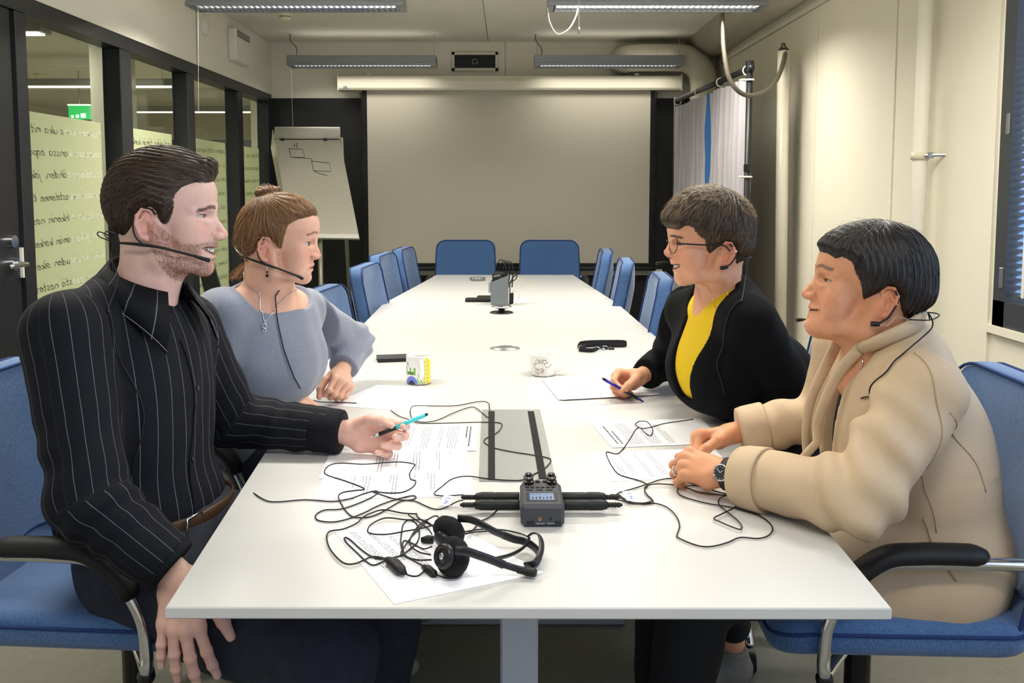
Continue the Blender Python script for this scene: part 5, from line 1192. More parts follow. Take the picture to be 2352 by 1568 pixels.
def hair_colours(dark, light, top=0.):
    dk, lt = A(*lin(dark)), A(*lin(light))
    def f(r, n, P):
        t = np.clip(r.normal(.35, .28, n), 0, 1)[:, None]; return dk*(1-t)+lt*t
    return f
def limb_skin(pts, rad, h=.006):
    P = np.array([p for p in pts]); V, Q = mesh_sdf(lambda X: chain(X, pts, rad, .02), P.min(0)-max(rad)-.02, P.max(0)+max(rad)+.02, h); return V, Q
def cloth(name, fn, pts, m, parent, h=.005, pad=.16, cols=None, zlo=None, zhi=None, smooth=True):
    P = np.array(pts); lo, hi = P.min(0)-pad, P.max(0)+pad
    if zlo is not None: lo[2] = zlo
    if zhi is not None: hi[2] = zhi
    V, Q = mesh_sdf(fn, lo, hi, h, margin=1.2); return finish(name, V, Q, m, parent, smooth, cols=None if cols is None else cols(V))
def arm_folds(P, a, b, c, amp=.006, fq=150.):
    """creases gathered around the elbow b of an arm a-b-c"""
    b = A(*b); r = np.linalg.norm(P-b.astype(f32), axis=1); d1 = (A(*a)-b)/np.linalg.norm(A(*a)-b); d2 = (A(*c)-b)/np.linalg.norm(A(*c)-b)
    ax = (d1-d2); ax /= np.linalg.norm(ax)+1e-9; s = (P-b.astype(f32)) @ ax.astype(f32)
    return amp*np.exp(-(r/.13)**2)*np.sin(s*fq*.8+4.5*nz(P, 13, 2))
def tube_along(name, pts, r, m, parent, n=8, k=8): return MB().tube(spline(pts, n), r, k).build(name, m, parent, True)
def person(label, body): tag(body, label, 'person'); return body
def at_surface(fn, p, d, off=0.):
    """march from p along d to the surface of fn"""
    p = A(*p); d = A(*d)/np.linalg.norm(d)
    for _ in range(60):
        v = float(fn(p[None].astype(f32))[0])-off
        p = p+d*v*.7
        if abs(v) < 1e-4: break
    return p
def drape(fn, pts, off=.002, it=6):
    """pull a polyline onto the surface of fn"""
    P = np.array(pts, float)
    for _ in range(it):
        N = gradn(fn, P); P = P-N*(fn(P.astype(f32))-off)[:, None]
    return P
# ---------------------------------------------------------------- the man in the striped shirt
def build_man():
    o = CAMP+ray(368, 512)*1.661; R = rot(7)
    L = dict(fore=(104, 56), brow=(108, 29), nas=(103, 11), tip=(127, -23), sub=(107, -36), ul=(104, -45), ll=(96, -66), chin=(93, -86), bot=(83, -102), eye=(90, 15), mc=(77, -46), jaw=(10, -64), back=-88, top=133, open=6.5, smile=1., eyeopen=3.2, slit=-.4, earz=0, brow_r=11)
    F, SK = head_fn(o, R, L)
    shR = atY(150, 768, 1.50); shL = atY(425, 752, 1.82); nb = (shR+shL)/2+A(.02, 0, .075)
    npts = [F.W((-18, 0, -25)).astype(float), F.W((-14, 0, -80)).astype(float), nb+A(.01, 0, .0), nb+A(.01, 0, -.08)]
    fn, V, Q = head_mesh(F, npts, [.056, .056, .058, .05])
    base, lip, red = skin_cols((222, 182, 168)), skin_cols((196, 120, 116)), skin_cols((216, 140, 126))
    C = paint_face(F, V, base, lip, red)
    # short beard tint
    q = F.loc(V.astype(f32)).astype(float); ay = np.abs(q[:, 1])
    BE = [(8, 10), (30, -18), (55, -34), (76, -36), (110, -34), (112, -48), (84, -50), (86, -66), (112, -66), (112, -112), (30, -112), (-4, -40), (-2, 0)]
    bd = poly_sd(q[:, 0], q[:, 2], BE); bd = np.minimum(bd, 14)
    wb = sstep(-3, 9, bd)*(np.clip(.62+.25*nz(V.astype(f32)*1, 160, 1), .2, .9))*(q[:, 2] < 12); C = C*(1-.55*wb[:, None])+skin_cols((150, 98, 72))*.55*wb[:, None]
    # hands
    wL = A(-.362, 1.90, .780); RL = basis(A(1, -.05, -.10), A(.02, 1., -.22)); RL = np.stack([RL[:, 0], np.cross(RL[:, 2], RL[:, 0]), RL[:, 2]], 1)
    RL[:, 1] = np.cross(RL[:, 0], RL[:, 2])*1. if np.cross(RL[:, 0], RL[:, 2])[2] > 0 else -np.cross(RL[:, 0], RL[:, 2])
    elL = A(-.635, 1.935, .80)
    hL, l0, l1, nL, fgL = hand_fn(wL, RL, 1, [(34, 42, 22), (42, 50, 28), (50, 55, 30), (54, 52, 28)], (3, 0, -4, -9), ((28, -44), (0, -34), (-16, -22)), 1.03, wL+(elL-wL)*.45, .036)
    wR = A(-.562, 1.412, .676); fw = A(.07, -.22, -1.); bk = A(.05, -.95, .28); RR = basis(fw, bk); RR = np.stack([RR[:, 0], np.cross(RR[:, 0], RR[:, 2]), RR[:, 2]], 1)
    if RR[0, 1] < 0: RR[:, 1] *= -1
    elR = A(-.715, 1.42, .80)
    hR, r0, r1, nR, fgR = hand_fn(wR, RR, -1, [(8, 10, 6), (12, 10, 6), (12, 10, 6), (10, 8, 5)], (15, 5, -3, -9), ((38, -6), (30, -4), (24, -4)), 1.02, wR+(elR-wR)*.45, .036)
    VL, QL = mesh_sdf(hL, l0, l1, .0016); VR, QR = mesh_sdf(hR, r0, r1, .0016)
    hc = base*A(1.0, .93, .9)
    def hcol(V, n): w = n(V)[:, None]; return hc*(1-w*.5)+skin_cols((236, 196, 186))*w*.5
    pel = A(-.72, 1.67, .635); hipR, hipL = pel+A(.02, -.072, -.06), pel+A(.0, .09, -.03); knR, knL = A(-.33, 1.455, .50), A(-.26, 1.67, .555)
    anR, anL = A(-.36, 1.44, .10), A(-.30, 1.72, .10)
    Vb, Qb = mesh_sdf(lambda P: smin(smin(chain(P, [nb+A(0, 0, -.05), (nb+pel)/2, pel], [.05, .06, .07], .05), chain(P, [hipR, knR, anR, anR+A(.15, 0, -.05)], [.075, .05, .04, .03], .02), .04), smin(chain(P, [hipL, knL, anL, anL+A(.15, 0, -.05)], [.075, .05, .04, .03], .02), smin(chain(P, [nb, shR, elR, wR], [.03, .04, .032, .022], .02), chain(P, [nb, shL, elL, wL], [.03, .04, .032, .022], .02), .02), .03), .04), A(-1.0, 1.2, -.02), A(0, 2.1, 1.2), .012)
    Vj, Qj, Cj = join([(V, Q, C), (VL, QL, hcol(VL, nL)), (VR, QR, hcol(VR, nR)), (Vb, Qb, base)])
    B = finish('person', Vj, Qj, 'skin', None, True, cols=Cj)
    person('bearded man in a dark pinstriped shirt holding a teal pen', B)
    eyeballs(F, B, (1, .1, 0), (110, 120, 130)); teeth(F, B, 1.5, 11, 5.); lashes(F, B, (70, 48, 40), .0006)
    # hair
    HP = [(112, 88), (96, 78), (78, 80), (56, 70), (44, 54), (42, 30), (30, 4), (14, -8), (12, 24), (4, 32), (-14, 30), (-30, 14), (-36, -14), (-48, -48), (-62, -50), (-80, -30), (-130, 40), (-100, 160), (40, 190), (140, 150), (140, 92)]
    TH = [(100, 92, 15), (108, 100, 17), (80, 110, 18), (40, 128, 16), (0, 136, 13), (-50, 120, 13), (-88, 60, 12), (-80, 10, 9), (-60, -30, 7), (20, 60, 6), (-20, 60, 8), (40, 90, 9), (0, 30, 5)]
    gr = lambda q: 1.3*np.sin(q[:, 2]*.55+q[:, 0]*.10+2*np.sin(q[:, 0]*.05)+q[:, 1]*.3)
    qf = lambda q: ell(q.astype(f32), (80, -4, 104), (33, 46, 17), rot(0, 28, 0)*A(1, 1, 1))+1.2*np.sin(q[:, 2]*.6+q[:, 0]*.12+q[:, 1]*.25)
    hf, hv, hq = hair_mesh(F, SK, HP, TH, grain=gr, extra=qf)
    fl = flow_map(F, [(100, 95, -1, .6, 0), (105, 75, -.8, 1, .2), (70, 115, -1, .15, 0), (20, 130, -1, 0, 0), (-40, 125, -.9, -.4, 0), (-80, 80, -.5, -1, 0), (-80, 20, .05, -1, 0), (-60, -30, .2, -1, 0), (50, 70, -1, .25, 0), (20, 70, -1, -.05, 0), (-20, 60, -.8, -.6, 0), (30, 35, -.5, -.9, 0), (-30, 20, -.3, -1, 0)])
    hcq = F.loc(hv.astype(f32)); rt = hv[rng.choice(len(hv), 6500)]
    sv, sq, scol = strands(hf, rt, fl, 9, .0062, .0022, .0011, 3, .12, colr=hair_colours((24, 17, 13), (96, 68, 48)))
    # sideburn strands, beard and brows
    bi = np.where((bd > 1) & (q[:, 2] < 10) & (rng.uniform(size=len(V)) < .5))[0]; bi = rng.choice(bi, 7000)
    bfl = lambda P, N: np.tile(R @ A(.35, 0, -1), (len(P), 1))+N*1.
    b2, b2q, b2c = strands(fn, V[bi], bfl, 3, .0012, .0017, .0003, 5, .6, colr=hair_colours((112, 70, 48), (166, 116, 84)), up=1.)
    ei = np.where((np.abs(q[:, 2]-(29+3*np.sin((ay-10)/22*3.1)-.05*ay)) < 3.2) & (ay > 9) & (ay < 44) & (q[:, 0] > 60))[0]; ei = rng.choice(ei, 420)
    efl = lambda P, N: (np.stack([np.full(len(P), -.5), np.sign(F.loc(P.astype(f32))[:, 1])*.9, np.full(len(P), .25)], 1)) @ R.T
    e2, e2q, e2c = strands(fn, V[ei], efl, 4, .0022, .0008, .00045, 6, .2, colr=hair_colours((96, 66, 52), (140, 104, 82)))
    HV, HQ, HC = join([(hv, hq, A(*lin((40, 29, 23)))), (sv, sq, scol)]); finish('hair', HV, HQ, 'hair', B, True, cols=HC)
    BV, BQ, BC = join([(b2, b2q, b2c)]); finish('beard', BV, BQ, 'hair', B, True, cols=BC)
    EV, EQ, EC = join([(e2, e2q, e2c)]); finish('eyebrows', EV, EQ, 'hair', B, True, cols=EC)
    # shirt
    TR = rot(-16); fwd, lat = TR[:, 0], TR[:, 1]; ch = (shR+shL)/2+A(.01, 0, -.10); be = A(-.745, 1.655, .76)
    def torso(P):
        d = ell(P, ch, (.120, .178, .19), TR); d = smin(d, ell(P, be, (.125, .165, .20), TR), .09)
        d = smin(d, ell(P, pel+A(0, 0, .06), (.128, .168, .10), TR), .06)
        return smin(d, chain(P, [shR, nb+A(-.03, 0, -.02), shL], [.064, .062, .064], .03), .05)
    cufL = wL+(elL-wL)*.10; cufR = wR+(elR-wR)*.14
    def arms(P):
        dl = chain(P, [shL, elL, cufL], [.072, .060, .049], .03); dr = chain(P, [shR, elR+A(-.0, 0, 0), cufR], [.074, .062, .052], .03)
        return dl, dr
    def plane_cut(P, p, n): return (P-np.asarray(p, f32)) @ np.asarray(n/np.linalg.norm(n), f32)
    def shirt(P):
        t = torso(P); dl, dr = arms(P)
        dl = dl+arm_folds(P, shL, elL, wL, .0055, 130)+.0028*nz(P, 60, 1)*sstep(-.6, -.45, P[:, 0]); dr = dr+arm_folds(P, shR, elR, wR, .0045, 120)
        dl = smax(dl, plane_cut(P, cufL, cufL-elL), .004); dr = smax(dr, plane_cut(P, cufR, cufR-elR), .004)
        t = t+.0045*nz(P, 16, 3)+.003*nz(P*np.asarray((1, 1, .45), f32), 42, 4)
        d = smin(smin(t, dl, .028), dr, .028)
        d = smax(d, -(P[:, 2]-(.675+.012*np.sin(P[:, 0]*30))), .006)                     # hem
        d = smax(d, -chain(P, [nb+A(.01, 0, .07), nb+A(.02, 0, -.005)], [.066, .05]), .008)       # neck opening
        w = cap(P, nb+fwd*.09+A(0, 0, .05), nb+fwd*.13+A(0, 0, -.075), .045, .008); return smax(d, -w, .006)
    def scol_(V):
        P = V.astype(f32); t = torso(P); dl, dr = arms(P); w = np.argmin(np.stack([t-.004, dl, dr]), 0)
        a = np.arctan2((V-be) @ lat, (V-be) @ fwd+.12)*.20
        def around(p, q, r, up):
            ax = (q-p)/np.linalg.norm(q-p); u = A(*up)-ax*np.dot(up, ax); u /= np.linalg.norm(u); v = np.cross(ax, u); return np.arctan2((V-p) @ v, (V-p) @ u)*r
        mL, mR = around(elL, wL, .062, (0, .6, 1)), around(shR, elR, .068, (0, 1, 0))
        uL = around(shL, elL, .068, (0, 1, 0)); fR = around(elR, wR, .06, (0, 1, .3))
        sL = np.where((V-elL) @ (wL-shL) > .0, mL, uL); sR = np.where((V-elR) @ (wR-shR) > 0, fR, mR)
        su = np.where(w == 0, a, np.where(w == 1, sL, sR)); return np.stack([su*10+.5, np.zeros(len(V)), np.zeros(len(V))], 1)
    # pinstripe cloth: narrow pale lines every 26 mm of the stored stripe coordinate
    m = mat('pinstripe', (14, 16, 23), .8, sheen=.0, spec=.25, bump=.25, bscale=500); nt = m.node_tree; bs = nt.nodes['Principled BSDF']
    at = nt.nodes.new('ShaderNodeAttribute'); at.attribute_name = 'Col'; sx = nt.nodes.new('ShaderNodeSeparateColor'); nt.links.new(at.outputs['Color'], sx.inputs[0])
    def mth(op, a, b=None):
        n = nt.nodes.new('ShaderNodeMath'); n.operation = op
        for i, x in enumerate((a, b)):
            if x is None: continue
            if isinstance(x, (int, float)): n.inputs[i].default_value = x
            else: nt.links.new(x, n.inputs[i])
        return n.outputs[0]
    md = mth('ABSOLUTE', mth('SUBTRACT', mth('FRACT', mth('MULTIPLY', sx.outputs[0], 1/.26)), .5)); ln = mth('LESS_THAN', md, .019)
    mx = nt.nodes.new('ShaderNodeMix'); mx.data_type = 'RGBA'; nt.links.new(ln, mx.inputs[0]); mx.inputs[6].default_value = (*lin((14, 16, 23)), 1); mx.inputs[7].default_value = (*lin((104, 108, 124)), 1); nt.links.new(mx.outputs[2], bs.inputs['Base Color'])
    ob = cloth('shirt', shirt, [shR, shL, elL, wL, elR, wR, pel], 'pinstripe', B, .0042, .13, scol_, .60, 1.25)
    # cuffs
    for cf, el in ((cufL, elL), (cufR, elR)):
        ax = (el-cf)/np.linalg.norm(el-cf); MB().lathe([(.047, -.012), (.049, -.010), (.0505, .0), (.0515, .05), (.050, .054)], cf, 36, ax).build('cuff', 'pinstripe', ob, True)
    # collar: two wings around the neck
    nk = nb+A(.008, 0, .0)
    def cp(a, r, z): t = math.radians(a); return nk+fwd*(r*math.cos(t)*1.02+.012)+lat*(r*math.sin(t))+A(0, 0, z+.018*math.cos(t)*-1+.004)
    for s in (-1, 1):
        top_, low = [], []
        for a in np.linspace(180, 24, 16):
            k = (180-a)/156; top_.append(cp(s*a, .071, .050-.030*k)); low.append(cp(s*(a+16*k**3), .090+.034*k**2, .004-.075*k**4-.022*k))
        top_, low = np.array(top_), np.array(low); m_ = (top_*.45+low*.55)+(low-top_)[:, [0, 1, 2]]*0; n_ = len(top_)
        out = (top_-nk); out[:, 2] = 0; out /= np.linalg.norm(out, axis=1)[:, None]; rows = [top_-out*.004+A(0, 0, -.03), top_, m_+out*.010, low, low-out*.004+A(0, 0, .002), m_+out*.005, top_-out*.004+A(0, 0, -.004)]
        Vc = np.concatenate(rows); Fc = [(r*n_+i, r*n_+i+1, (r+1)*n_+i+1, (r+1)*n_+i) for r in range(len(rows)-1) for i in range(n_-1)]
        su = np.tile(np.linspace(0, 1.3, n_), len(rows)); finish('collar', Vc, Fc, 'pinstripe', ob, True, cols=np.stack([su, su*0, su*0], 1)); MB().tube(low*.94+top_*.06+out*.0035, .0006, 5).build('collar_stitch', 'print_grey', ob, True)
    # button placket and buttons
    pl = drape(shirt, [nk+fwd*.12+A(0, 0, -.08-.45*t)+lat*(-.012+.012*math.sin(t*6)) for t in np.linspace(0, 1, 14)], .0012); MB().tube(pl, .0022, 6).build('placket', 'pinstripe', ob, True)
    for k in (3, 7, 10):
        p = pl[k]+lat*.012; p = drape(shirt, [p], .001)[0]; nrm_ = gradn(shirt, p[None])[0]; MB().lathe([(.005, 0), (.005, .0016), (.0035, .002), (0, .0012)], p, 14, nrm_).build('button', 'dark_plastic', ob, True)
    # trousers, belt
    def pants(P):
        d = ell(P, pel+A(.02, 0, -.01), (.148, .175, .13), TR)
        for hp_, kn, an in ((hipR, knR, anR), (hipL, knL, anL)): d = smin(d, chain(P, [hp_, kn, an], [.10, .094, .07], .035), .05)
        d = d+.004*nz(P, 22, 6)+.003*nz(P, 60, 8); return smax(d, P[:, 2]-.712, .01)
    tr = cloth('trousers', pants, [pel, knR, knL, anR, anL], 'jeans', B, .006, .14, None, .04)
    bl = MB(); ring = []
    for a in np.linspace(0, 2*math.pi, 40, endpoint=False): ring.append(pel+fwd*(.135*math.cos(a)+.01)+lat*.172*math.sin(a)+A(0, 0, .063))
    ring = drape(pants, ring, .003, 3); ring[:, 2] = pel[2]+.05+.01*np.cos(np.linspace(0, 2*math.pi, 40, endpoint=False)); bt = MB().tube(ring, .017, 8, closed=True, flat=(.25, 1.)).build('belt', 'belt_brown', B, True)
    p = ring[38]+fwd*.004; MB().tube([p+lat*.022+A(0, 0, .018), p-lat*.022+A(0, 0, .018), p-lat*.022-A(0, 0, .018), p+lat*.022-A(0, 0, .018)], .0026, 8, closed=True).build('buckle', 'silver', bt, True)
    for an, kn in ((anR, knR), (anL, knL)):
        sh = lambda P: smax(smin(ell(P, an+A(.06, 0, -.055), (.14, .048, .05)), cap(P, an, an+A(0, 0, -.05), .048, .05), .03), .006-P[:, 2], .008); cloth('shoe', sh, [an, an+A(.1, 0, -.08)], 'shoe_dark', B, .006, .12, None, -.01)
    return dict(F=F, fn=fn, B=B, hand=(wL, RL, fgL), shirt=shirt, nk=nk, fwd=fwd, lat=lat, R=R, hair=hf)
MAN = build_man()
# ---------------------------------------------------------------- shared pieces for the three women
def brow_hair(F, fn, V, arch, cols, n=420, w=.0007, seed=6, z0=0, th=2.4):
    q = F.loc(V.astype(f32)).astype(float); ay = np.abs(q[:, 1]); b = F.g['brow']
    zz = b[1]+z0+arch*np.sin(np.clip((ay-8)/34, 0, 1)*3.1)-.06*ay
    ei = np.where((np.abs(q[:, 2]-zz) < th) & (ay > 9) & (ay < 44) & (q[:, 0] > b[0]-48))[0]; ei = rng.choice(ei, n)
    efl = lambda P, N: (np.stack([np.full(len(P), -.5), np.sign(F.loc(P.astype(f32))[:, 1])*.9, np.full(len(P), .2)], 1)) @ F.R.T
    return strands(fn, V[ei], efl, 4, .0020, .0010, w, seed, .2, colr=hair_colours(*cols))
def assemble(label, head, hands, base, extra):
    parts = [head]+[(v, q, c) for v, q, c in hands]+[(v, q, base) for v, q in extra]
    V, Q, C = join(parts); B = finish('person', V, Q, 'skin', None, True, cols=C); return person(label, B)
def hand_mesh(hf, base, h=.0017):
    fn, lo, hi, nail, fg = hf; V, Q = mesh_sdf(fn, lo, hi, h); w = nail(V)[:, None]; return V, Q, base*(1-w*.5)+base*A(1.15, 1.0, 1.)*w*.5
def hframe(fwd, back, thumb):
    f = A(*fwd)/np.linalg.norm(fwd); b = A(*back)-f*np.dot(back, f); b /= np.linalg.norm(b); y = np.cross(b, f)
    if np.dot(y, thumb) < 0: y = -y
    return np.stack([f, y, b], 1)
def pcut(P, p, n): n = A(*n)/np.linalg.norm(n); return (P-np.asarray(p, f32)) @ n.astype(f32)
def legs_skin(pel, sets, nb): return mesh_sdf(lambda P: smin(chain(P, [nb, (nb+pel)/2, pel], [.04, .05, .06], .05), smin(chain(P, sets[0], [.06, .045, .035], .02), chain(P, sets[1], [.06, .045, .035], .02), .02), .04), np.min([nb, pel, *sets[0], *sets[1]], 0)-.14, np.max([nb, pel, *sets[0], *sets[1]], 0)+.14, .012)
def headset(label, pts, r, m='rubber_black'): pass
# ---------------------------------------------------------------- the woman in the grey sweater
mat('sweater', (124, 130, 146), .95, sheen=.4, var=.10, vscale=160, bump=.5, bscale=450)
def build_sweater_woman():
    o = CAMP+ray(624.3, 570.7)*2.155; R = rot(8)
    L = dict(fore=(116, 60), brow=(112, 35), nas=(108, 11), tip=(122, -17.7), sub=(104, -28.5), ul=(103, -41), ll=(96.5, -58), chin=(91, -73), bot=(82, -88), eye=(95, 13.5), mc=(77, -49), jaw=(10, -56), back=-74, top=128, open=1.8, smile=.4, eyeopen=5.4, slit=.3, brow_r=9, cheek=1.02)
    F, SK = head_fn(o, R, L, fem=True)
    shR, shL = atY(508, 722, 2.06), atY(700, 712, 2.33); nb = (shR+shL)/2+A(.015, 0, .06)
    npts = [F.W((-18, 0, -25)).astype(float), F.W((-16, 0, -75)).astype(float), nb+A(0, 0, .01), nb+A(.01, 0, -.06)]
    TR = rot(-30); fwd, lat = TR[:, 0], TR[:, 1]; ch = (shR+shL)/2+A(.0, 0, -.10); be = A(-.74, 2.36, .74)
    pel = A(-.80, 2.40, .60)
    def tor(P):
        d = ell(P, ch, (.115, .165, .17), TR); d = smin(d, ell(P, ch+fwd*.035+A(0, 0, -.04), (.085, .14, .09), TR), .05)
        return smin(d, chain(P, [shR, nb+A(-.02, 0, -.035), shL], [.058, .06, .058], .03), .05)
    ext = lambda P: tor(P)+.009
    fn, V, Q = head_mesh(F, npts, [.049, .048, .054, .05], ext, zmin=nb[2]-.12)
    base, lip, red = skin_cols((220, 172, 148)), skin_cols((196, 112, 104)), skin_cols((218, 132, 112))
    C = paint_face(F, V, base, lip, red, 1.1)
    elL, wL = A(-.468, 2.585, .865), A(-.482, 2.43, .805); elR, wR = A(-.735, 2.03, .82), A(-.62, 2.17, .792)
    hL = hand_fn(wL, hframe((.15, -.75, -.28), (-.1, .25, .95), (1, 0, 0.2)) if False else hframe((.25, -.9, -.12), (.45, .3, .85), (-.8, -.1, .6)), 1, [(55, 70, 30), (62, 75, 30), (66, 75, 30), (66, 70, 30)], (2, 0, -2, -4), ((35, -30), (5, -45), (-10, -35)), .92, wL+(elL-wL)*.5, .028)
    hR = hand_fn(wR, hframe((.88, .28, -.12), (-.1, -.25, .95), (-.3, .9, .1)), -1, [(35, 45, 25), (32, 40, 20), (25, 30, 20), (18, 25, 18)], (5, 1, -5, -12), ((30, -30), (10, -35), (0, -20)), .92, wR+(elR-wR)*.5, .028)
    k1, k2 = A(-.38, 2.24, .56), A(-.36, 2.50, .56); a1, a2 = A(-.42, 2.22, .10), A(-.40, 2.52, .1)
    B = assemble('woman in a grey sweater with a hair bun and headset', (V, Q, C), [hand_mesh(hL, base), hand_mesh(hR, base)], base, [legs_skin(pel, ([pel+A(0, -.08, 0), k1, a1], [pel+A(0, .08, 0), k2, a2]), nb+A(0, 0, -.08))])
    eyeballs(F, B, (1, -.05, 0), (62, 66, 80)); teeth(F, B, 1.5, 9, 3.2); lashes(F, B, (60, 42, 36))
    HP = [(116, 82), (104, 83), (70, 76), (48, 64), (40, 40), (33, 8), (24, -2), (14, 16), (4, 30), (-10, 33), (-26, 22), (-32, -10), (-45, -36), (-58, -46), (-80, -30), (-130, 40), (-100, 165), (40, 200), (150, 140)]
    TH = [(100, 90, 8), (60, 118, 12), (0, 130, 12), (-50, 110, 11), (-76, 50, 11), (-66, 0, 9), (-50, -35, 6), (20, 60, 8), (-20, 60, 10), (30, 20, 5)]
    bun = F.W((-12, 0, 139)).astype(float)
    gr = lambda q: .9*np.sin(np.arctan2(q[:, 0]+12, q[:, 2]-139+1e-3)*46+q[:, 1]*.12)
    bq = lambda q: smin(ell(q.astype(f32), (-14, 0, 144), (25, 24, 13), rot(0, 14, 0)), ell(q.astype(f32), (10, 3, 146), (16, 12, 9), rot(0, 20, 0)), 5)+1.2*np.sin(q[:, 0]*.5+q[:, 1]*.4)
    hf, hv, hq = hair_mesh(F, SK, HP, TH, grain=gr, extra=bq)
    def fl(P, N): v = bun-P; return v/(np.linalg.norm(v, axis=1)[:, None]+1e-6)
    s1 = strands(hf, hv[rng.choice(len(hv), 5200)], fl, 8, .0060, .002, .0010, 3, .22, colr=hair_colours((74, 48, 26), (176, 128, 78)))
    qh = F.loc(hv.astype(f32)); lo_ = np.where((qh[:, 2] < 45) & (qh[:, 0] < 30))[0]
    fz = lambda P, N: N*.4+np.tile(R @ A(-.5, 0, -.8), (len(P), 1))+.5*np.sin(P*160)
    s2 = strands(hf, hv[rng.choice(lo_, 420)], fz, 8, .0062, .016, .0006, 9, .55, colr=hair_colours((120, 82, 46), (206, 156, 98)), up=1.)
    s3 = strands(hf, hv[rng.choice(len(hv), 500)], fl, 6, .005, .006, .0005, 12, .7, colr=hair_colours((140, 98, 56), (214, 166, 108)), up=1.)
    nape = np.where((qh[:, 2] < -22) & (qh[:, 0] < -36))[0]; r_ = np.random.default_rng(4); wv = []
    for i in r_.choice(nape, 45):
        p = hv[i]; d = R @ A(-.9+r_.normal()*.3, r_.normal()*.3, -.75); P = [p+d*t*.055+A(0, 0, -.012*t*t)+r_.normal(size=3)*.003 for t in np.linspace(0, 1, 6)]; wv.append(P)
    mw = MB()
    for P in wv: mw.tube(spline(P, 3), .00025, 4)
    e2 = brow_hair(F, fn, V, 5, ((146, 108, 80), (180, 140, 110)), 260, .0005, z0=3)
    WV = (np.array(mw.V), np.array([f if len(f) == 4 else f for f in mw.F if len(f) == 4]), A(*lin((170, 122, 70))))
    HV, HQ, HC = join([(hv, hq, A(*lin((104, 70, 40)))), s1, s2, s3, WV]); finish('hair', HV, HQ, 'hair', B, True, cols=HC)
    EV, EQ, EC = join([e2]); finish('eyebrows', EV, EQ, 'hair', B, True, cols=EC)
    cl = MB()
    for k in range(5): a = -.5+k*.28; cl.tube(spline([F.W((-22+k*5, -6, 150)), F.W((-20+k*5, 0, 161+2*(k % 2))), F.W((-18+k*5, 8, 152))], 4), .0022, 6)
    cl.tube([F.W((-30, 0, 140)), F.W((-8, 0, 141)), F.W((8, 0, 143))], .006, 8); cl.build('hair_clip', 'black_plastic', B, True)
    # sweater
    cufL, cufR = wL+(elL-wL)*.12, wR+(elR-wR)*.12
    def sw(P):
        d = smin(tor(P), ell(P, be, (.11, .155, .19), TR), .06); d = smin(d, ell(P, pel+A(.05, -.04, .03), (.15, .18, .12), TR), .07)
        d = d+.004*nz(P, 15, 3)+.003*nz(P*np.asarray((1, 1, .5), f32), 34, 5)
        dl = chain(P, [shL, elL, cufL], [.058, .050, .043], .03)+arm_folds(P, shL, elL, wL, .006, 120); dr = chain(P, [shR, elR, cufR], [.060, .052, .045], .03)+arm_folds(P, shR, elR, wR, .006, 120)
        dl = smax(dl, pcut(P, cufL, cufL-elL), .006); dr = smax(dr, pcut(P, cufR, cufR-elR), .006)
        d = smin(smin(d, dl, .03), dr, .03); d = smax(d, .58-P[:, 2], .01)
        nk = cap(P, nb+fwd*.035+lat*.05+A(0, 0, .02), nb+fwd*.035-lat*.05+A(0, 0, .02), .078, .078); return smax(d, -nk, .006)
    S = cloth('sweater', sw, [shR, shL, elL, wL, elR, wR, pel], 'sweater', B, .0046, .13, None, .56, 1.18)
    def pants(P):
        d = ell(P, pel+A(.02, 0, -.02), (.16, .18, .12))
        for h, k, a in ((pel+A(0, -.08, 0), k1, a1), (pel+A(0, .08, 0), k2, a2)): d = smin(d, chain(P, [h, k, a+A(0, 0, .02)], [.09, .068, .055], .035), .05)
        return d+.004*nz(P, 22, 6)
    cloth('trousers', pants, [pel, k1, k2, a1, a2], 'jeans', B, .007, .13, None, .07)
    for a in (a1, a2):
        sk = lambda P: smax(smin(ell(P, a+A(.065, 0, -.06), (.115, .042, .040)), cap(P, a+A(0, 0, .03), a+A(.0, 0, -.05), .04, .042), .03), .006-P[:, 2], .008); cloth('sock', sk, [a, a+A(.1, 0, -.08)], 'sock_grey', B, .005, .12, None, -.01)
    # necklace, earring
    ns = lambda P: np.minimum(sw(P), fn(P))
    q0, q1, q2 = atY(565, 622, 2.14), atY(629, 735, 2.05), atY(648, 668, 2.2)
    P1 = drape(ns, [q0*(1-t)+q1*t for t in np.linspace(0, 1, 16)], .0015); P2 = drape(ns, [q1*(1-t)+q2*t for t in np.linspace(0, 1, 12)], .0015)
    nk_ = MB().tube(np.concatenate([P1, P2[1:]]), .0011, 6).build('necklace', 'silver', B, True)
    for dz in (.008, .019): MB().torus(P1[-1]+A(.001, -.004, -dz), .0052 if dz < .01 else .0038, .0016, (-.3, 1, .1), 16, 6).build('pendant', 'silver', nk_, True)
    le = F.W((-2, -76, -30)).astype(float); er = MB().cyl(le, le+A(0, 0, -.022), .0006, n=6).build('earring', 'silver', B)
    for dz, r in ((.022, .0028), (.031, .0042)): MB().sphere(le+A(0, -.001, -dz), r, 8).build('bead', 'black_plastic', er, True)
    return dict(F=F, fn=fn, B=B, hand=(wR, hR), sw=sw, fwd=fwd, nb=nb, ns=ns)
W2 = build_sweater_woman()
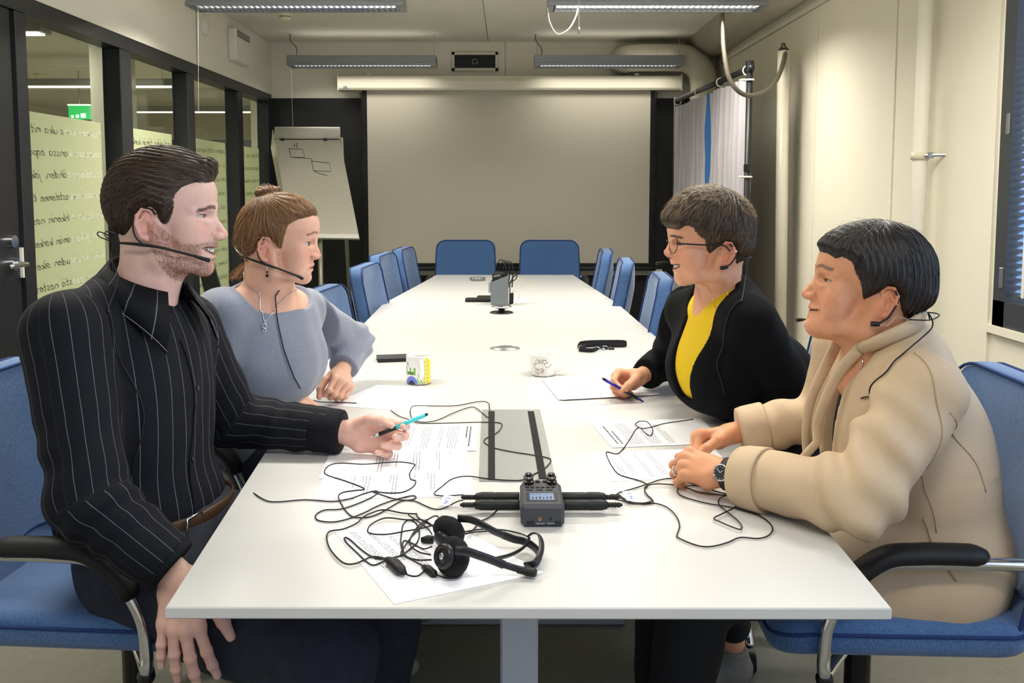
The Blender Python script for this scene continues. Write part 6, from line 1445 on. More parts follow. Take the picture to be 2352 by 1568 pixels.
# ---------------------------------------------------------------- the woman in the black cardigan
mat('cardigan', (9, 10, 13), .92, sheen=.0, spec=.2, var=.12, vscale=120, bump=.3, bscale=500); mat('yellow_top', (222, 186, 8), .75, bump=.2, bscale=400)
def build_cardigan_woman():
    o = CAMP+ray(1647, 581)*2.17; R = rot(181)
    L = dict(fore=(124, 68), brow=(122, 43), nas=(116, 27), tip=(136, 2), sub=(117, -14), ul=(113, -25), ll=(107, -45), chin=(103, -64), bot=(88, -77), eye=(102, 25), mc=(84, -26), jaw=(14, -48), back=-74, top=146, pitch=8, open=6.4, smile=1., eyeopen=3.2, slit=-.3, brow_r=9, cheek=1.06)
    F, SK = head_fn(o, R, L, fem=True)
    shL, shR = atY(1722, 735, 2.05), atY(1580, 715, 2.34); nb = (shR+shL)/2+A(-.0, .0, .055)
    npts = [F.W((-14, 0, -20)).astype(float), F.W((-6, 0, -60)).astype(float), nb+A(.0, 0, .0), nb+A(-.02, 0, -.08)]
    TR = rot(200); TRL = TR @ rot(0, -24); fwd, lat = TR[:, 0], TR[:, 1]; ch = (shR+shL)/2+A(.03, 0, -.10); be = A(.70, 2.30, .76)
    pel = A(.76, 2.45, .60)
    def body(P, g=0.):
        d = ell(P, ch, (.125+g, .165+g, .17+g), TR); d = smin(d, ell(P, ch+fwd*.06+A(0, 0, -.04), (.085+g, .135+g, .09+g), TR), .05); d = smin(d, ell(P, be, (.135+g, .160+g, .19+g), TR), .08)
        d = smin(d, ell(P, pel+A(-.02, 0, .05), (.17+g, .20+g, .13+g)), .07); return smin(d, chain(P, [shR, nb+A(.04, 0, -.02), shL], [.060+g, .062+g, .064+g], .03), .05)
    ext = lambda P: body(P, -.02)
    fn, V, Q = head_mesh(F, npts, [.050, .049, .054, .045], ext, zmin=nb[2]-.16)
    base, lip, red = skin_cols((216, 160, 128)), skin_cols((190, 104, 88)), skin_cols((216, 124, 96))
    C = paint_face(F, V, base, lip, red, 1.1)
    elR, wR = A(.50, 2.585, .81), A(.392, 2.46, .786); elL, wL = A(.715, 2.06, .80), A(.565, 2.34, .775)
    hR = hand_fn(wR, hframe((-.88, -.30, .0), (.0, .80, .58), (0, -.5, .85)), -1, [(48, 62, 35), (62, 74, 35), (70, 78, 35), (74, 78, 35)], (2, 0, -2, -4), ((26, -40), (0, -34), (-18, -24)), .96, wR+(elR-wR)*.5, .03)
    hL = hand_fn(wL, hframe((-.35, .9, 0), (.2, 0, .95), (.8, .2, 0)), 1, [(40, 50, 25)]*4, (4, 0, -4, -8), ((30, -25), (10, -30), (0, -20)), .92, wL+(elL-wL)*.5, .03)
    k1, k2 = A(.34, 2.36, .56), A(.34, 2.60, .56); a1, a2 = A(.60, 2.2, .12), A(.62, 2.55, .12)
    B = assemble('smiling woman with glasses in a black cardigan over yellow top', (V, Q, C), [hand_mesh(hR, base*A(1, .95, .92)), hand_mesh(hL, base)], base, [legs_skin(pel, ([pel+A(0, -.08, 0), k1, a1], [pel+A(0, .08, 0), k2, a2]), nb+A(0, 0, -.08))])
    eyeballs(F, B, (1, 0, -.05), (70, 60, 50)); teeth(F, B, 1.2, 11, 4.6); lashes(F, B)
    HP = [(150, 72), (126, 66), (106, 63), (94, 74), (78, 70), (64, 52), (46, 38), (38, 12), (30, 4), (17, 18), (2, 27), (-12, 32), (-27, 16), (-30, -6), (-14, -28), (-20, -42), (-46, -34), (-72, -18), (-130, 40), (-100, 195), (40, 225), (165, 185)]
    TH = [(112, 92, 18), (128, 84, 17), (100, 120, 20), (50, 145, 24), (0, 152, 24), (-40, 140, 20), (-74, 80, 18), (-70, 20, 15), (-50, -25, 10), (30, 70, 13), (-20, 70, 15), (45, 45, 7), (0, 35, 8)]
    gr = lambda q: 1.5*np.sin(q[:, 0]*.42+q[:, 2]*.16+2*np.sin(q[:, 2]*.06+q[:, 0]*.05)+q[:, 1]*.2)
    hf, hv, hq = hair_mesh(F, SK, HP, TH, grain=gr)
    fl = flow_map(F, [(0, 160, 1, .1, .1), (40, 150, 1, -.1, .1), (90, 120, 1, -.7, .05), (120, 90, .7, -1, 0), (60, 90, .8, -.9, .2), (30, 60, .15, -1, 0), (-10, 100, -.1, -1, .4), (-20, 50, -.05, -1, 0), (-60, 120, -.8, -.7, 0), (-80, 60, -.1, -1, 0), (-60, 0, .2, -1, 0), (-40, -25, .1, -1, 0), (-25, 150, -.5, .2, .5)])
    s1 = strands(hf, hv[rng.choice(len(hv), 6000)], fl, 8, .0054, .0035, .0011, 3, .22, colr=hair_colours((26, 19, 13), (112, 86, 54)))
    qh = F.loc(hv.astype(f32)); tp_ = np.where(qh[:, 2] > 110)[0]
    s2 = strands(hf, hv[rng.choice(tp_, 900)], fl, 7, .005, .010, .0008, 5, .5, colr=hair_colours((70, 52, 30), (158, 126, 82)), up=1.)
    HV, HQ, HC = join([(hv, hq, A(*lin((40, 29, 20)))), s1, s2]); finish('hair', HV, HQ, 'hair', B, True, cols=HC)
    EV, EQ, EC = join([brow_hair(F, fn, V, 3, ((90, 62, 44), (140, 104, 76)), 320, .0006)]); finish('eyebrows', EV, EQ, 'hair', B, True, cols=EC)
    cufR, cufL = wR+(elR-wR)*.10, wL+(elL-wL)*.05
    def top_(P):
        d = body(P, -.006)+.004*nz(P, 26, 3); d = smax(d, -cap(P, nb+fwd*.06+A(0, 0, .05), nb+fwd*.11+A(0, 0, -.055), .06, .035), .006); return smax(d, .60-P[:, 2], .01)
    cloth('top', top_, [shR, shL, pel], 'yellow_top', B, .005, .13, None, .58, 1.16)
    c0 = nb+fwd*.10
    def card(P):
        d = body(P, .004)+.005*nz(P, 18, 4)+.004*nz(P*np.asarray((1, 1, .4), f32), 44, 6)
        l = (P-c0.astype(f32)) @ lat.astype(f32)-.028; f = (P-c0.astype(f32)) @ fwd.astype(f32); dz_ = P[:, 2]-f32(c0[2])
        half = .034+.030*np.clip((dz_+.28)/.28, 0, 1)-.02*np.clip((-.12-dz_)/.2, 0, 1)
        w = smax(np.abs(l)-half, -(f+.10), .01); w = smax(w, -(P[:, 2]-.80), .01)
        d = smax(d, -w, .008); d = smax(d, -cap(P, nb+fwd*.02+A(0, 0, .06), nb+fwd*.05+A(0, 0, -.01), .068, .06), .006)
        dl = chain(P, [shL, elL, cufL], [.066, .060, .048], .03)+arm_folds(P, shL, elL, wL, .006, 120)+.003*nz(P, 40, 2); dr = chain(P, [shR, elR, cufR], [.072, .058, .045], .03)+arm_folds(P, shR, elR, wR, .006, 120)
        dr = smax(dr, pcut(P, cufR, cufR-elR), .005); dl = smax(dl, pcut(P, cufL, cufL-elL), .005)
        return smax(smin(smin(d, dl, .014), dr, .02), .56-P[:, 2], .01)
    cloth('cardigan', card, [shR, shL, elL, wL, elR, wR, pel], 'cardigan', B, .0048, .14, None, .54, 1.17)
    def pants(P):
        d = ell(P, pel+A(0, 0, -.02), (.17, .19, .12))
        for h, k, a in ((pel+A(0, -.08, 0), k1, a1), (pel+A(0, .08, 0), k2, a2)): d = smin(d, chain(P, [h, k, a+A(0, 0, .05)], [.09, .07, .05], .035), .05)
        return d+.004*nz(P, 22, 6)
    cloth('trousers', pants, [pel, k1, k2, a1, a2], 'trousers_black', B, .007, .13, None, .1)
    for a in (a1, a2):
        d_ = A(-.93, -.25, 0) if a is a1 else A(-1, 0, 0)
        sk = lambda P: smax(smin(ell(P, a+d_*.07+A(0, 0, -.075), (.125, .046, .045), basis(d_, (0, 0, 1))), smax(cap(P, a+A(0, 0, -.01), a+A(0, 0, -.07), .042, .05), P[:, 2]-.105, .004), .03), .006-P[:, 2], .006)
        so = cloth('shoe', sk, [a, a+d_*.12+A(0, 0, -.08)], 'shoe_grey', B, .004, .12, None, -.01)
        for k in (.05, .075, .1): MB().tube(drape(sk, [a+d_*k+A(0, s, -.03) for s in np.linspace(-.035, .035, 7)], .002), .004, 6).build('shoelace', 'white_plastic', so, True)
    # glasses
    G = thing('eyeglasses', 'thin dark-framed glasses worn by the woman in the cardigan', 'glasses', F.W((118, 0, 20)).astype(float))
    for s in (-1, 1):
        c = F.fd(F.X(F.g['eye']), 16, 0, -4)+A(0, s*33, 0); P = []
        ER = F.RP @ np.array(Matrix.Rotation(math.radians(s*10), 3, 'Z'))
        for a in np.linspace(0, 2*math.pi, 28, endpoint=False): P.append(F.W(c+ER @ A(0, 26*math.cos(a), 20*math.sin(a)*(1 if math.sin(a) > 0 else 1.1))))
        P = np.array(P); MB().tube(P, .0011, 6, closed=True).build('rim', 'black_plastic', G, True); finish('lens', np.concatenate([P, P.mean(0)[None]]), [(i, (i+1) % 28, 28) for i in range(28)], 'lens_glass', G)
        MB().tube(spline([F.W(c+ER @ A(0, s*24, 5)), F.W(c+A(-6, s*32, 5)), F.W(A(50, s*72, c[2]+2)), F.W(A(4, s*76, 24)), F.W(A(-12, s*76, 10))], 5), .0014, 6, flat=(.7, 1.6)).build('temple', 'black_plastic', G, True)
    br = F.fd(F.X(F.g['eye']), 20, 0, 0); MB().tube(spline([F.W(br+A(-2, -10, 0)), F.W(br+A(1, 0, 2)), F.W(br+A(-2, 10, 0))], 5), .0011, 6).build('bridge', 'black_plastic', G, True)
    # necklace, ear stud
    ns = lambda P: np.minimum(top_(P), fn(P))
    q0, q1, q2 = atY(1672, 655, 2.07), atY(1622, 717, 2.08), atY(1610, 668, 2.12)
    P1 = drape(ns, [q0*(1-t)+q1*t for t in np.linspace(0, 1, 14)]+[q1*(1-t)+q2*t for t in np.linspace(.1, 1, 8)], .0015); nk_ = MB().tube(P1, .001, 6).build('necklace', 'gold', B, True)
    MB().sphere(P1[13]+A(0, -.003, -.004), .003, 8).build('pearl', 'white_plastic', nk_, True)
    MB().sphere(F.W((-26, 76, 10)), .0035, 8).build('ear_stud', 'white_plastic', B, True)
    return dict(F=F, fn=fn, B=B, hand=(wR, hR), ns=ns, card=card, fwd=fwd, nb=nb)
W3 = build_cardigan_woman()
# ---------------------------------------------------------------- the woman in the beige jacket
mat('beige_jacket', (194, 170, 140), .72, var=.03, vscale=20, bump=.15, bscale=500); mat('dark_top', (26, 26, 28), .9, bump=.4, bscale=400); mat('watch_dial', (60, 60, 62), .25)
def build_jacket_woman():
    o = CAMP+ray(2015, 686.6)*1.665; R = rot(166)
    L = dict(fore=(111, 82), brow=(116, 62), nas=(111, 41), tip=(143, 7), sub=(127, -5), ul=(127, -19), ll=(125.5, -32), chin=(132, -57), bot=(116, -72), eye=(101, 39), mc=(104, -22), jaw=(30, -54), back=-84, top=141, pitch=13, open=0, smile=.6, eyeopen=2.8, slit=-.4, brow_r=10, cheek=1.08, jowl=(66, -70))
    F, SK = head_fn(o, R, L, .985, fem=True)
    shL, shR = atY(2118, 905, 1.50), A(.735, 1.83, .985); nb = (shR+shL)/2+A(-.005, 0, .06)
    npts = [F.W((-10, 0, -15)).astype(float), F.W((8, 0, -60)).astype(float), nb+A(-.0, 0, .01), nb+A(-.03, 0, -.08)]
    TR = rot(172) @ rot(0, -10); fwd, lat = TR[:, 0], TR[:, 1]; ch = (shR+shL)/2+A(.045, 0, -.12); be = A(.815, 1.68, .74)
    pel = A(.82, 1.69, .61)
    def body(P, g=0.):
        d = ell(P, ch, (.125+g, .165+g, .18+g), TR); d = smin(d, ell(P, be, (.145+g, .18+g, .20+g), TR), .09); d = smin(d, ell(P, pel+A(-.01, 0, -.01), (.17+g, .20+g, .12+g)), .07)
        return smin(d, chain(P, [shR, nb+A(.05, 0, -.03), shL], [.060+g, .062+g, .062+g], .03), .05)
    ext = lambda P: body(P, -.026)
    fn, V, Q = head_mesh(F, npts, [.054, .055, .060, .05], ext, zmin=nb[2]-.2)
    base, lip, red = skin_cols((210, 150, 114)), skin_cols((184, 104, 88)), skin_cols((212, 122, 94))
    C = paint_face(F, V, base, lip, red, 1.)
    elL, wL = A(.60, 1.425, .805), A(.424, 1.625, .778); elR, wR = A(.70, 1.85, .83), A(.50, 1.865, .79)
    hL = hand_fn(wL, hframe((-.80, .52, .10), (-.15, -.55, .82), (-.2, .5, .6)), 1, [(48, 50, 25), (52, 52, 25), (56, 55, 28), (60, 58, 28)], (3, 0, -3, -7), ((32, -28), (8, -35), (-5, -25)), .95, wL+(elL-wL)*.45, .031)
    hR = hand_fn(wR, hframe((-.92, -.18, -.06), (-.1, .55, .82), (0, -.6, .7)), -1, [(60, 62, 30), (62, 65, 30), (64, 66, 30), (66, 66, 30)], (2, 0, -2, -4), ((30, -20), (0, -25), (-15, -25)), .95, wR+(elR-wR)*.45, .031)
    k1, k2 = A(.38, 1.64, .55), A(.36, 1.85, .55); a1, a2 = A(.34, 1.72, .12), A(.36, 1.92, .12)
    B = assemble('dark-haired woman in a beige jacket with clasped hands', (V, Q, C), [hand_mesh(hL, base*A(1, .96, .93)), hand_mesh(hR, base*A(1, .96, .93))], base, [legs_skin(pel, ([pel+A(0, -.08, 0), k1, a1], [pel+A(0, .08, 0), k2, a2]), nb+A(0, 0, -.08))])
    eyeballs(F, B, (1, 0, -.02), (60, 48, 40)); lashes(F, B, (30, 22, 20), .0009)
    HP = [(140, 98), (113, 95), (98, 92), (86, 84), (74, 88), (56, 78), (50, 56), (40, 40), (33, 4), (21, 12), (4, 23), (-12, 31), (-29, 16), (-29, -34), (-32, -60), (-68, -56), (-92, -38), (-145, 10), (-110, 180), (40, 210), (155, 150)]
    TH = [(105, 105, 12), (80, 125, 14), (30, 148, 14), (-20, 146, 15), (-60, 125, 18), (-90, 70, 20), (-95, 10, 22), (-80, -30, 16), (-50, -50, 10), (30, 80, 12), (-20, 70, 17), (40, 30, 8), (-40, 10, 16)]
    gr = lambda q: 1.3*np.sin(q[:, 0]*.5+2*np.sin(q[:, 2]*.03)+q[:, 1]*.25)
    hf, hv, hq = hair_mesh(F, SK, HP, TH, grain=gr)
    fl = flow_map(F, [(10, 160, .6, .1, .6), (60, 140, 1, -.4, .1), (100, 110, .6, -1, 0), (60, 100, .45, -1, .1), (40, 50, .2, -1, 0), (0, 110, .1, -1, .4), (-20, 50, 0, -1, 0), (-50, 130, -.7, -.6, .2), (-90, 80, -.35, -1, 0), (-95, 10, .15, -1, 0), (-70, -40, .45, -1, 0), (-40, -50, .3, -1, 0), (-30, 150, -.6, -.1, .6)])
    s1 = strands(hf, hv[rng.choice(len(hv), 6500)], fl, 9, .0058, .002, .0011, 3, .10, colr=hair_colours((11, 10, 12), (58, 48, 44)))
    qh = F.loc(hv.astype(f32)); tp_ = np.where((qh[:, 2] > 135))[0]
    s2 = strands(hf, hv[rng.choice(tp_, 70)], fl, 6, .005, .012, .0005, 5, .6, colr=hair_colours((26, 20, 18), (60, 50, 44)), up=1.)
    fr_ = np.where((qh[:, 2] > 86) & (qh[:, 2] < 104) & (qh[:, 0] > 55))[0]; fd_ = lambda P, N: np.tile(R @ A(.15, 0, -1), (len(P), 1))
    s3 = strands(hf, hv[rng.choice(fr_, 500)], fd_, 5, .0040, .0012, .0014, 8, .12, colr=hair_colours((11, 10, 12), (44, 36, 32)))
    HV, HQ, HC = join([(hv, hq, A(*lin((22, 19, 20)))), s1, s2, s3]); finish('hair', HV, HQ, 'hair', B, True, cols=HC)
    EV, EQ, EC = join([brow_hair(F, fn, V, 5, ((122, 96, 76), (164, 134, 108)), 420, .0007, th=2.8)]); finish('eyebrows', EV, EQ, 'hair', B, True, cols=EC)
    cufL, cufR = wL+(elL-wL)*.15, wR+(elR-wR)*.10
    def top_(P): return smax(smax(body(P, -.012), -cap(P, nb+fwd*.05+A(0, 0, .06), nb+fwd*.13+A(0, 0, -.10), .06, .028), .006), .56-P[:, 2], .01)
    cloth('top', top_, [shR, shL, pel], 'dark_top', B, .006, .14, None, .54, 1.1)
    c0 = nb+fwd*.10
    def jacket(P):
        d = body(P, .006)+.005*nz(P, 13, 4)+.004*nz(P*np.asarray((1, 1, .4), f32), 30, 7)*(P[:, 2] < .8)
        d = smin(d, chain(P, [pel+A(0, -.06, -.02), A(.57, 1.62, .575)], [.15, .105], .03)+.004*nz(P, 20, 3), .05)
        l = (P-c0.astype(f32)) @ lat.astype(f32); f = (P-c0.astype(f32)) @ fwd.astype(f32)
        w = smax(np.abs(l)-(.028+.03*np.clip((P[:, 2]-.95)/.15, 0, 1)), -(f+.12), .01); d = smax(d, -w, .008)
        d = smax(d, -cap(P, nb+fwd*.03+A(0, 0, .08), nb+fwd*.05+A(0, 0, .0), .080, .066), .006)
        dl = chain(P, [shL, elL, cufL], [.070, .062, .054], .03)+arm_folds(P, shL, elL, wL, .009, 85)+.004*nz(P, 22, 2)+.005*np.sin((P-shL.astype(f32)) @ ((elL-shL)/np.linalg.norm(elL-shL)).astype(f32)*70+4*nz(P, 10, 1))*sstep(-.05, .03, (P-shL.astype(f32)) @ ((elL-shL)/np.linalg.norm(elL-shL)).astype(f32))*(1-sstep(.12, .2, (P-shL.astype(f32)) @ ((elL-shL)/np.linalg.norm(elL-shL)).astype(f32))); dr = chain(P, [shR, elR, cufR], [.066, .056, .048], .03)+arm_folds(P, shR, elR, wR, .008, 100)
        dl = smax(dl, pcut(P, cufL, cufL-elL), .006); dr = smax(dr, pcut(P, cufR, cufR-elR), .006)
        return smax(smin(smin(d, dl, .022), dr, .022), (.522+.03*np.clip((P[:, 0]-.85)/.2, 0, 1)-.02*np.clip((.75-P[:, 0])/.2, 0, 1))-P[:, 2], .012)
    J = cloth('jacket', jacket, [shR, shL, elL, wL, elR, wR, pel], 'beige_jacket', B, .0048, .17, None, .43, 1.16)
    for cf, el in ((cufL, elL), (cufR, elR)):
        ax = (el-cf)/np.linalg.norm(el-cf); rr = .056 if cf is cufL else .050; MB().lathe([(rr-.006, -.006), (rr+.001, -.004), (rr+.004, .01), (rr+.006, .05), (rr+.004, .054), (rr, .052)], cf, 36, ax).build('cuff', 'beige_jacket', J, True)
    # soft shawl collar, seams and pocket
    for s in (-1, 1):
        P = [nb+fwd*(.085*math.cos(a)+.005)+lat*s*.088*math.sin(a)+A(0, 0, .035-.03*math.cos(a)) for a in np.linspace(math.pi, .5, 10)]+[nb+fwd*.15+lat*s*.045+A(0, 0, -.09), nb+fwd*.17+lat*s*.035+A(0, 0, -.18), nb+fwd*.16+lat*s*.034+A(0, 0, -.27)]
        P = spline(P, 4); P2 = P*.35+drape(jacket, P, .008)*.65; MB().tube(P2, np.interp(np.linspace(0, 1, len(P2)), [0, .2, .6, 1], [.017, .018, .016, .006]), 10, flat=(.55, 1.)).build('collar', 'beige_jacket', J, True)
    mat('seam_beige', (166, 142, 112), .8)
    def seam(pts, r=.0012): MB().tube(drape(jacket, spline(pts, 6), .0004), r, 5).build('seam', 'seam_beige', J, True)
    seam([atY(2098, 800, 1.5), atY(2135, 850, 1.45), atY(2148, 930, 1.43), atY(2140, 1010, 1.43), atY(2110, 1060, 1.44)])
    seam([atY(2148, 932, 1.46), atY(2200, 1000, 1.48), atY(2235, 1060, 1.5), atY(2262, 1130, 1.5)])
    seam([atY(2110, 1100, 1.47), atY(2145, 1180, 1.46), atY(2165, 1240, 1.46)])
    pk = drape(jacket, [atY(2120, 1212, 1.46)*(1-t)+atY(2205, 1340, 1.46)*t for t in np.linspace(0, 1, 8)], .001); MB().tube(pk, .0018, 6).build('pocket_edge', 'seam_beige', J, True)
    def pants(P):
        d = ell(P, pel+A(0, 0, -.03), (.17, .19, .11))
        for h, k, a in ((pel+A(0, -.08, -.03), k1, a1), (pel+A(0, .08, -.03), k2, a2)): d = smin(d, chain(P, [h, k, a+A(0, 0, .02)], [.085, .072, .06], .035), .05)
        return d+.004*nz(P, 22, 6)
    cloth('trousers', pants, [pel, k1, k2, a1, a2], 'trousers_black', B, .007, .13, None, .08)
    for a in (a1, a2):
        sk = lambda P: smax(smin(ell(P, a+A(-.07, 0, -.075), (.125, .046, .045)), cap(P, a+A(0, 0, -.02), a+A(0, 0, -.07), .045, .05), .03), .006-P[:, 2], .006); cloth('shoe', sk, [a, a+A(-.12, 0, -.08)], 'shoe_dark', B, .006, .12, None, -.01)
    # wrist watch, ring, necklace
    ax = (elL-wL)/np.linalg.norm(elL-wL); wc = wL+ax*.012; wt = MB().lathe([(.031, -.009), (.0325, -.008), (.0325, .008), (.031, .009)], wc, 32, ax).build('watch_strap', 'rubber_black', B, True)
    wn = A(-.35, -.80, .30); wn -= ax*np.dot(wn, ax); wn /= np.linalg.norm(wn); cse = MB().lathe([(.0165, 0), (.0165, .005), (.0145, .007), (.014, .0055), (0, .0055)], wc+wn*.030, 28, wn).build('watch_case', 'silver', wt, True)
    MB().lathe([(.0138, 0), (.0138, .0004), (0, .0004)], wc+wn*.0358, 28, wn).build('watch_dial', 'watch_dial', cse); u_ = np.cross(wn, ax)
    for k in range(12): a = k*math.pi/6; p = wc+wn*.0366+(ax*math.cos(a)+u_*math.sin(a))*.0115; MB().sphere(p, .0008, 4).build('hour_mark', 'white_print', cse)
    for a, l in ((.6, .007), (2.4, .010)): MB().tube([wc+wn*.0366, wc+wn*.0366+(ax*math.cos(a)+u_*math.sin(a))*l], .0006, 5).build('watch_hand', 'white_print', cse)
    f = hL[4][2][0]; MB().torus(f[0]*.35+f[1]*.65, .0108, .0018, f[1]-f[0], 20, 8).build('ring', 'silver', B, True)
    ns = lambda P: np.minimum(top_(P), fn(P)); P1 = drape(ns, spline([atY(1945, 840, 1.6), atY(1930, 880, 1.6), atY(1918, 905, 1.6), atY(1916, 925, 1.6)], 5), .002); nk_ = MB().tube(P1, .0016, 6).build('necklace', 'silver', B, True)
    for p in P1[6::3]: MB().torus(p, .004, .0012, (1, .5, .3), 12, 6).build('link', 'silver', nk_, True)
    return dict(F=F, fn=fn, B=B, ns=ns, jacket=jacket, nb=nb)
if 1: W4 = build_jacket_woman()
# ================================================================ PENS, HEADSETS, CABLES ON PEOPLE
def pen(a, b, label, segs):
    """segs: (t0, t1, r0, r1, material, part name) along a -> b"""
    a, b = A(*a), A(*b); t = thing('pen', label, 'pen', (a+b)/2)
    for t0, t1, r0, r1, m, nm in segs: MB().tube([a+(b-a)*t0, a+(b-a)*t1], [r0, r1], 14).build(nm, m, t, True)
    return t
def pinch(fg, d, l, k):
    """pen through the gap between thumb tip and index tip"""
    m = (fg[4][0][-1]+fg[0][0][-1])/2; d = A(*d)/np.linalg.norm(d); return m-d*l*k, m+d*l*(1-k)
a, b = pinch(MAN['hand'][2], (.115, .03, .042), .135, .47)
pen(a, b, 'teal ballpoint pen with black grip in the man\'s hand', [(0, .06, .0006, .0012, 'steel', 'point'), (.06, .16, .0016, .0038, 'steel', 'tip_cone'), (.16, .44, .0048, .0050, 'rubber_black', 'grip'), (.44, .95, .0046, .0046, 'pen_teal', 'barrel'), (.95, 1., .0032, .003, 'black_plastic', 'push_button')])
a, b = pinch(W2['hand'][1][4], (.10, -.02, -.012), .125, .60)
pen(a, b, 'dark pen with violet end held by the woman in grey', [(0, .12, .002, .0045, 'black_plastic', 'tip_cone'), (.12, .78, .0048, .0048, 'black_plastic', 'barrel'), (.78, .95, .0052, .0052, 'pen_violet', 'cap_end'), (.95, 1, .0052, .003, 'pen_violet', 'push_button')])
a, b = pinch(W3['hand'][1][4], (.12, .02, -.072), .14, .52)
pen(a, b, 'blue pen with black tip held by the woman in black', [(0, .06, .003, .0042, 'black_plastic', 'push_button'), (.06, .55, .0046, .0046, 'pen_blue', 'barrel'), (.55, .85, .0048, .0048, 'black_plastic', 'grip'), (.85, 1, .0046, .002, 'pen_violet', 'tip_cone')])
def hset(label, loc, segs):
    t = thing('headset', label, 'headset', loc)
    for nm, pts, r, m in segs:
        P = spline(pts, 8) if len(pts) > 2 else np.array(pts); rr = r if np.isscalar(r) else np.interp(np.linspace(0, 1, len(P)), np.linspace(0, 1, len(r)), r)
        MB().tube(P, rr, 8).build(nm, m, t, True)
    return t
F = MAN['F']; w = lambda x, y, z: F.W((x, y, z)).astype(float)
hset('black headset microphone worn by the bearded man', F.W((0, -80, -40)), [
 ('boom', [w(-66, -62, -34), w(-40, -72, -35), w(-12, -82, -37), w(20, -82, -42), w(52, -72, -52), w(78, -58, -61)], [.0016, .0026, .0032, .0026, .0024, .0026], 'rubber_black'),
 ('microphone', [w(76, -59, -60), w(84, -54, -64), w(97, -47, -69), w(101, -45, -70)], [.003, .0036, .0042, .0040], 'rubber_black'),
 ('ear_hook', [w(-10, -81, -37), w(-24, -78, -22), w(-28, -77, -2), w(-24, -77, 18), w(-10, -78, 30), w(6, -76, 28), w(12, -74, 18)], .0016, 'rubber_black'),
 ('neckband', [w(-66, -62, -34), w(-86, -46, -24), w(-96, -24, -18), w(-98, 0, -16), w(-92, 30, -22), w(-66, 62, -30)], .0013, 'rubber_black'),
 ('neckband_loop', [w(-66, -62, -34), w(-92, -58, -24), w(-98, -56, -18), w(-94, -56, -14), w(-78, -60, -20), w(-66, -62, -28)], .0011, 'rubber_black'),
 ('cable', np.concatenate([np.array([w(-68, -62, -36), w(-72, -64, -60), w(-62, -72, -86), w(-56, -80, -104)])]+[drape(MAN['shirt'], spline([atY(303, 660, 1.5), atY(300, 720, 1.5), atY(303, 770, 1.5), atY(325, 840, 1.5), atY(348, 930, 1.5), atY(347, 985, 1.5), atY(333, 1060, 1.5), atY(345, 1120, 1.5)], 3), .003)]), .0013, 'cable_black')])
F = W2['F']; w = lambda x, y, z: F.W((x, y, z)).astype(float)
hset('black headset microphone worn by the woman in the grey sweater', F.W((0, -76, -35)), [
 ('boom', [w(-62, -58, -14), w(-34, -70, -24), w(-6, -78, -33), w(24, -76, -44), w(54, -62, -58), w(70, -54, -66)], [.0016, .0028, .0034, .0026, .0024, .0028], 'rubber_black'),
 ('microphone', [w(68, -55, -65), w(76, -50, -70), w(80, -48, -73)], [.003, .0042, .004], 'rubber_black'),
 ('ear_hook', [w(-4, -78, -33), w(-20, -75, -20), w(-25, -74, 0), w(-20, -74, 20), w(-6, -74, 30)], .0014, 'rubber_black'),
 ('neckband', [w(-62, -58, -14), w(-80, -40, 0), w(-88, 0, 6), w(-78, 40, 0), w(-60, 58, -14)], .0013, 'steel'),
 ('cable', drape(W2['ns'], spline([atY(643, 668, 2.12), atY(648, 700, 2.1), atY(656, 745, 2.08), atY(668, 790, 2.07), atY(680, 825, 2.07), atY(697, 862, 2.07), atY(706, 888, 2.08), atY(709, 904, 2.12)], 4), .003), .0015, 'cable_black')])
F = W3['F']; w = lambda x, y, z: F.W((x, y, z)).astype(float)
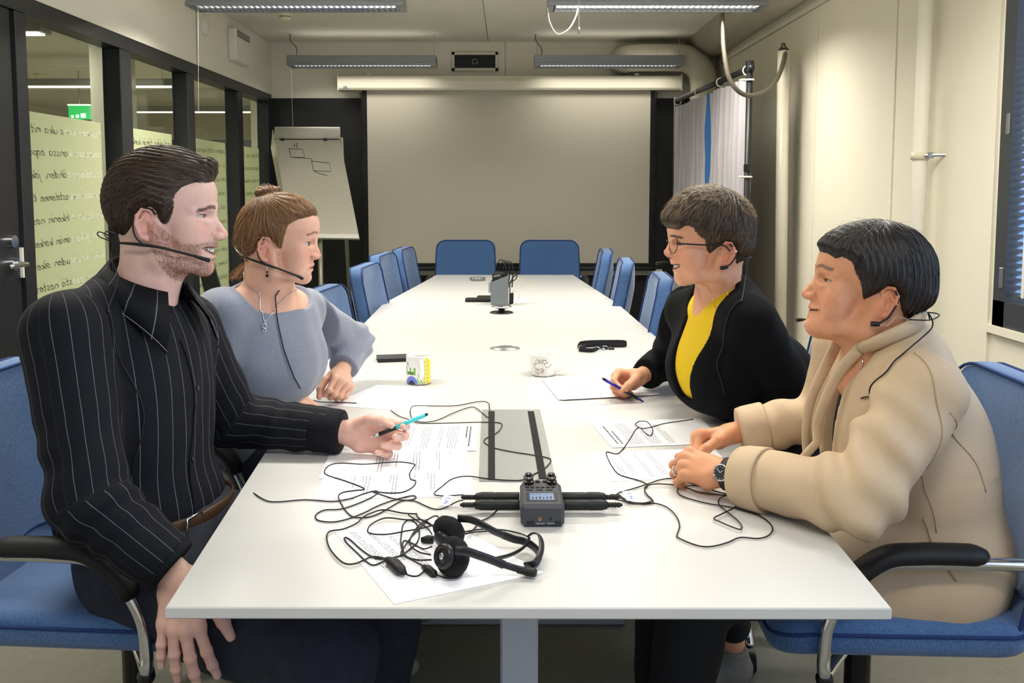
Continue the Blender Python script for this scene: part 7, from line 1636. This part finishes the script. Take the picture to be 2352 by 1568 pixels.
hset('black headset microphone worn by the woman with glasses', F.W((0, 76, -30)), [
 ('boom', [w(60, -66, -30), w(100, -50, -30), w(128, -30, -26), w(142, -20, -27)], [.0018, .002, .0024, .0028], 'rubber_black'),
 ('microphone', [w(138, -22, -27), w(148, -16, -28), w(152, -14, -28)], [.003, .0042, .004], 'rubber_black'),
 ('ear_block', [w(12, 77, -31), w(2, 79, -30), w(-6, 79, -28)], [.0042, .0048, .0038], 'rubber_black'),
 ('ear_hook', [w(-4, 79, -28), w(-16, 78, -18), w(-25, 76, -2), w(-24, 76, 14), w(-12, 77, 28)], .0018, 'rubber_black'),
 ('neckband', [w(-24, 76, -6), w(-56, 64, -8), w(-76, 34, -8), w(-82, 0, -8), w(-66, -50, -12), w(-4, -79, -28), w(60, -66, -30)], .0013, 'rubber_black'),
 ('cable', np.concatenate([[w(-52, 62, -20), w(-56, 60, -50)], drape(lambda P: np.minimum(W3['card'](P), W3['ns'](P)), spline([atY(1688, 650, 2.0), atY(1662, 700, 2.0), atY(1645, 745, 2.0), atY(1622, 785, 2.0), atY(1616, 805, 2.0), atY(1630, 845, 2.0), atY(1645, 880, 2.0), atY(1655, 915, 2.0)], 4), .003)]), .0014, 'cable_black')])
F = W4['F']; w = lambda x, y, z: F.W((x, y, z)).astype(float)
hset('black headset microphone worn by the woman in the beige jacket', F.W((0, 78, -36)), [
 ('microphone', [w(136, -26, -50), w(146, -20, -50), w(149, -18, -50)], [.003, .0045, .004], 'rubber_black'),
 ('boom', [w(30, -76, -40), w(90, -62, -48), w(124, -36, -50), w(138, -26, -50)], .0018, 'rubber_black'),
 ('ear_block', [w(24, 80, -38), w(16, 81, -38), w(8, 81, -38)], [.0046, .0050, .0046], 'rubber_black'),
 ('ear_hook', [w(8, 81, -36), w(-6, 80, -26), w(-16, 79, -10), w(-24, 77, 8), w(-18, 78, 26)], .0021, 'rubber_black'),
 ('wire', [w(8, 81, -40), w(-4, 80, -41), w(-14, 79, -32), w(-22, 78, -24), w(-44, 74, -28)], .0008, 'steel'),
 ('neckband', [w(-44, 78, -28), w(-86, 56, -30), w(-112, 0, -26), w(-80, -56, -30), w(-10, -80, -36), w(30, -76, -40)], .0013, 'rubber_black'),
 ('cable', np.concatenate([spline([w(-84, 56, -28), atY(2132, 718, 1.60), atY(2142, 738, 1.57), atY(2138, 756, 1.55), atY(2112, 780, 1.53)], 5), drape(W4['jacket'], spline([atY(2060, 806, 1.5), atY(2020, 828, 1.5), atY(1990, 855, 1.52), atY(1950, 880, 1.55), atY(1922, 905, 1.58)], 5), .003)]), .0014, 'cable_black')])
